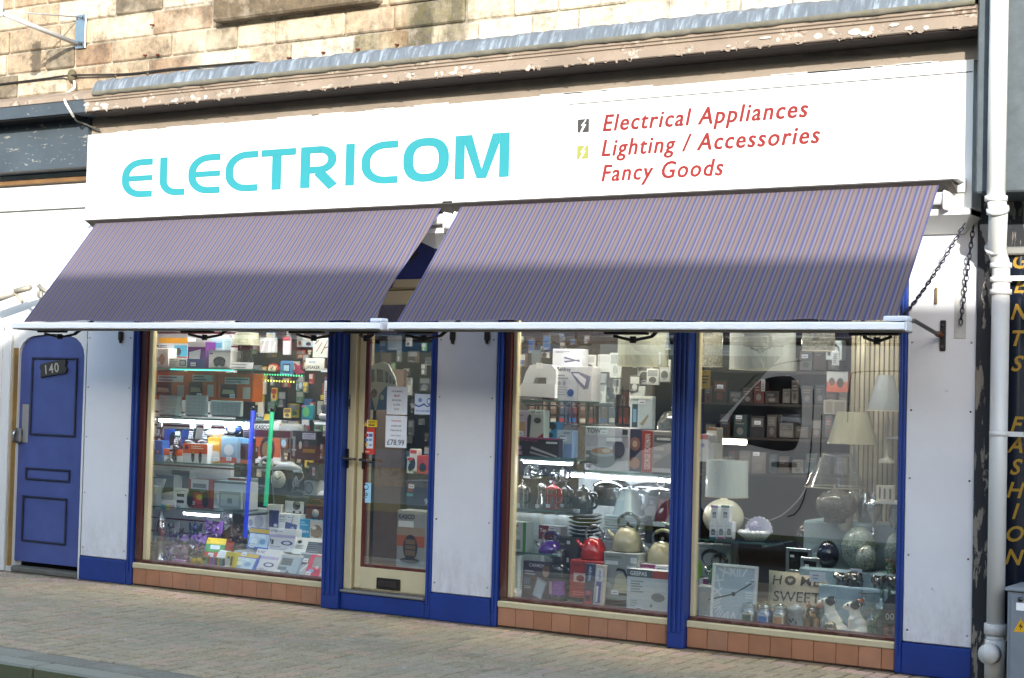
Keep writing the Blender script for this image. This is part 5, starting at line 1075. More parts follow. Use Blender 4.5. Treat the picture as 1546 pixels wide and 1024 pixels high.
ntbox('white lamp box with blue picture standing behind', (406, 798, 443, 833), .34, 6, 6); ntbox('white lamp box with blue picture lying at the front', (374, 827, 414, 866), .2, 26, -6)
carton('white keyboard box with dark keyboard picture', (440, 811, 489, 838), .34, .05, 'd2d3d2', [('r', .42, .12, .98, .78, '40464e'), ('l', .44, .16, .96, .74, 5, '70777f'), ('e', .16, .72, .07, .1, '303438'), ('l', .06, .3, .36, .55, 3, '8a8e90')], lean=24)
carton('grey blue bathroom scale in a blue box at the front', (403, 834, 449, 870), .2, .06, '6f8fae', [('r', .02, .02, .94, .96, '93a7b6'), ('r', .3, .5, .68, .82, '4c5c64'), ('r', .26, .28, .56, .42, '5c6c76'), ('p', [(.45, .02), (.62, .28), (.85, .02)], '5a5450'), ('r', .0, .9, 1, 1, 'b4b8bc')], lean=28, yaw=-5)
carton('white boxed tool set with cutters at the front', (441, 832, 468, 871), .2, .05, 'a8aeb4', [('r', .1, .5, .9, .92, '4c6476'), ('p', [(.2, .15), (.4, .2), (.8, .55), (.7, .6)], 'd4d8dc'), ('p', [(.15, .5), (.3, .45), (.9, .8), (.85, .85)], '2a2c30')], lean=24, yaw=-8)
carton('bright pink boxed phone case at the front right', (457, 836, 486, 872), .17, .04, 'c82c5a', [('r', .3, .42, .95, .92, '8a8e96'), ('e', .32, .28, .16, .09, '8aa0d0'), ('e', .6, .45, .1, .06, 'e0c0cc')], lean=24, yaw=-8)
carton('white and orange leaflet at the right end of the front row', (481, 846, 493, 873), .14, .02, 'd0d0cc', [('r', .1, .3, .9, .8, 'd07a3a')], lean=20, name='leaflet', cat='leaflet')

# ---- shop door papers ---------------------------------------------------
GY = DY+.009
carton('white notice about face masks taped to the shop door', (584, 584, 615, 626), GY-.004, .001, 'd6dae0', [('t', .5, .80, .06, 'FACE MASKS', '40434c', .01, 'c'), ('t', .5, .64, .07, 'MUST', '9a2830', .02, 'c'), ('t', .5, .48, .06, 'BE WORN', '40434c', .01, 'c'), ('t', .5, .32, .06, 'IN THIS', '40434c', .01, 'c'), ('t', .5, .16, .06, 'SHOP', '40434c', .01, 'c')], name='paper_notice', cat='notice')
carton('white notice about smoke alarms for 78.99 taped to the shop door', (582, 628, 614, 676), GY-.004, .001, 'd6dae0', [('t', .5, .82, .06, 'Interactive', 'a02830', .01, 'c'), ('t', .5, .66, .06, 'smoke and', '40434c', .01, 'c'), ('t', .5, .52, .06, 'Heat alarms', '40434c', .01, 'c'), ('t', .5, .36, .05, 'now in stock', '40434c', .008, 'c'), ('t', .5, .08, .17, '£78.99', '3a3e4a', .006, 'c')], name='paper_notice', cat='notice')
carton('white sign with blue swirl on the right of the shop door', (626, 595, 650, 626), GY-.004, .001, 'ccd6e4', [('p', [(.0, .5), (.3, .42), (.6, .55), (.8, .42), (1, .5), (1, .44), (.8, .36), (.6, .47), (.3, .35), (.0, .42)], '2a4a98'), ('e', .35, .7, .12, .1, '6a8ac0'), ('e', .9, .65, .14, .16, '2a4a98'), ('e', .9, .65, .1, .11, 'ccd6e4'), ('t', .06, .14, .07, 'YES WE ARE OPEN', '3a5aa0')], name='paper_sign', cat='sign')
carton('yellow camera warning sticker on the shop door', (549, 634, 569, 645), GY-.004, .001, 'd0b01c', [('r', 0, 0, .34, 1, 'd8d8d0'), ('p', [(.05, .12), (.3, .12), (.175, .85)], 'd8a810'), ('t', .38, .55, .28, 'CCTV', '2c2810', .02), ('l', .38, .1, .95, .45, 1, '4a4214')], name='sticker', cat='sticker')
carton('red card payment sticker on the shop door', (548, 646, 566, 686), GY-.004, .001, 'c03c2c', [('r', .14, .22, .86, .84, 'c8d2dc'), ('r', .2, .66, .46, .78, 'c03830'), ('r', .5, .66, .8, .78, '3a6ab0'), ('r', .22, .5, .46, .58, '4a80b8'), ('r', .52, .5, .76, .6, '5a90c0'), ('r', .24, .3, .4, .42, 'c8a850'), ('r', .55, .32, .78, .38, '7a8aa0'), ('l', .25, .05, .75, .14, 1, 'e0a898')], name='sticker', cat='sticker')
carton('pale blue sticker with a round emblem low on the shop door', (545, 729, 560, 759), GY-.004, .001, '9cc8dc', [('e', .5, .78, .26, .15, '2a6a94'), ('e', .52, .79, .18, .1, '9cc8dc'), ('t', .2, .34, .2, 'fsb', '34444c', .01), ('l', .2, .22, .8, .3, 1, '54646c')], name='sticker', cat='sticker')
c0 = P(597, 535, DY+.03); 
# camper van cut-out hanging behind the door
t = thing('camper_cutout', 'blue and white camper van wall plaque hanging inside the shop door', 'plaque', tuple(P(575, 620, .16)))
def pz(pts, Y): return [(P(x, y, Y).x, P(x, y, Y).z) for x, y in pts]
Y = .16
MB('card', 'b0b6ae').prism(pz([(553, 619), (553, 590), (557, 556), (564, 550), (578, 546), (586, 550), (596, 570), (598, 582), (597, 612), (590, 620)], Y)[::1], Y, Y+.012).build('plaque_body', t)
mb = MB('card', '2a5a84'); mb.add([(x, Y-.001, z) for x, z in pz([(553, 586), (561, 596), (566, 619), (553, 619)], Y)], [(0, 1, 2, 3)]); mb.add([(x, Y-.001, z) for x, z in pz([(568, 619), (573, 596), (583, 583), (598, 586), (597, 612), (590, 619)], Y)], [tuple(range(6))]); mb.build('blue_panel', t)
mb = MB('gloss', '26282a'); [mb.add([(x, Y-.001, z) for x, z in pz(q, Y)], [(0, 1, 2, 3)]) for q in ([(556, 577), (557, 559), (566, 557), (566, 577)], [(569, 577), (569, 557), (579, 559), (579, 577)], [(582, 578), (582, 560), (586, 563), (586, 578)], [(588, 579), (588, 566), (591, 570), (591, 579)], [(593, 580), (593, 572), (596, 575), (596, 580)])]; mb.build('window_row', t)
mb = MB('metal', '8a6a3a'); c0 = P(565, 594, Y); mb.disc(c0.x, Y-.002, c0.z, .028, .032); mb.disc(c0.x, Y-.0025, c0.z, .021, .025, '2c2a2c', 'card'); stroke(mb, [(c0.x, c0.z+.025), (c0.x, c0.z-.025)], .006, Y-.003, '8a6a3a', 'card'); stroke(mb, [(c0.x-.017, c0.z-.016), (c0.x, c0.z+.002), (c0.x+.017, c0.z-.016)], .006, Y-.0034, '8a6a3a', 'card'); mb.build('round_badge', t)
mb = MB('gloss', 'c8ccd0'); [mb.disc(P(x, y, Y).x, Y-.002, P(x, y, Y).z, .017, .02) for x, y in ((556, 604), (577, 600))]; mb.build('headlamp_pair', t)
carton('tall white heater carton with a black heater seen through the shop door', (599, 771, 641, 862), .55, .16, '84888a', [('r', 0, 0, 1, .18, '7c8c9a'), ('r', 0, .4, 1, .58, '9a4a2a'), ('r', 0, .58, 1, .72, '8a7a6a'), ('t', .05, .86, .07, 'KASCO', '1c1c20', .03), ('r', .05, .72, .6, .82, 'c4c8cc'), ('e', .5, .38, .26, .22, '1c1c1e'), ('r', .32, .25, .68, .52, '6a5236'), ('r', .32, .34, .68, .36, '1c1c1e'), ('r', .32, .42, .68, .44, '1c1c1e'), ('e', .5, .17, .36, .045, '1c1c1e')])
MB('wood', '5c4a3c').box(P(566, 700, .9).x, P(606, 700, .9).x, .9, .94, .1, 1.75).build('brown_board', None, None, 'upright brown board standing inside the shop door', 'board')
MB('plastic', '9c978c').box(P(548, 700, .5).x, P(556, 700, .5).x, .5, .54, P(550, 830, .5).z, 1.75).build('pale_post', None, None, 'pale upright post just inside the shop door', 'post')
fl = MB('wood', '7a7260')
for k in range(9): fl.box(-7.28, -6.4, .25+k*.13, .37+k*.13, .101, .13, random.Random(k).choice(['7a7260', '6e6656', '857c68']), None, .004)
fl.build('slatted_mat', None, None, 'worn slatted wooden floor inside the shop door', 'floor boards')
for k, (bx, cl, lb) in enumerate((((614, 690, 624, 715), 'b0c4b8', 'green and white mouse pack seen through the shop door'), ((618, 678, 630, 712), 'c0c0bc', 'white computer mouse pack seen through the shop door'), ((629, 688, 648, 716), 'a03a30', 'red and white box seen through the shop door'))):
    carton(lb, bx, .7, .06, cl, [('e', .5, .35, .28, .25, '1c1e22'), ('r', .1, .8, .9, .95, 'b03028')], name='carton', cat='box')
MB('shelfglass').box(-6.95, -6.5, .62, 1.0, P(630, 717, .62).z-.01, P(630, 717, .62).z).build('glass_shelf', None, None, 'glass shelf of small packs seen through the shop door', 'shelf')
carton('dark blue television box seen through the shop door', (614, 726, 648, 770), .8, .2, '242c44', [('r', .05, .6, .3, .9, '8a4a30'), ('r', .0, .45, .3, .55, '4a8a8a'), ('t', .8, .2, .2, '9', 'b8bcc8')])
packs(566, 652, 512, 585, 1.6, 16, 33, 'high behind the shop door', 'packs hanging behind the shop door', pal=[('green', '5a8a4a'), ('white', 'a8aca8'), ('grey', '60666a'), ('dark', '2a2c30'), ('brown', '54463c')])
packs(612, 652, 590, 690, 1.7, 10, 34, 'on the rack behind the shop door', 'packs hanging behind the shop door', pal=[('dark', '222428'), ('grey', '4c5054'), ('brown', '54463c')])
# ---- middle window ------------------------------------------------------
cl_ = MB('cloth', 'b4bcc0')
def drape(label, box, Y, col, seed=1, amp=.02, mat='cloth'):
    x0, x1, z0, z1_ = fr(box, Y); mb = MB(mat, col); nu, nv = 36, 14; rg = random.Random(seed); ph = [rg.uniform(0, 6) for _ in range(3)]; vs = []
    for j in range(nv+1):
        for i in range(nu+1):
            u = (x1-x0)*i/nu; v = j/nv; vs.append((x0+u, Y+amp*(math.sin(u*34+ph[0])+.6*math.sin(u*57+ph[1]+v*2)+.5*math.sin(v*5+ph[2]+u*9)), z0+(z1_-z0)*v))
    mb.add(vs, [(j*(nu+1)+i, j*(nu+1)+i+1, (j+1)*(nu+1)+i+1, (j+1)*(nu+1)+i) for j in range(nv) for i in range(nu)], None, None, True)
    o = mb.build('cloth_drape', None, None, label, 'drape'); q = o.modifiers.new('thick', 'SOLIDIFY'); q.thickness = .003; return o
drape('pale grey cloth hanging at the lower left of the middle window', (771, 776, 872, 908), .62, 'aeb8bc', 1)
drape('pale cloth hanging behind the kettles in the middle window', (872, 716, 1030, 905), .95, 'a4adb2', 2, .012)
za = shelf('upper left glass shelf of the middle window, carrying the hair styler boxes', (769, 690), (885, 693), .2, .55); zc = shelf('wide glass shelf of the middle window over the kettles', (866, 713), (1016, 715), .3, .75)
zb_ = shelf('glass shelf of the middle window carrying the coffee makers', (766, 768), (850, 771), .2, .5); zd = shelf('lowest glass shelf of the middle window, under the purple kettle', (763, 834), (842, 836), .2, .5); ze = shelf('high glass shelf of the middle window, under the white iron', (772, 603), (905, 607), .3, .6)
striplight('bright strip light under the hair styler shelf in the middle window', (790, 697), (862, 700), .3, 'eef2ff', 'glow', .012); striplight('long bright strip light over the white kettle in the middle window', (856, 718), (1014, 724), .6, 'eef2ff', 'glow', .016)
wk = thing('wire_rack', 'black wire rack of hanging packs in the middle window', 'rack', tuple(P(880, 650, 1.0)))
mb = MB('gloss', '22262c')
for px in range(797, 955, 11): mb.tube([P(px, 585, 1.), P(px, 645, 1.)], .006, 6)
mb.build('upright_wires', wk); mb = MB('gloss', '22262c')
for py in (588, 612, 640): mb.tube([P(793, py, 1.0), P(955, py+2, 1.0)], .006, 6)
mb.build('cross_wires', wk)
for k in range(10): carton(f'brown box of pens standing in the wire rack, {["first","second","third","fourth","fifth","sixth","seventh","eighth","ninth","tenth"][k]} from the left', (799+k*15, 590+(k*7) % 9, 811+k*15, 640), 1.05, .05, ['6a4a38', '54483f', '705a48', '5c5c60', '6c4038'][k % 5], [('r', .1, .05, .9, .18, ['a03a30', '3a68a0', 'b8b4a8'][k % 3]), ('r', .2, .5, .8, .8, '8a7a6a')], group='brown boxes in the wire rack')
packs(880, 1012, 545, 600, .95, 16, 41, 'high in the middle window', 'packs hanging in the middle window', sz=(10, 20, 16, 30), pal=[('clear', 'a4a8a4'), ('grey', '7a7e7c'), ('white', 'b8bab4'), ('dark', '4a4a48')])
packs(775, 900, 510, 550, 1.3, 12, 42, 'at the top of the middle window', 'packs hanging in the middle window', pal=[('grey', '5a5e60'), ('brown', '5c4c40'), ('white', '9a9c98'), ('blue', '34507a')])
MB('rough', '56504a').box(-7.3, -5.74, 1.62, 1.66, .1, 2.5).build('rear_backdrop', None, None, 'grey brown board at the back of the middle window', 'board')
def iron(label, box, Y):
    x0, x1, z0, z1_ = fr(box, Y); w_, h = x1-x0, z1_-z0; t = thing('steam_iron', label, 'iron', ((x0+x1)/2, Y, z0))
    q = lambda pts: [(x0+w_*u, z0+h*v) for u, v in pts]
    MB('chrome', 'c0c4c8').prism(q([(0, .05), (1, 0), (1, .06), (.12, .11)]), Y, Y+.1).build('sole_plate', t)
    MB('plastic', 'd4d6d8').prism(q([(.03, .11), (.98, .07), (.98, .45), (.2, .45), (.1, .25)]), Y+.01, Y+.09).build('lower_body', t)
    hb = MB('plastic', 'cccfd2')
    for pts in ([(.2, .455), (.45, .455), (.5, .62), (.36, .95), (.27, .75)], [(.5, .62), (.76, .62), (.98, .84), (.88, .97), (.6, 1.), (.36, .95)], [(.76, .455), (.98, .455), (.98, .84), (.76, .62)]): hb.prism(q(pts), Y+.02, Y+.08)
    hb.build('handle', t)
    MB('card', 'd8d8d8').box(x0+w_*.55, x0+w_*.7, Y-.002, Y, z0+h*.86, z0+h*1.02).build('price_tag', t)
iron('white steam iron with chrome sole on the high shelf of the middle window', (774, 549, 838, 604), .35)
carton('white iron carton with blue iron picture in the middle window', (839, 553, 894, 608), .4, .12, 'c0c0c2', [('t', .03, .86, .1, 'Beldray', '22242a', .015), ('p', [(.4, .84), (.62, .85), (.96, .72), (.9, .4), (.78, .36), (.6, .55)], '6c6a84'), ('p', [(.46, .8), (.62, .8), (.84, .64), (.8, .46)], 'd0d0d6'), ('e', .42, .27, .09, .1, '34447c'), ('e', .1, .52, .05, .06, '909298'), ('e', .24, .52, .05, .06, '909298'), ('l', .04, .18, .35, .45, 4, '9a9ca2'), ('l', .04, .62, .35, .78, 2, '84868c')])
carton('white box with grey tools picture above the iron carton', (834, 527, 878, 553), .5, .1, 'b8bac0', [('p', [(.4, .3), (.95, .4), (.95, .34), (.45, .2)], '5a5668'), ('p', [(.4, .45), (.95, .25), (.95, .32), (.42, .55)], '5a5668'), ('l', .1, .75, .6, .9, 2, '8a8c94')])
carton('white and purple shaver box at the left of the styler shelf', (770, 620, 797, 662), .34, .08, 'b8a8c0', [('r', .1, .1, .3, .7, 'd0ccd8'), ('r', .16, .15, .24, .6, '4a3a7a'), ('r', .55, .2, .85, .6, 'b08a5c'), ('l', .1, .8, .8, .95, 2, '84788c')])
carton('white box with black shaver and red corner on the styler shelf', (796, 619, 821, 663), .34, .08, 'bab8ba', [('p', [(0, 0), (.15, 0), (.25, .8), (.1, .85), (0, .7)], '1e1e22'), ('e', .62, .64, .22, .1, '2c2c30'), ('p', [(.5, 0), (1, 0), (1, .22)], '8c2430'), ('t', .2, .9, .05, 'LIFESTYLE', '34363c')])
carton('bright blue pack with black camera behind the styler box', (819, 637, 841, 664), .42, .08, '2a82b8', [('e', .55, .75, .4, .22, '22242a'), ('r', .05, .45, .6, .62, 'b8bcc0'), ('e', .6, .25, .15, .12, '28303a')])
carton('long black and pink hot air styler box', (770, 661, 843, 690), .24, .08, '2a2228', [('r', 0, .93, 1, 1, 'a0286c'), ('t', .2, .8, .1, 'HOT AIR STYLER', 'a84a80', .01), ('r', 0, .35, .24, .55, 'a878b0'), ('r', 0, .08, .26, .28, 'a878b0'), ('p', [(.45, .55), (.98, .1), (.98, .02), (.43, .42)], 'a8a8ac'), ('p', [(.42, .3), (.85, .02), (.78, .0), (.42, .18)], '8a8a90'), ('r', .75, .72, .98, .82, 'ccced2')])
carton('pale blue hair dryer box at the right of the styler shelf', (841, 650, 864, 691), .3, .08, '7c90b4', [('r', 0, .5, 1, 1, 'a8b2bc'), ('e', .35, .68, .28, .14, '8a8c94'), ('p', [(.3, .6), (.5, .6), (.35, .1), (.15, .1)], 'b8bcc4'), ('l', .4, .86, .9, .96, 2, '60646c')])
carton('large white multi cooker box with food picture in the middle window', (883, 645, 949, 711), .4, .18, 'b8b6bc', [('t', .04, .86, .1, 'TOWER', '2a2a32', .02), ('r', 0, .55, 1, .8, 'a4a0ac'), ('e', .42, .3, .32, .24, '5c6068'), ('e', .42, .42, .3, .1, '8a8e94'), ('e', .4, .45, .24, .07, '8c5a40'), ('e', .5, .46, .1, .05, 'b0a088'), ('e', .78, .5, .14, .2, '4a4252'), ('r', .03, .35, .14, .45, '50505a'), ('r', .03, .2, .14, .3, '50505a'), ('r', .03, .05, .14, .15, '50505a'), ('r', .5, .68, .85, .76, 'ccced2'), ('r', .86, .84, .98, .96, '2c2c30')])
carton('dark blue and red food steamer box edge beside the cooker box', (949, 648, 968, 712), .42, .18, '302c44', [('e', .5, .65, .42, .16, '8a5c50'), ('e', .5, .2, .42, .14, '9a6a4c'), ('e', .5, .65, .2, .08, 'b8a088')])
carton('grey grill carton with a red spine strip reading upward', (969, 651, 1014, 713), .38, .16, '8a8480', [('r', 0, 0, .36, 1, 'a03428'), ('tv', .28, .06, .18, 'GEORGE FOREMAN', 'd8d0c8', .86), ('r', .42, .74, .98, .9, '5c5854'), ('r', .5, .78, .96, .84, 'c8c8c4'), ('p', [(.4, .2), (1, .5), (1, .1), (.4, 0)], '6a6662'), ('r', .36, 0, 1, .1, 'b0aca8'), ('l', .42, .3, .8, .66, 2, 'a8a49e')])
carton('white and pale blue epilator box hanging in the middle window', (951, 598, 985, 648), .6, .05, 'a8b4b8', [('r', .1, .05, .35, .75, '2c3c44'), ('r', .14, .2, .3, .6, '6a94b0'), ('p', [(.45, .15), (.8, .45), (.85, .4), (.6, .1)], '84806a'), ('r', 0, .9, 1, 1, 'c8ccc8'), ('t', .06, .86, .06, 'LADIES', '54585c')])
t = thing('cake_dome', 'clear glass cake dome at the right of the middle window', 'dish', tuple(P(1000, 650, .6))); x0, x1, z0, z1_ = fr((984, 620, 1030, 650), .6); MB('clear').lathe([((x1-x0)/2, 0), ((x1-x0)*.48, (z1_-z0)*.4), ((x1-x0)*.3, (z1_-z0)*.9), (.01, z1_-z0)], (x0+x1)/2, .7, z0, 26, cap=False).build('dome', t); MB('clear').ball((x0+x1)/2, .7, z1_+.015, .02).build('knob', t); MB('ceramic', 'b8b8b0').lathe([(.06, -.02), ((x1-x0)/2+.01, -.005), ((x1-x0)/2+.01, 0)], (x0+x1)/2, .7, z0, 26).build('plate', t)
def drum(label, box, Y, col, taper=1., mat='shade', base=None, wrap=True, nm='lamp_shade_on_hook', hang=True, grp=None):
    x0, x1, z0, z1_ = fr(box, Y); cx, r = (x0+x1)/2, (x1-x0)/2; h = z1_-z0; t = thing('pendant_lamp' if hang else 'table_lamp', label, 'lamp shade' if hang else 'lamp', (cx, Y+r, z0 if hang else base), grp)
    o = MB(mat, col).lathe([(r, 0), (r*taper, h)], cx, Y+r, z0, 36, cap=False).build('lamp_shade', t)
    MB('plastic', 'b0a890').lathe([(r*1.004, 0), (r*1.006, .008)], cx, Y+r, z0, 36, cap=False).build('hem', o)
    if hang: MB('plastic', '88888a').tube([(cx, Y+r, z1_-.02), (cx, Y+r, 2.66)], .004, 6).build('cord', t)
    MB('metal', '8a8a88').tube([(cx-r*taper, Y+r, z1_-.01), (cx, Y+r, z1_-.02), (cx+r*taper, Y+r, z1_-.01)], .004, 6).build('shade_ring', t)
    return t, cx, Y+r, z0, r
drum('wide wrapped drum shade hanging at the top of the middle window', (919, 495, 988, 553), .35, 'a8aa98', 1.0)
drum('cream drum shade hanging at the right edge of the middle window', (1009, 495, 1050, 553), .5, 'b8b298', 1.0)
t, cx, cy, z0, r = drum('small blue white tapered shade hanging with a white tag in the middle window', (987, 497, 1007, 528), .5, '8494a8', .6)
carton('white oval price tag under the small tapered shade', (989, 531, 997, 551), .45, .002, 'c4c8c8', [('l', .2, .2, .8, .9, 4, '70747a')], name='price_tag', cat='tag')
def pot(label, box, Y, col, kind='press', mat='chrome', lid='metal', hcol='1a1a1c'):
    x0, x1, z0, z1_ = fr(box, Y); w_ = x1-x0; h = z1_-z0; r = w_*.36; cx = x0+r*1.05; cy = Y+r; t = thing('coffee_pot', label, 'coffee maker', (cx, cy, z0), 'coffee makers on the glass shelf')
    if kind == 'press':
        MB('clear').lathe([(r*.92, h*.03), (r*.92, h*.72)], cx, cy, z0, 20, cap=False).build('glass_jug', t)
        mb = MB(mat, col); [mb.box(cx+r*.95*math.cos(a_)-.004, cx+r*.95*math.cos(a_)+.004, cy+r*.95*math.sin(a_)-.003, cy+r*.95*math.sin(a_)+.003, z0+h*.02, z0+h*.7) for a_ in [6.283*i/8 for i in range(8)]]; mb.lathe([(r, 0), (r, h*.06)], cx, cy, z0, 20); mb.lathe([(r*.98, h*.45), (r*.98, h*.5)], cx, cy, z0, 20, cap=False); mb.build('frame', t)
        MB(mat, col).lathe([(r*1.05, h*.7), (r*1.02, h*.76), (r*.5, h*.85), (r*.12, h*.88), (r*.1, h*.93), (r*.22, h*.96), (0, h)], cx, cy, z0, 20).build('lid', t)
    elif kind == 'moka':
        MB(mat, col).lathe([(r, 0), (r*.98, h*.3), (r*.72, h*.45), (r*.8, h*.8), (r*.84, h*.88), (r*.5, h*.95), (r*.12, h)], cx, cy, z0, 10).build('body', t)
    else:
        MB(mat, col).lathe([(r*.9, 0), (r, h*.1), (r, h*.55), (r*.7, h*.75), (r*.74, h*.8), (r*.3, h*.9), (r*.1, h*.93), (r*.16, h)], cx, cy, z0, 20).build('body', t)
    MB('gloss', hcol).tube(smooth([(cx+r*.85, cy-r*.3, z0+h*.72), (cx+r*1.6, cy-r*.4, z0+h*.7), (cx+r*1.65, cy-r*.4, z0+h*.3), (cx+r*.9, cy-r*.3, z0+h*.2)], 4), .009, 8).build('handle', t)
    MB('card', 'c8ccd4').box(cx-r*.4, cx+r*.3, Y-.012, Y-.01, z0+h*.05, z0+h*.18).build('price_label', t)
pot('tall silver cafetiere at the left end of the coffee shelf', (776, 725, 797, 768), .3, 'b8b4a8', 'press'); pot('silver stovetop coffee pot in the middle of the coffee shelf', (805, 729, 826, 769), .28, 'b8b8b6', 'moka'); pot('red framed cafetiere at the right of the coffee shelf', (820, 727, 844, 769), .26, 'a01e16', 'press', 'gloss', hcol='a01e16')
pot('black cafetiere on the coffee shelf behind the red one', (843, 729, 862, 768), .36, '1e1e1e', 'press', 'gloss'); pot('small clear jug with black handle above the coffee shelf', (783, 700, 820, 723), .45, '3a3a3c', 'jug', 'clear'); pot('small steel cafetiere above the red one', (828, 708, 842, 730), .42, 'b0b0b0', 'press'); pot('large black coffee pot on the stack of plates', (858, 733, 897, 777), .42, '1a1a1a', 'jug', 'gloss')
pot('small steel jug under the strip light beside the clear jug', (838, 706, 858, 728), .48, 'a8a8a8', 'jug', 'metal')
t = thing('plate_stack', 'stack of black plates under the black coffee pot', 'plates', tuple(P(870, 812, .4))); x0, x1, z0, z1_ = fr((849, 777, 893, 812), .36)
for k in range(6): q = z0+(z1_-z0)*k/6; MB('gloss', '1e2022').lathe([((x1-x0)*.3, 0), ((x1-x0)*.5, .02), ((x1-x0)*.5, .026), (.02, .01)], (x0+x1)/2, .36+(x1-x0)/2, q, 28).build('plate', t)
riser('low black riser under the stack of plates', (846, 813, 896, 850), .36, .7, '2c2c30')
carton('dark appliance box behind the red kettle', (839, 812, 872, 850), .33, .1, '33302f', [('t', .1, .7, .1, 'Swan', '8a8a8c'), ('r', .5, .75, .65, .88, 'c0c4c8'), ('l', .1, .3, .6, .6, 2, '6a6a6a')])
t = thing('slow_cooker', 'black and steel slow cooker with lid behind the white kettle', 'cooker', tuple(P(905, 762, .6))); x0, x1, z0, z1_ = fr((884, 718, 936, 764), .55); cx, r, h = (x0+x1)/2, (x1-x0)/2, z1_-z0
MB('metal', '8a8a8c').lathe([(r*.85, 0), (r*.95, h*.1), (r*.95, h*.6)], cx, .55+r, z0, 30).build('body', t); MB('gloss', '1c1c1e').lathe([(r, h*.6), (r, h*.68), (r*.5, h*.85), (.01, h*.88)], cx, .55+r, z0, 30).build('lid', t); MB('gloss', '161616').lathe([(.012, h*.86), (.022, h*.97), (.0, h)], cx, .55+r, z0, 12).build('knob', t)
t = thing('round_griddle', 'wide black lidded pan with ring knob under the long strip light', 'pan', tuple(P(970, 745, .7))); x0, x1, z0, z1_ = fr((934, 726, 1010, 750), .66); cx, r, h = (x0+x1)/2, (x1-x0)/2, z1_-z0; MB('gloss', '26262a').lathe([(r*.9, 0), (r, h*.5), (r*1.03, h*.55), (r*.6, h*.8), (.01, h*.88)], cx, .66+r, z0, 30).build('pan_body', t); MB('gloss', '18181a').lathe([(.012, h*.84), (.025, h*1.05), (0, h*1.1)], cx, .66+r, z0, 12).build('knob', t)
t = thing('pan_lid_ring', 'small round lid with a ring handle above the pink kettle', 'lid', tuple(P(998, 745, .62))); c0 = P(998, 728, .6); MB('gloss', '26262a').tube([(c0.x+.035*math.cos(a_), .6, c0.z+.035*math.sin(a_)) for a_ in [6.283*i/16 for i in range(16)]], .006, 6, closed=True).build('ring', t); MB('metal', '8a8a8c').lathe([(.12, -.09), (.1, -.05), (.02, -.035)], c0.x, .6, c0.z, 24).build('lid_body', t)
def kettle(label, box, Y, col, bodyw, trim='1a1a1c', band='b8b8b8', style='dome', mat='gloss', spout=1, hmat='gloss', hr=.013):
    "box covers the body, spout and hoop handle; bodyw is the share of its width the body takes"
    x0, x1, z0, z1_ = fr(box, Y); w_ = x1-x0; h = z1_-z0; r = w_*bodyw/2; cx = x1-r-w_*.03 if spout else (x0+x1)/2; cy = Y+r; hb = h*.66
    t = thing('kettle', label, 'kettle', (cx, cy, z0), 'kettles in the middle window')
    MB(mat, col).lathe([(r*.97, hb*.08), (r, hb*.18), (r*.93, hb*.5), (r*.72, hb*.82), (r*.5, hb*.97), (r*.3, hb)], cx, cy, z0, 32).build('body', t)
    MB('chrome' if band != '1a1a1c' else 'gloss', band).lathe([(r*.9, 0), (r*1.0, hb*.02), (r*1.0, hb*.085)], cx, cy, z0, 32).build('base_ring', t)
    MB('chrome' if style != 'dome' else mat, 'b8b8b8' if style != 'dome' else trim).lathe([(r*.42, hb*.97), (r*.36, hb*1.04), (r*.1, hb*1.08)], cx, cy, z0, 20).build('lid', t)
    MB('gloss', trim).ball(cx, cy, z0+hb*1.13, r*.12, n=10).build('lid_knob', t)
    MB(mat if style == 'dome' else 'chrome', col if style == 'dome' else 'b0b0b0').tube([(cx-r*.75, cy-r*.2, z0+hb*.5), (cx-r*1.1, cy-r*.25, z0+hb*.68), (cx-r*1.35, cy-r*.3, z0+hb*.86)], [r*.22, r*.15, r*.1], 10).build('spout', t)
    MB('chrome', 'b0b0b0').tube(smooth([(cx-r*.62, cy, z0+hb*.88), (cx-r*.7, cy, z0+h*.82), (cx-r*.3, cy, z0+h*.985), (cx+r*.3, cy, z0+h*.985), (cx+r*.75, cy, z0+h*.85), (cx+r*.66, cy, z0+hb*.86)], 5), hr*.7, 8).build('hoop', t)
    MB(hmat, trim).tube(smooth([(cx-r*.5, cy, z0+h*.92), (cx-r*.1, cy, z0+h*1.0), (cx+r*.4, cy, z0+h*.98), (cx+r*.78, cy, z0+h*.84), (cx+r*.74, cy, z0+h*.76)], 5), hr, 8).build('grip', t)
    return t
kettle('red dome kettle with chrome hoop handle', (862, 795, 906, 847), .24, 'b01a10', .8, 'a8a8aa', 'a01810', hmat='chrome', hr=.012)
kettle('cream dome kettle with black handle and black base on a kettle box', (913, 777, 959, 836), .24, 'a8a284', .9, '1c1c1e', '1a1a1c')
kettle('cream whistling kettle with cream handle and chrome base', (961, 802, 1012, 854), .26, 'b0a888', .82, 'c0b48c', 'c0c0c0', 'whistle')
kettle('small shiny purple kettle on the lowest glass shelf', (787, 805, 840, 837), .24, '4a1c8a', .62, '3a2060', 'c0c0c0', 'whistle', 'gloss')
t = thing('jug_kettle', 'white ribbed jug kettle on the ribbed white toaster', 'kettle', tuple(P(938, 779, .4))); x0, x1, z0, z1_ = fr((917, 735, 968, 779), .38); w_ = x1-x0; h = z1_-z0; r = w_*.42; cx = x0+r*1.02; cy = .38+r
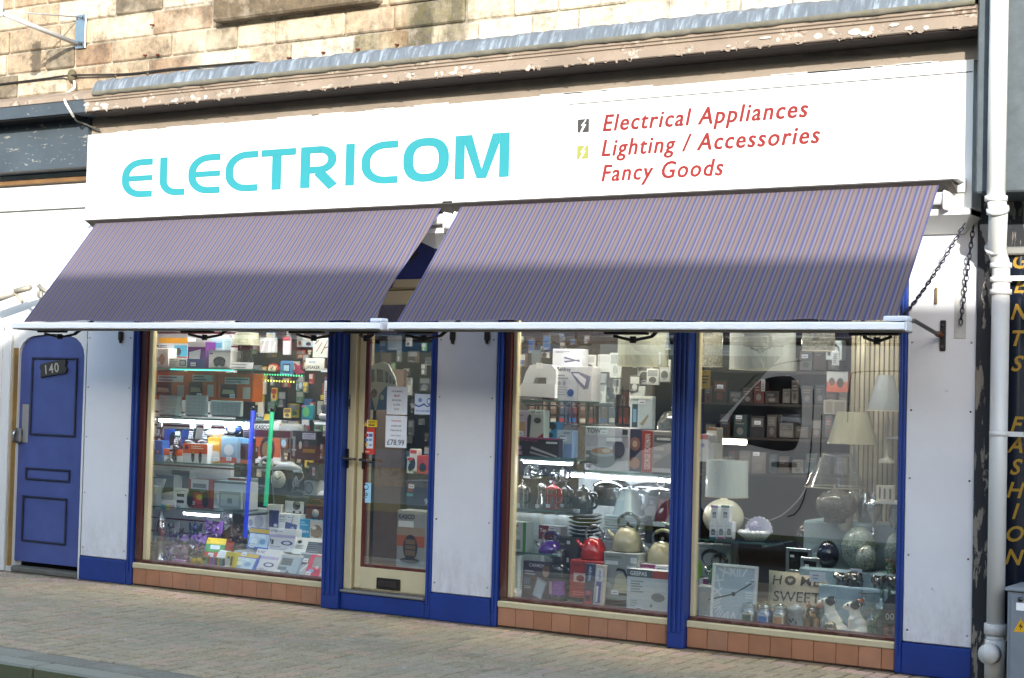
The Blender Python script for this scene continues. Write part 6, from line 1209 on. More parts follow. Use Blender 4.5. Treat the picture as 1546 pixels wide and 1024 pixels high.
MB('ceramic', 'b8c2ca').lathe([(r, 0)]+[(r*(1-.38*k/12)+.004*(k % 2), h*.88*k/12) for k in range(1, 13)]+[(r*.5, h*.92), (r*.15, h*.93), (r*.12, h)], cx, cy, z0, 32).build('body', t); MB('ceramic', 'b8c2ca').tube(smooth([(cx+r*.55, cy, z0+h*.82), (cx+r*1.15, cy, z0+h*.8), (cx+r*1.25, cy, z0+h*.45), (cx+r*.85, cy, z0+h*.22)], 5), .014, 10).build('handle', t); MB('ceramic', 'b8c2ca').tube([(cx-r*.6, cy, z0+h*.68), (cx-r*.95, cy-.02, z0+h*.86)], [.04, .018], 10).build('spout', t)
t = thing('toaster', 'white ribbed toaster under the white jug kettle', 'toaster', tuple(P(938, 816, .36))); x0, x1, z0, z1_ = fr((912, 779, 965, 816), .36); mb = MB('ceramic', 'b4bec6'); n_ = 9
for k in range(n_): q0, q1 = z0+(z1_-z0)*k/n_, z0+(z1_-z0)*(k+1)/n_; mb.box(x0+.004*(k % 2), x1-.004*(k % 2), .36, .56, q0, q1, None, None, .006)
mb.build('body', t); MB('gloss', '1a1c1e').box(x0+.04, x1-.04, .4, .43, z1_-.002, z1_+.001).build('slot', t); MB('gloss', '2c3034').tube([((x0+x1)/2, .352, z0+(z1_-z0)*.45), ((x0+x1)/2, .36, z0+(z1_-z0)*.45)], .02, 14).build('dial', t)
riser('pale riser under the white toaster', (908, 816, 968, 850), .36, .7, '9aa2a6')
t = thing('jug_kettle', 'pink metallic jug kettle with black lid on a black toaster', 'kettle', tuple(P(995, 788, .42))); x0, x1, z0, z1_ = fr((983, 744, 1014, 788), .42); r = (x1-x0)*.46; h = z1_-z0; cx = x0+r; cy = .42+r
MB('gloss', '8a4250').lathe([(r, 0), (r*.95, h*.2), (r*.68, h*.78)], cx, cy, z0, 28).build('body', t); MB('gloss', '26262a').lathe([(r*.7, h*.78), (r*.74, h*.9), (r*.6, h)], cx, cy, z0, 28).build('lid', t); MB('gloss', '26262a').tube(smooth([(cx+r*.6, cy, z0+h*.85), (cx+r*1.3, cy, z0+h*.8), (cx+r*1.3, cy, z0+h*.3), (cx+r*.9, cy, z0+h*.2)], 4), .012, 8).build('handle', t)
t = thing('toaster', 'black ridged toaster under the pink kettle', 'toaster', tuple(P(994, 820, .4))); x0, x1, z0, z1_ = fr((972, 788, 1016, 822), .4); mb = MB('gloss', '1a1a1c'); mb.box(x0, x1, .41, .6, z0, z1_, None, None, .01); [mb.box(x0+(x1-x0)*(k+.2)/8, x0+(x1-x0)*(k+.7)/8, .4, .412, z0+.01, z1_-.01, None, None, .003) for k in range(8)]; mb.build('body', t); MB('card', 'c8ccd0').box((x0+x1)/2-.04, (x0+x1)/2+.05, .396, .399, z1_-.03, z1_-.002).build('price_label', t)
riser('grey riser under the black toaster', (968, 822, 1017, 855), .4, .7, '8a9296')
carton('grey plain carton standing behind the pink kettle', (965, 745, 990, 806), .62, .1, 'b4b6b2', [('r', .3, .7, .9, .88, '848890'), ('r', .35, .73, .85, .85, 'c0c2c4'), ('r', 0, 0, 1, .06, '7a3a44')])
carton('white and purple tea pot box behind the purple kettle', (813, 794, 846, 836), .4, .1, 'c0b8bc', [('r', 0, .5, .7, 1, '7a2438'), ('t', .05, .76, .13, 'Tea Pot', 'd8ccd0', .02), ('e', .6, .25, .3, .2, '8a2440'), ('r', .72, .55, .95, .8, 'a8a8ac')])
carton('white and green water filter box at the left of the lowest shelf', (763, 788, 794, 834), .26, .1, 'c0c8c6', [('r', .85, 0, 1, 1, '4a8a4a'), ('r', .02, .84, .6, .92, 'a03038'), ('r', .35, .12, .75, .42, '8a98a0'), ('r', .4, .45, .7, .55, 'd0d4d4'), ('e', .2, .65, .1, .08, '6a9a70'), ('e', .2, .25, .08, .1, '5a9a60'), ('l', .3, .6, .8, .75, 2, '9aa4a4')])
carton('dark boxed hair trimmer kit with a face picture at the front left', (786, 848, 830, 908), .22, .08, '33283a', [('t', .22, .86, .08, 'CARMEN', 'b8b4bc', .01), ('p', [(.4, .15), (.72, .05), (.9, .5), (.55, .62)], '7c8492'), ('p', [(.44, .18), (.7, .1), (.84, .47), (.57, .56)], '9aa4b0'), ('e', .84, .75, .12, .13, '9a7c6c'), ('e', .86, .84, .16, .07, '6a4a3a'), ('r', .08, .4, .3, .58, '4a5a7a'), ('l', .1, .64, .5, .78, 2, '9a94a0'), ('l', .1, .3, .36, .38, 2, 'a8a4ac')], yaw=-4, lean=4)
t = thing('vacuum_flask', 'tall black vacuum flask with a purple picture label at the front', 'flask', tuple(P(841, 908, .2))); x0, x1, z0, z1_ = fr((824, 831, 858, 909), .2); w_ = x1-x0; r = w_*.37; h = z1_-z0; cx = x0+r; cy = .2+r
MB('gloss', '1b1b1d').lathe([(r*.95, 0), (r, h*.02), (r, h*.6), (r*.9, h*.68), (r*.72, h*.72)], cx, cy, z0, 28).build('body', t); MB('gloss', '141416').lathe([(r*.74, h*.72), (r*.74, h*.98), (r*.66, h)], cx, cy, z0, 28).build('cup_lid', t); MB('gloss', '18181a').tube(smooth([(cx+r*.85, cy, z0+h*.62), (cx+r*1.6, cy, z0+h*.58), (cx+r*1.6, cy, z0+h*.38), (cx+r*.95, cy, z0+h*.28)], 4), .012, 8).build('handle', t)
mb = MB('card', '6a3c84'); n_ = 14; vs = [(cx+r*1.01*math.cos(a_), cy+r*1.01*math.sin(a_), z0+h*q) for q in (.12, .4) for a_ in [R(200+140*i/n_) for i in range(n_+1)]]; mb.add(vs, [(i, i+1, i+n_+2, i+n_+1) for i in range(n_)]); vs = [(cx+r*1.018*math.cos(a_), cy+r*1.018*math.sin(a_), z0+h*q) for q in (.14, .38) for a_ in [R(208+48*i/6) for i in range(7)]]; mb.add(vs, [(i, i+1, i+8, i+7) for i in range(6)], 'b0909c'); mb.build('picture_label', t); MB('card', 'c8ccd0').box(cx-.02, cx+.035, .2-.003+.01, .2+.009, z0+h*.88, z0+h*.93).build('price_label', t)
carton('red tea kettle box under the red kettle', (860, 847, 911, 904), .23, .18, 'a02a24', [('t', .08, .84, .09, 'Swan Retro', '501410', .01), ('r', .12, .42, .5, .66, 'c8a8a0'), ('e', .32, .52, .12, .09, '8a1a14'), ('l', .1, .06, .5, .18, 2, 'c06a60'), ('e', .7, .25, .14, .14, '7a1a16')])
carton('blue and red blister pack leaning at the front beside the red box', (880, 851, 895, 914), .15, .03, '2a3350', [('r', .1, 0, .9, .35, '9a2430'), ('r', .25, .1, .75, .55, '26283c'), ('tv', .62, .58, .3, 'Handy Lighter', 'b8c0d0', .35), ('e', .5, .3, .25, .06, 'a05060')], lean=6, yaw=-6, name='blister_pack', cat='pack', group='lighter packs at the front of the middle window')
carton('white and blue blister pack leaning at the front right of another', (894, 853, 910, 917), .15, .03, 'b0a8a0', [('r', .25, .1, .75, .6, '34448a'), ('r', .15, .62, .85, .92, 'c8c8cc'), ('tv', .62, .64, .24, 'Lighter', '4a5a94', .24), ('r', .3, .12, .5, .5, 'c8ccd8')], lean=6, yaw=-6, name='blister_pack', cat='pack', group='lighter packs at the front of the middle window')
carton('grey kettle box with a cream kettle picture under the cream dome kettle', (911, 835, 963, 906), .22, .2, '8c908e', [('t', .06, .88, .055, 'DAEWOO', '3c4244', .015), ('r', .05, .74, .42, .82, 'c8ccce'), ('r', .78, .8, .96, .92, 'c4c8ca'), ('r', .68, .68, .96, .74, 'b8bcbe'), ('p', [(.3, .14), (.74, .12), (.66, .48), (.56, .56), (.44, .56), (.36, .48)], 'b4ae94'), ('r', .28, .1, .76, .15, '1e1e20'), ('p', [(.35, .6), (.42, .68), (.62, .66), (.72, .5), (.68, .48), (.58, .6), (.45, .62)], '1e1e20'), ('e', .14, .3, .1, .06, 'a4b0b0'), ('r', 0, 0, 1, .05, '7a8a8a')])
carton('white frying pan box with grey and red bands at the front right', (946, 861, 1009, 926), .16, .1, 'c8cccc', [('r', 0, .82, .62, 1, '5c6064'), ('r', .62, .82, 1, 1, 'b04a3c'), ('t', .08, .86, .09, 'GEEPAS', 'd8dcdc', .03), ('e', .76, .38, .16, .1, '6c7070'), ('e', .6, .18, .03, .04, '7a7e7e'), ('l', .1, .45, .45, .75, 5, '7c8488'), ('l', .1, .12, .36, .3, 3, 'a4a8aa')])
carton('purple and white low box under the cream whistling kettle', (961, 853, 1013, 870), .25, .16, 'c4c4c4', [('r', 0, .3, .55, 1, '7a2458'), ('t', .05, .5, .3, 'Stainless Steel', 'c8b0c0'), ('l', .6, .4, .95, .8, 2, '6a6c70')])
riser('grey riser behind the kettle boxes of the middle window', (840, 872, 1014, 905), .46, .9, '9aa4a8')

# ---- right window -------------------------------------------------------
BW = MB('wood', '9c937c')
for k in range(30):
    x = P(1284, 600, .95).x+k*.033; BW.box(x, x+.026, .95, .965, .2, 2.45, random.Random(k).choice(['a39a82', '958c74', 'aaa188', '8a816a']), None, .003)
BW.build('slatted_screen', None, None, 'beige vertical slatted blind at the right of the lamp window', 'blind')
dk2 = MB('rough', '221e1b'); dk2.box(-7.4, -4.3, 3.0, 3.04, .1, 2.5); dk2.build('rear_backdrop', None, None, 'brown backdrop behind the lamp window, darkened for the dim interior', 'board')  # backdrop colour darkened so the shop behind looks dim
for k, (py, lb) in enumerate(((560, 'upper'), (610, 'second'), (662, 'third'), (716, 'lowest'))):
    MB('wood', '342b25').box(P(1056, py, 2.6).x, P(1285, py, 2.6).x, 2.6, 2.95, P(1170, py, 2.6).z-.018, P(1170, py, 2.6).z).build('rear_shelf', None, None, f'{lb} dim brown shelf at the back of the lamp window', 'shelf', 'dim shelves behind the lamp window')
rg = random.Random(77); PL = [('red', '52261f'), ('white', '64605c'), ('grey', '4a4846'), ('grey', '3c3a38'), ('blue', '283444'), ('teal', '283c3e'), ('brown', '3a2e28'), ('black', '181616'), ('white', '5c5a56'), ('brown', '342a24')]  # palette darkened: the dimness of the interior is put into these colours
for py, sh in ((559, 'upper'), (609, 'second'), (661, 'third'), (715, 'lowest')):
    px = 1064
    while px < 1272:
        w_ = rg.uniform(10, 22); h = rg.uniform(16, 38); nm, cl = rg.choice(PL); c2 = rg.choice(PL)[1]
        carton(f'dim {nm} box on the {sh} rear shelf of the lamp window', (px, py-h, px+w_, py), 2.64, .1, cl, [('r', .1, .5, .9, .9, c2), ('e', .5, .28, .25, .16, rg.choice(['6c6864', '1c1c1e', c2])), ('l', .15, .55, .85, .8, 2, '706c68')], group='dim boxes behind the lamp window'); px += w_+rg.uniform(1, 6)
striplight('warm strip light low behind the lamp window', (1086, 667), (1125, 667), 1.6, 'ffe8d8', 'glow', .02); striplight('strip light high behind the lamp window', (1172, 515), (1194, 516), 1.7, 'fff0d8', 'glow', .022)
drum('wide wrapped white drum shade hanging in the lamp window, black clip at its top', (1085, 490, 1178, 558), .28, 'a6aaa4', 1.0)
drum('patterned cream drum shade hanging at the left edge of the lamp window', (1040, 490, 1080, 554), .5, 'a8a490', 1.0, 'mosaic')
drum('sparkling silver drum shade hanging high in the lamp window', (1203, 495, 1250, 530), .4, '8c8c84', 1.0, 'mosaic')
carton('yellow price tag hanging at the left of the lamp window', (1059, 559, 1072, 587), .14, .002, 'b8960c', [('l', .12, .25, .88, .75, 3, '3c3a20'), ('e', .5, .9, .08, .04, '4a4420')], name='price_tag', cat='tag')
carton('white price tag hanging under the wide drum shade', (1149, 573, 1155, 591), .4, .002, 'c8ccd0', [('l', .2, .1, .8, .7, 3, '7a7e84')], name='price_tag', cat='tag')
carton('white oval price tag before the headphone box', (1256, 530, 1267, 552), .35, .002, 'c8ccd0', [('l', .2, .15, .8, .85, 5, '7a7e84')], name='price_tag', cat='tag')
carton('pale headphone box with black headphone picture high in the lamp window', (1247, 514, 1271, 544), 1.1, .08, '8a9494', [('e', .5, .5, .36, .32, '1c1e20'), ('e', .5, .45, .28, .26, '8a9494'), ('e', .2, .35, .1, .14, '1c1e20'), ('e', .8, .35, .1, .14, '1c1e20')])
carton('orange and white headset box in the middle of the lamp window', (1248, 561, 1280, 592), 1.2, .08, '9a5240', [('r', 0, .5, 1, 1, '8c9090'), ('e', .25, .5, .14, .2, '4a4038'), ('e', .65, .45, .16, .24, '2a2826'), ('r', 0, 0, 1, .2, '94442c')])
carton('white framed picture in the dim middle of the lamp window', (1243, 604, 1278, 626), 1.25, .03, '7a766c', [('r', .1, .12, .4, .88, '5a564e'), ('r', .48, .12, .92, .88, '55514a')], name='picture_frame', cat='frame')
def lamp(label, sbox, bbox, Y, scol, bcol, taper, kind, smat='shade', bmat='ceramic'):
    x0, x1, zb0, zb1 = fr(bbox, Y); t, cx, cy, z0, r = drum(label, sbox, Y, scol, taper, smat, base=zb0, hang=False)
    rb = (x1-x0)/2; h = z0-zb0; bx = (x0+x1)/2
    if kind == 'round':
        pr = [(rb*.45, 0), (rb*.6, h*.03)]+[(rb*math.sin(R(a_))+.002*(k % 2), h*.5-h*.45*math.cos(R(a_))) for k, a_ in enumerate(range(36, 172, 6))]+[(.02, h*.98), (.015, h*1.1)]
    elif kind == 'stem': pr = [(rb, 0), (rb, h*.05), (rb*.25, h*.12), (rb*.16, h*.5), (rb*.3, h*.8), (rb*.14, h*.95), (rb*.12, h*1.15)]
    else: pr = [(rb*.5, 0), (rb*.9, h*.1), (rb, h*.35), (rb*.8, h*.7), (rb*.3, h*.95), (rb*.2, h*1.1)]
    MB(bmat, bcol).lathe(pr, bx, cy, zb0, 30).build('lamp_base', t)
    return t
lamp('table lamp with wrapped white drum shade and ribbed white round base', (1054, 696, 1114, 752), (1050, 752, 1107, 814), .22, 'b4c0c0', 'c4c2ac', .97, 'round')
t = lamp('table lamp with wide cream tapered shade on a clear stem', (1238, 622, 1310, 671), (1262, 671, 1290, 722), .5, 'b4b294', .66, .6, 'stem') if False else lamp('table lamp with wide cream tapered shade on a clear stem', (1238, 622, 1310, 671), (1262, 671, 1290, 752), .5, 'b0ae92', 'a8aca8', .64, 'stem', bmat='clear')
lamp('table lamp with wrapped pale tapered shade before the slatted blind', (1301, 566, 1354, 621), (1318, 621, 1342, 700), .6, '9ca4a8', 'a09c90', .45, 'stem')
lamp('table lamp with clear wrapped shade on a studded round base', (1201, 685, 1288, 738), (1216, 738, 1276, 792), .4, '8a8e8e', '6a6660', .5, 'round', 'wrap', 'mosaic')
carton('red and white appliance box at the left edge of the lamp window', (1050, 656, 1069, 697), .5, .1, 'a8a8ac', [('r', 0, .82, 1, 1, '8a2c28'), ('e', .2, .25, .2, .12, '1c1c20'), ('e', .6, .6, .14, .08, '5c6494')])
carton('white carton with brown top behind the red and white box', (1066, 646, 1082, 698), .6, .1, 'a4a4a0', [('r', 0, .92, 1, 1, '6a4a30')])
zf = shelf('glass shelf of the lamp window carrying the shell lamp', (1048, 816), (1165, 818), .16, .5); MB('metal', '9a9c9c').box(P(1104, 830, .4).x, P(1113, 830, .4).x, .4, .43, .18, zf-.009).build('shelf_post', None, None, 'steel post under the glass shelf of the lamp window', 'post')
for k, (bx, cl, lb) in enumerate((((1073, 763, 1084, 788), '6a3a7a', 'purple topped'), ((1089, 763, 1101, 788), '2c6a4a', 'green topped'), ((1071, 788, 1082, 814), '2a6a7a', 'teal based'), ((1083, 788, 1094, 814), '9a4a6a', 'pink based'), ((1095, 788, 1106, 814), '5a5a60', 'grey based'))):
    top = k < 2
    carton(f'small white candle box, {lb}, {"upper row" if top else "lower row"} before the ribbed lamp', bx, .14, .05, 'c4c8cc', [('r', 0, .85 if top else 0, 1, 1. if top else .12, cl), ('r', .28, .25, .76, .6, '262c3c'), ('r', .34, .3, .7, .45, '8a94a0'), ('l', .15, .68, .85, .8, 2, '9a9ea4')], group='small candle boxes before the ribbed lamp')
t = thing('shell_lamp', 'white open seashell lamp holding a sparkling ball', 'lamp', tuple(P(1136, 815, .25))); x0, x1, z0, z1_ = fr((1117, 781, 1157, 815), .22); cx, w_, h = (x0+x1)/2, x1-x0, z1_-z0
def fan(mb, cx, cy, z, w_, h, up, n_=11):
    pts = []
    for i in range(n_*2+1): a_ = R(-8+196*i/(n_*2)) if up else R(0); q = 1+(.05 if i % 2 else -.02); pts.append((cx+w_/2*q*math.cos(a_), z+h*q*math.sin(a_)))
    mb.prism(pts[::-1][::-1], cy, cy+.02)
mb = MB('ceramic', 'c2c0d0'); fan(mb, cx, .3, z0+h*.36, w_, h*.62, True); mb.build('upper_shell', t); mb = MB('ceramic', 'c6c8cc'); [mb.tube([(cx+w_*.5*math.cos(a_)*.6, .3+.09*math.sin(a_)*.6-.04, z0+.002), (cx+w_*.5*math.cos(a_), .26+.12*math.sin(a_)-.02, z0+h*.36)], [.01, .016], 6) for a_ in [6.283*i/22 for i in range(22)]]; mb.lathe([(w_*.3, 0), (w_*.45, h*.32)], cx, .25, z0, 20, sy=.6); mb.build('lower_shell', t); MB('mosaic', '9c9cc0').ball(cx, .25, z0+h*.52, h*.3).build('ball', t)
carton('box with a green whistling kettle picture under the glass shelf', (1048, 822, 1100, 872), .36, .12, '8a9094', [('t', .08, .82, .1, 'Retro', 'b4b8ba'), ('e', .5, .6, .3, .26, '1c1e20'), ('e', .5, .55, .24, .2, '8a9094'), ('e', .62, .18, .3, .22, '2a6a34'), ('e', .12, .2, .14, .3, '6a9a28'), ('r', .5, .3, .62, .4, '1c1e20')])
kettle('green whistling kettle with black handle under the glass shelf', (1058, 838, 1094, 884), .27, '1f5e2c', .8, '1c1c1e', '8a8a8a', 'whistle'); 
carton('purple and white box left of the square clock', (1056, 874, 1074, 912), .3, .1, 'b0a8b8', [('r', .3, 0, 1, 1, '6a2450'), ('r', 0, 0, .25, 1, 'c8c4c8'), ('p', [(.3, .1), (.9, .6), (.94, .55), (.4, .05)], 'b8b4bc')])
riser('pale riser at the left of the lamp window', (1052, 885, 1110, 935), .26, .6, 'a4a8a8')
# square clock
t = thing('square_clock', 'large white framed rectangular clock with roman numerals', 'clock', tuple(P(1104, 942, .14))); x0, x1, z0, z1_ = fr((1070, 853, 1138, 942), .14); w_, h = x1-x0, z1_-z0
M_ = Matrix.Translation((x0, .15, z0)) @ Matrix.Rotation(R(-6), 4, 'X')
mb = MB('gloss', 'f2f2f2', M_); f_ = .02; mb.box(0, f_, 0, .03, 0, h, None, None, .004); mb.box(w_-f_, w_, 0, .03, 0, h, None, None, .004); mb.box(f_, w_-f_, 0, .03, 0, f_, None, None, .004); mb.box(f_, w_-f_, 0, .03, h-f_, h, None, None, .004); mb.build('frame', t)
MB('card', 'b0bcc4', M_).box(f_, w_-f_, .01, .028, f_, h-f_).build('face', t)
mb = MB('ink', 'f2f2f2', M_); RN = ['XII', 'I', 'II', 'III', 'IIII', 'V', 'VI', 'VII', 'VIII', 'IX', 'X', 'XI']
for k, s_ in enumerate(RN):
    a_ = R(90-30*k); ux, uz = math.cos(a_), math.sin(a_); kk = 1/max(abs(ux)/.36, abs(uz)/.38); cxx, czz = w_/2+ux*kk*w_, h/2+uz*kk*h
    o = len(mb.v); mb.M = None; mb.text(s_, 0, .0085, -.03, .06, anchor='c', bold=.018, stretch=.72 if len(s_) > 2 else 1.)
    rot = a_-R(90)
    if False: pass
    if False: pass
    for i in range(o, len(mb.v)):
        q = mb.v[i]; mb.v[i] = M_ @ Vector((cxx+q.x*math.cos(rot)-q.z*math.sin(rot), q.y, czz+q.x*math.sin(rot)+q.z*math.cos(rot)))
    mb.M = M_
mb.build('numerals', t)
mb = MB('ink', '26303c', M_); stroke(mb, [(w_/2, h/2), (w_/2-.17, h/2-.05)], .009, .007, '26303c'); stroke(mb, [(w_/2, h/2), (w_/2+.12, h/2+.075)], .007, .0065, '26303c'); mb.disc(w_/2, .006, h/2, .014, .014); mb.build('hands', t)
carton('small white price tag clipped to the edge of the square clock', (1131, 876, 1141, 881), .13, .002, 'c8ccd0', [('l', .1, .2, .9, .8, 1, '7a7e84')], name='price_tag', cat='tag')
def jar(label, box, Y, wax, lab, lab2, lid='clear'):
    x0, x1, z0, z1_ = fr(box, Y); r = (x1-x0)/2; cx, cy, h = (x0+x1)/2, Y+(x1-x0)/2, z1_-z0; t = thing('candle_jar', label, 'candle', (cx, cy, z0), 'candle jars at the front of the lamp window')
    MB('plastic', wax).lathe([(r*.92, h*.02), (r*.92, h*.62)], cx, cy, z0, 22).build('wax', t); MB('bluejar').lathe([(r*.9, 0), (r, h*.03), (r, h*.66), (r*.8, h*.75), (r*.78, h*.8)], cx, cy, z0, 22, cap=False).build('glass_jar', t)
    MB('bluejar', 'b0b8bc').lathe([(r*.82, h*.8), (r*.84, h*.9), (r*.5, h*.94), (r*.3, h)], cx, cy, z0, 22).build('lid', t)
    mb = MB('card', lab); n_ = 8; vs = [(cx+r*1.015*math.cos(a_), cy+r*1.015*math.sin(a_), z0+h*q) for q in (.12, .58) for a_ in [R(228+84*i/n_) for i in range(n_+1)]]; mb.add(vs, [(i, i+1, i+n_+2, i+n_+1) for i in range(n_)]); vs = [(cx+r*1.03*math.cos(a_), cy+r*1.03*math.sin(a_), z0+h*q) for q in (.2, .5) for a_ in [R(238+64*i/n_) for i in range(n_+1)]]; mb.add(vs, [(i, i+1, i+n_+2, i+n_+1) for i in range(n_)], lab2); mb.build('label', t)
jar('cream candle jar before the corner of the square clock', (1115, 910, 1138, 946), .12, 'b4ae94', 'b8b8a4', '3c5a4a'); jar('blue candle jar with a seaside label, middle of three', (1139, 912, 1162, 949), .12, '2038a8', 'b8c0cc', '2a64a8'); jar('orange candle jar with an autumn label beside the wax burner', (1162, 913, 1185, 951), .12, 'b06040', 'c8c0a8', 'b87a48')
t = thing('wax_burner', 'pierced silver grey wax burner beside the orange candle jar', 'burner', tuple(P(1196, 953, .16))); x0, x1, z0, z1_ = fr((1184, 913, 1209, 954), .14); r, h, cx = (x1-x0)/2, z1_-z0, (x0+x1)/2; cy = .14+r; MB('ceramic', '8e9294').lathe([(r*.8, 0), (r*.75, h*.05), (r*.95, h*.3), (r*.7, h*.58), (r, h*.7), (r, h*.8)], cx, cy, z0, 24).build('body', t); mb = MB('rough', '1c1e20'); rg = random.Random(3); [mb.disc(cx+r*.6*math.sin(a_), cy-r*.93, z0+h*q, .007, .011, n=8) for a_, q in ((-.8, .25), (-.3, .35), (.2, .2), (.7, .34), (0., .45), (-.6, .4))]; mb.build('piercings', t); MB('ceramic', '9a9ea0').lathe([(r*.8, h*.8), (r*.8, h*.88), (r*.4, h*.95), (.01, h)], cx, cy, z0, 24).build('lid', t)
# cushion
t = thing('cushion', 'oatmeal cushion printed HOME SWEET with a heart', 'cushion', tuple(P(1200, 925, .34))); x0, x1, z0, z1_ = fr((1152, 862, 1250, 948), .34); w_, h = x1-x0, z1_-z0
Mc = Matrix.Translation(((x0+x1)/2, .36, z0)) @ Matrix.Rotation(R(-16), 4, 'X') @ Matrix.Rotation(R(-2), 4, 'Y')
mb = MB('cloth', 'b8ac98', Mc); n_ = 16; vs = []
def cf(u, v): return .055*(max(0, (1-u**4))*max(0, (1-v**4)))**.6
for sd in (-1, 1):
    for j in range(n_+1):
        for i in range(n_+1): u, v = -1+2*i/n_, -1+2*j/n_; pin = 1-.05*(1-u*u)-.0; pz_ = 1-.05*(1-v*v); vs.append((u*w_/2*pz_, sd*cf(u, v), h/2+v*h/2*pin))
N1 = (n_+1)**2; q = lambda i, j: j*(n_+1)+i
fs = [(q(i, j), q(i+1, j), q(i+1, j+1), q(i, j+1)) for j in range(n_) for i in range(n_)]; fs += [tuple(N1+k for k in f[::-1]) for f in fs]; mb.add(vs, fs, None, None, True); mb.build('cushion_cover', t)
mb = MB('ink', '3c332c'); 
def onc(s_, u, v, hh_, wd): 
    o = len(mb.v); mb.text(s_, 0, 0, 0, hh_, wid=wd, bold=.004)
    for i in range(o, len(mb.v)): p = mb.v[i]; x, z = u+p.x, v+p.z; mb.v[i] = Mc @ Vector((x, -cf(max(-1, min(1, x/(w_/2))), max(-1, min(1, (z-h/2)/(h/2))))-.004, z))
onc('H', -w_*.38, h*.72, h*.17, w_*.14); onc('ME', w_*.06, h*.72, h*.17, w_*.3); onc('SWEET', -w_*.34, h*.42, h*.18, w_*.72)
hp = [(16*math.sin(t_)**3/17, (13*math.cos(t_)-5*math.cos(2*t_)-2*math.cos(3*t_)-math.cos(4*t_))/17) for t_ in [6.283*i/24 for i in range(24)]]
for pts_, cl, off in (([(math.cos(t_)*1.25, math.sin(t_)*1.) for t_ in [6.283*i/24 for i in range(24)]], '5c5044', .005), ([(a_*.62, b_*.6) for a_, b_ in hp], 'b8ac98', .007)):
    vs = [Mc @ Vector((-w_*.1+a_*h*.085, -cf((-w_*.1)/(w_/2), .6)-off, h*.8+b_*h*.085)) for a_, b_ in pts_]; mb.add(vs, [tuple(range(len(vs)))], cl)
mb.build('printed_words', t)
carton('white price card pinned on the cushion', (1222, 864, 1246, 879), .27, .002, 'c8ccd4', [('l', .2, .2, .85, .8, 2, '8a90a4')], name='price_card', cat='card')
for bx, lb, txt in (((1186, 828, 1224, 866), 'larger silver photo frame behind the cushion', True), ((1208, 842, 1237, 868), 'smaller silver photo frame behind the cushion', False)):
    x0, x1, z0, z1_ = fr(bx, .5 if txt else .47); Y = .5 if txt else .47; t = thing('photo_frame', lb, 'photo frame', ((x0+x1)/2, Y, z0), 'silver photo frames'); mb = MB('metal', 'b0bac4'); b_ = .022; mb.box(x0, x0+b_, Y, Y+.015, z0, z1_, None, None, .003); mb.box(x1-b_, x1, Y, Y+.015, z0, z1_, None, None, .003); mb.box(x0+b_, x1-b_, Y, Y+.015, z0, z0+b_, None, None, .003); mb.box(x0+b_, x1-b_, Y, Y+.015, z1_-b_, z1_, None, None, .003); mb.build('frame', t); MB('gloss', '191c20').box(x0+b_, x1-b_, Y+.005, Y+.012, z0+b_, z1_-b_).build('insert', t)
    MB('card', 'c0c4cc').box(x0+b_+.008, x0+b_+.035, Y+.002, Y+.004, z1_-.06, z1_-.045).build('price_label', t)
riser('tall step draped in pale blue cloth at the back of the lamp window', (1212, 790, 1352, 850), .62, .95, '8ea0a6'); riser('middle step draped in pale blue cloth', (1205, 862, 1352, 930), .42, .61, '94a8b0'); riser('low step of pale blue cloth carrying the silver sheep', (1240, 889, 1352, 940), .34, .415, '9ab0ba')
drape('pale blue floral cloth behind the dog figurines', (1236, 886, 1345, 945), .325, '94a9b4', 5, .004)
def egg(label, box, Y, col, mat='mosaic', nm='mosaic_lamp', k=.45, grp='egg shaped lamps'):
    x0, x1, z0, z1_ = fr(box, Y); r, h, cx = (x1-x0)/2, z1_-z0, (x0+x1)/2; t = thing(nm, label, 'lamp', (cx, Y+r, z0), grp)
    pr = [(r*math.sin(R(a_))*(1-.12*max(0, -math.cos(R(a_)))), h*(.5-.5*math.cos(R(a_)))+h*.03*math.sin(R(a_))) for a_ in range(22, 181, 8)]; MB(mat, col).lathe([(max(p_[0], .001), p_[1]) for p_ in pr], cx, Y+r, z0, 32).build('glass_egg', t); MB('plastic', '4a4a4c').lathe([(r*.45, 0), (r*.45, h*.04)], cx, Y+r, z0-.0, 20).build('base', t)
egg('large pale mosaic egg lamp in the lamp window', (1261, 797, 1314, 863), .44, '93a49c'); egg('small pale mosaic egg lamp before the large one', (1287, 824, 1318, 865), .4, '9aa8a0'); egg('dark smoky egg lamp behind the photo frames', (1192, 791, 1238, 836), .64, '3c3a3c'); egg('black and blue mirrored egg lamp right of the photo frames', (1228, 817, 1260, 862), .46, '14182c', 'gloss'); egg('pale wrapped mosaic egg lamp at the right edge', (1330, 806, 1362, 866), .45, '8a9c98')
def vase(label, box, Y, prof, col, mat='ceramic', cat='vase', nm='vase', extra=None):
    x0, x1, z0, z1_ = fr(box, Y); r, h, cx = (x1-x0)/2, z1_-z0, (x0+x1)/2; t = thing(nm, label, cat, (cx, Y+r, z0)); MB(mat, col).lathe([(a_*r, b_*h) for a_, b_ in prof], cx, Y+r, z0, 28).build('body', t); MB(mat, col).lathe([(prof[-1][0]*r*1.0, prof[-1][1]*h), (prof[-1][0]*r*1.06, prof[-1][1]*h+.006), (prof[-1][0]*r*.9, prof[-1][1]*h+.006)], cx, Y+r, z0, 28, cap=False).build('rim', t); return t
vase('small cream crackled pot on the back step', (1259, 772, 1283, 802), .56, [(.6, 0), (.9, .2), (1, .5), (.8, .75), (.95, .98)], '9a9a8c')
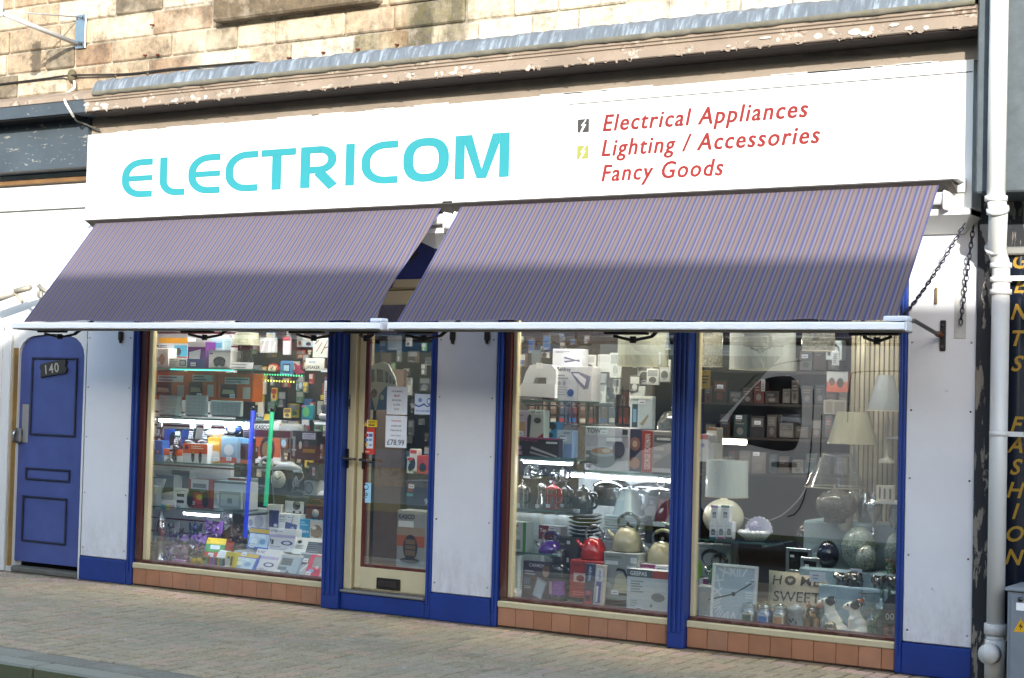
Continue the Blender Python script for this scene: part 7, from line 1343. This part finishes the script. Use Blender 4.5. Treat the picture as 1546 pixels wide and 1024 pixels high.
vase('tall silver trophy vase at the right of the lamp window', (1300, 740, 1328, 808), .52, [(.4, 0), (.35, .06), (.12, .12), (.15, .22), (.8, .45), (1, .68), (.8, .74), (.3, .78), (.35, .84), (.1, .9), (.12, 1)], 'b8bcc0', 'chrome'); vase('fat mercury glass vase behind the silver trophy', (1288, 745, 1314, 798), .7, [(.5, 0), (.9, .3), (1, .6), (.6, .85), (.5, 1)], 'a4a8ac', 'chrome'); vase('silver striped vase at the right edge of the lamp window', (1338, 760, 1358, 800), .6, [(.5, 0), (1, .4), (.8, .8), (.5, 1)], 'a8acb0', 'chrome')
vase('small flowered glass pot at the right edge of the middle step', (1334, 832, 1358, 868), .40, [(.5, 0), (1, .35), (.75, .7), (1, .95)], 'a8b0a8', 'clear')
t = thing('flower_ball', 'red and green flower ball in the small glass pot', 'ornament', tuple(P(1346, 866, .42))); c0 = P(1346, 856, .44); mb = MB('plastic'); rg = random.Random(5); [mb.ball(c0.x+rg.uniform(-.04, .04), .47+rg.uniform(-.03, .03), c0.z+rg.uniform(-.04, .035), .013, col=rg.choice(['9a2430', '2c7a3c', 'b8bcb8', '3a8a4a', '2c7a3c']), n=8) for _ in range(34)]; mb.build('blooms', t)
MB('plastic', 'b8bcbc').box(P(1318, 757, .45).x, -3.29, .45, .7, P(1335, 758, .45).z-.012, P(1335, 758, .45).z).build('white_ledge', None, None, 'small white wall shelf at the right of the lamp window', 'shelf'); MB('plastic', 'b8bab8').box(P(1338, 659, .7).x, -3.29, .7, .9, P(1345, 660, .7).z-.012, P(1345, 660, .7).z).build('white_ledge', None, None, 'narrow white wall shelf before the slatted blind', 'shelf')
carton('white card block with three figures on the small white shelf', (1323, 733, 1349, 757), .47, .03, 'b4aea0', [('r', 0, 0, .32, 1, 'c4bca8'), ('r', .35, 0, .66, 1, 'b8b4a8'), ('r', .16, .15, .26, .8, '3a3430'), ('r', .44, .15, .55, .8, '4a4440'), ('r', .76, .15, .88, .8, '3a3430'), ('e', .21, .84, .05, .07, '8a5a34')], name='card_block', cat='ornament')
# figurines: one smooth skin over fused volumes, coloured by where each volume lay
def figure(name, parent, prims, voxel=.006):
    bm_ = bmesh.new()
    for (c_, rad, cl) in prims:
        mt_ = Matrix.Translation(c_) @ Matrix.Diagonal((*rad, 1)); bmesh.ops.create_icosphere(bm_, subdivisions=3, radius=1, matrix=mt_)
    me = bpy.data.meshes.new('f'); bm_.to_mesh(me); bm_.free(); o = bpy.data.objects.new('f', me); COL.objects.link(o)
    md = o.modifiers.new('r', 'REMESH'); md.mode = 'VOXEL'; md.voxel_size = voxel; sm = o.modifiers.new('s', 'SMOOTH'); sm.factor = .5; sm.iterations = 4
    dg = bpy.context.evaluated_depsgraph_get(); ev = o.evaluated_get(dg); em = ev.to_mesh()
    mb = MB('ceramic'); vs = [v.co.copy() for v in em.vertices]; base = len(mb.v); mb.v += vs
    for p in em.polygons:
        c_ = p.center; best, bc = 1e9, None
        for (q, rad, cl) in prims:
            d = (((c_.x-q[0])/rad[0])**2+((c_.y-q[1])/rad[1])**2+((c_.z-q[2])/rad[2])**2)**.5-1
            d *= min(rad)
            if d < best: best, bc = d, cl
        mb.f.append(list(p.vertices)); mb.c.append(C(bc)); mb.m.append('ceramic'); mb.sm.append(True)
    ev.to_mesh_clear(); bpy.data.objects.remove(o); bpy.data.meshes.remove(me)
    return mb.build(name, parent)
def limb(a_, b_, r0, r1, cl, n_=6):
    a_, b_ = Vector(a_), Vector(b_); return [(tuple(a_.lerp(b_, k/n_)), (r0+(r1-r0)*k/n_,)*3, cl) for k in range(n_+1)]
def terrier(label, box, Y, patch, white='dcd8cc', ear2='a0603c'):
    "seated terrier in profile, nose to the left"
    x0, x1, z0, z1_ = fr(box, Y); w_, h = x1-x0, z1_-z0; X = lambda u: x0+w_*u; Z = lambda v: z0+h*v; cy = Y+.07; t = thing('dog_figurine', label, 'figurine', ((x0+x1)/2, cy, z0), 'dog figurines')
    pr = []
    pr += [((X(.62), cy, Z(.2)), (w_*.33, .062, h*.2), white), ((X(.54), cy, Z(.38)), (w_*.26, .05, h*.2), white), ((X(.45), cy, Z(.54)), (w_*.2, .043, h*.15), white)]
    pr += limb((X(.43), cy, Z(.56)), (X(.38), cy, Z(.76)), .038, .034, white)
    pr += [((X(.36), cy, Z(.85)), (w_*.2, .042, h*.105), white)] + limb((X(.28), cy, Z(.84)), (X(.08), cy, Z(.80)), .028, .017, white)
    pr += [((X(.46), cy-.03, Z(.87)), (w_*.17, .018, h*.085), patch), ((X(.46), cy+.03, Z(.88)), (w_*.15, .016, h*.08), patch)]
    for s_ in (-1, 1): pr += limb((X(.36), cy+s_*.03, Z(.5)), (X(.31), cy+s_*.03, Z(.02)), .024, .015, white) + [((X(.27), cy+s_*.03, Z(.022)), (.026, .018, .013), white)] + [((X(.6), cy+s_*.045, Z(.14)), (w_*.24, .03, h*.14), white), ((X(.42), cy+s_*.05, Z(.025)), (w_*.16, .02, .015), white)]
    pr += limb((X(.86), cy, Z(.06)), (X(.99), cy+.02, Z(.04)), .016, .008, white)
    figure('body', t, pr, .007)
    MB('gloss', '1a1818').ball(X(.045), cy, Z(.81), .011, n=10).build('nose', t); MB('gloss', '141214').ball(X(.24), cy-.037, Z(.88), .0075, n=10).build('eye', t); MB('gloss', '141214').ball(X(.24), cy+.037, Z(.88), .0075, n=10).build('eye', t)
    for s_ in (-1, 1): MB('ceramic', patch if s_ < 0 else ear2).tube([(X(.42), cy+s_*.03, Z(.96)), (X(.52), cy+s_*.045, Z(.95)), (X(.56), cy+s_*.05, Z(.86))], [.012, .022, .006], 8).build('ear', t)
terrier('seated white dog figurine with black ear, the left of two', (1226, 901, 1277, 966), .24, '1e1a18'); terrier('seated white dog figurine with black patch, nearest the glass on the right', (1265, 908, 1313, 968), .14, '1e1a18')
def yorkie(label, box, Y):
    x0, x1, z0, z1_ = fr(box, Y); w_, h = x1-x0, z1_-z0; cx = (x0+x1)/2; Z = lambda v: z0+h*v; cy = Y+.06; tan, dk_c = '8a6234', '26221f'; t = thing('dog_figurine', label, 'figurine', (cx, cy, z0), 'dog figurines')
    pr = [((cx, cy+.02, Z(.25)), (w_*.42, .06, h*.25), dk_c), ((cx, cy, Z(.42)), (w_*.32, .05, h*.18), dk_c), ((cx, cy-.01, Z(.7)), (w_*.36, .05, h*.19), dk_c), ((cx, cy-.055, Z(.62)), (w_*.18, .03, h*.09), tan), ((cx-w_*.16, cy-.05, Z(.6)), (w_*.1, .02, h*.1), tan), ((cx+w_*.16, cy-.05, Z(.6)), (w_*.1, .02, h*.1), tan)]
    for s_ in (-1, 1): pr += limb((cx+s_*w_*.22, cy-.03, Z(.4)), (cx+s_*w_*.25, cy-.05, Z(.04)), .022, .018, tan)
    figure('body', t, pr, .006)
    for s_ in (-1, 1): MB('ceramic', '9a5a40').tube([(cx+s_*w_*.26, cy, Z(.84)), (cx+s_*w_*.36, cy, Z(.99))], [.02, .004], 8).build('ear', t); MB('gloss', '0e0c0c').ball(cx+s_*w_*.13, cy-.058, Z(.73), .007, n=8).build('eye', t)
    MB('gloss', '0e0c0c').ball(cx, cy-.085, Z(.64), .009, n=8).build('nose', t)
yorkie('small black and tan dog figurine before the cushion', (1209, 911, 1237, 956), .2)
def owl(label, box, Y):
    x0, x1, z0, z1_ = fr(box, Y); w_, h = x1-x0, z1_-z0; cx = (x0+x1)/2; t = thing('owl_figurine', label, 'figurine', (cx, Y+.03, z0)); figure('body', t, [((cx, Y+.03, z0+h*.35), (w_*.42, .03, h*.35), 'b8b4a4'), ((cx, Y+.03, z0+h*.74), (w_*.4, .03, h*.24), '8a7850'), ((cx-w_*.36, Y+.03, z0+h*.4), (w_*.12, .022, h*.26), '6a5838'), ((cx+w_*.36, Y+.03, z0+h*.4), (w_*.12, .022, h*.26), '6a5838')], .005)
    for s_ in (-1, 1): MB('plastic', 'c8c4b4').tube([(cx+s_*w_*.18, Y-.004, z0+h*.78), (cx+s_*w_*.18, Y+.004, z0+h*.78)], .013, 12).build('eye_ring', t); MB('gloss', '14120e').ball(cx+s_*w_*.18, Y-.006, z0+h*.78, .006, n=8).build('eye', t)
owl('small brown and white owl figurine at the front', (1243, 938, 1261, 962), .11)
vase('tiny silver egg ornament left of the owl', (1236, 930, 1248, 957), .16, [(.5, 0), (1, .4), (.9, .7), (.4, .97)], 'a0a6a8', 'mosaic', 'ornament', 'egg_ornament')
def sheep(label, box, Y, flip=1):
    x0, x1, z0, z1_ = fr(box, Y); w_, h = x1-x0, z1_-z0; cx = (x0+x1)/2; cy = Y+.05; t = thing('sheep_figurine', label, 'figurine', (cx, cy, z0), 'silver sheep figurines'); S = '8e8a84'; rg = random.Random(int(x0*100))
    pr = [((cx, cy, z0+h*.58), (w_*.4, .05, h*.28), S)] + [((cx+rg.uniform(-.36, .36)*w_, cy-.03+rg.uniform(-.02, .02), z0+h*rg.uniform(.4, .8)), (.016,)*3, S) for _ in range(26)] + [((cx+flip*w_*.42, cy-.02, z0+h*.78), (w_*.14, .025, h*.16), S), ((cx+flip*w_*.5, cy-.025, z0+h*.68), (w_*.08, .018, h*.1), S)]
    for u in (-.28, .28):
        for s_ in (-1, 1): pr += limb((cx+u*w_, cy+s_*.025, z0+h*.4), (cx+u*w_, cy+s_*.025, z0+.006), .012, .009, S, 4)
    b_ = figure('body', t, pr, .006); b_.data.materials.clear(); b_.data.materials.append(MATS['chrome'])
    for s_ in (-1, 1): MB('chrome', S).tube([(cx+flip*w_*.4, cy-.02+s_*.02, z0+h*.86), (cx+flip*w_*.36, cy-.02+s_*.045, z0+h*.82)], [.008, .003], 6).build('ear', t)
sheep('left silver sheep figurine on the low step', (1256, 862, 1284, 888), .36); sheep('middle silver sheep figurine with a price card behind', (1277, 863, 1300, 888), .345, -1); sheep('right silver sheep figurine on the low step', (1314, 867, 1334, 890), .36)
sheep('silver sheep figurine at the right edge partly behind the bottles', (1338, 870, 1356, 892), .37, -1)
carton('white price card behind the middle silver sheep', (1283, 859, 1301, 868), .40, .002, 'c0c8d4', [('l', .1, .2, .9, .8, 1, '7a8090')], name='price_card', cat='card')
def bottle(label, box, Y, col='greenglass'):
    x0, x1, z0, z1_ = fr(box, Y); r, h, cx = (x1-x0)/2, z1_-z0, (x0+x1)/2; t = thing('glass_bottle', label, 'bottle', (cx, Y+r, z0), 'green glass bottles'); MB(col).lathe([(r*.9, 0), (r, .01), (r, h*.58), (r*.8, h*.68), (r*.34, h*.76), (r*.3, h*.96), (r*.4, h*.97), (r*.4, h)], cx, Y+r, z0, 24, cap=False).build('body', t); MB('greenglass').lathe([(r*.42, h*.965), (r*.42, h*1.0)], cx, Y+r, z0, 20, cap=False).build('lip', t)
bottle('tall green glass bottle with wide neck', (1316, 888, 1338, 968), .17); bottle('medium green glass bottle left of the tall one', (1306, 916, 1321, 968), .14); bottle('slim green glass bottle against the right frame', (1332, 884, 1346, 966), .26)
t = thing('wire_vase', 'clear glass vase with a twisted wire at its neck', 'vase', tuple(P(1306, 945, .24))); x0, x1, z0, z1_ = fr((1292, 894, 1320, 946), .24); cx, r, h = (x0+x1)/2, (x1-x0)/2, z1_-z0; MB('clear').lathe([(r*.6, 0), (r*.65, h*.5), (r, h)], cx, .24+r, z0, 24, cap=False).build('body', t); MB('rough', '2a2826').tube([(cx+r*math.cos(a_)*.98, .24+r+r*math.sin(a_)*.98, z1_-.01) for a_ in [6.283*i/18 for i in range(18)]], .003, 5, closed=True).build('wire', t)
t = thing('slate_face', 'dark slate board with owl eyes at the right edge of the lamp window', 'plaque', tuple(P(1346, 972, .13))); Y = .13
bpts = pz([(1331, 972), (1331, 930), (1336, 910), (1343, 899), (1352, 896), (1360, 905), (1360, 975)], Y); MB('rough', '3a3c40').prism(bpts, Y, Y+.02).build('board', t)
mb = MB('card', 'a8a49a'); [mb.disc(P(x, 931, Y).x, Y-.001, P(x, 931, Y).z, .013, .02) for x in (1340, 1347)]; [mb.disc(P(x, 931, Y).x, Y-.002, P(x, 931, Y).z, .006, .012, '161616') for x in (1340, 1347)]; mb.disc(P(1338, 952, Y).x, Y-.001, P(1338, 952, Y).z, .016, .035, '7a4a34'); mb.disc(P(1350, 952, Y).x, Y-.001, P(1350, 952, Y).z, .014, .035, '7a4a34'); mb.build('painted_face', t)
t = thing('rope_garland', 'pale beaded rope hanging in a curve behind the lamps', 'garland', tuple(P(1158, 790, .6))); MB('plastic', '8a8a86').tube(smooth([P(1110, 770, .6), P(1125, 782, .6), P(1150, 788, .6), P(1180, 778, .6), P(1205, 755, .6), P(1218, 735, .6)], 6), .0035, 6).build('rope', t)
MB('cloth', '6a7a84').ball(P(1165, 905, .6).x, .6, P(1165, 905, .6).z, .1, .08, .12).build('blue_bundle', None, None, 'grey blue cloth bundle behind the cushion', 'bundle') if False else None
for k, (px, lb) in enumerate(((1141, 'left'), (1155, 'right'))):
    c0 = P(px, 920, .3); MB('wood', 'a08a64').tube([(c0.x, .3, c0.z), (c0.x, .312, c0.z)], .05, 22).build('wooden_disc', None, None, f'{lb} of two round wooden discs behind the candle jars', 'disc', 'wooden discs behind the candles')
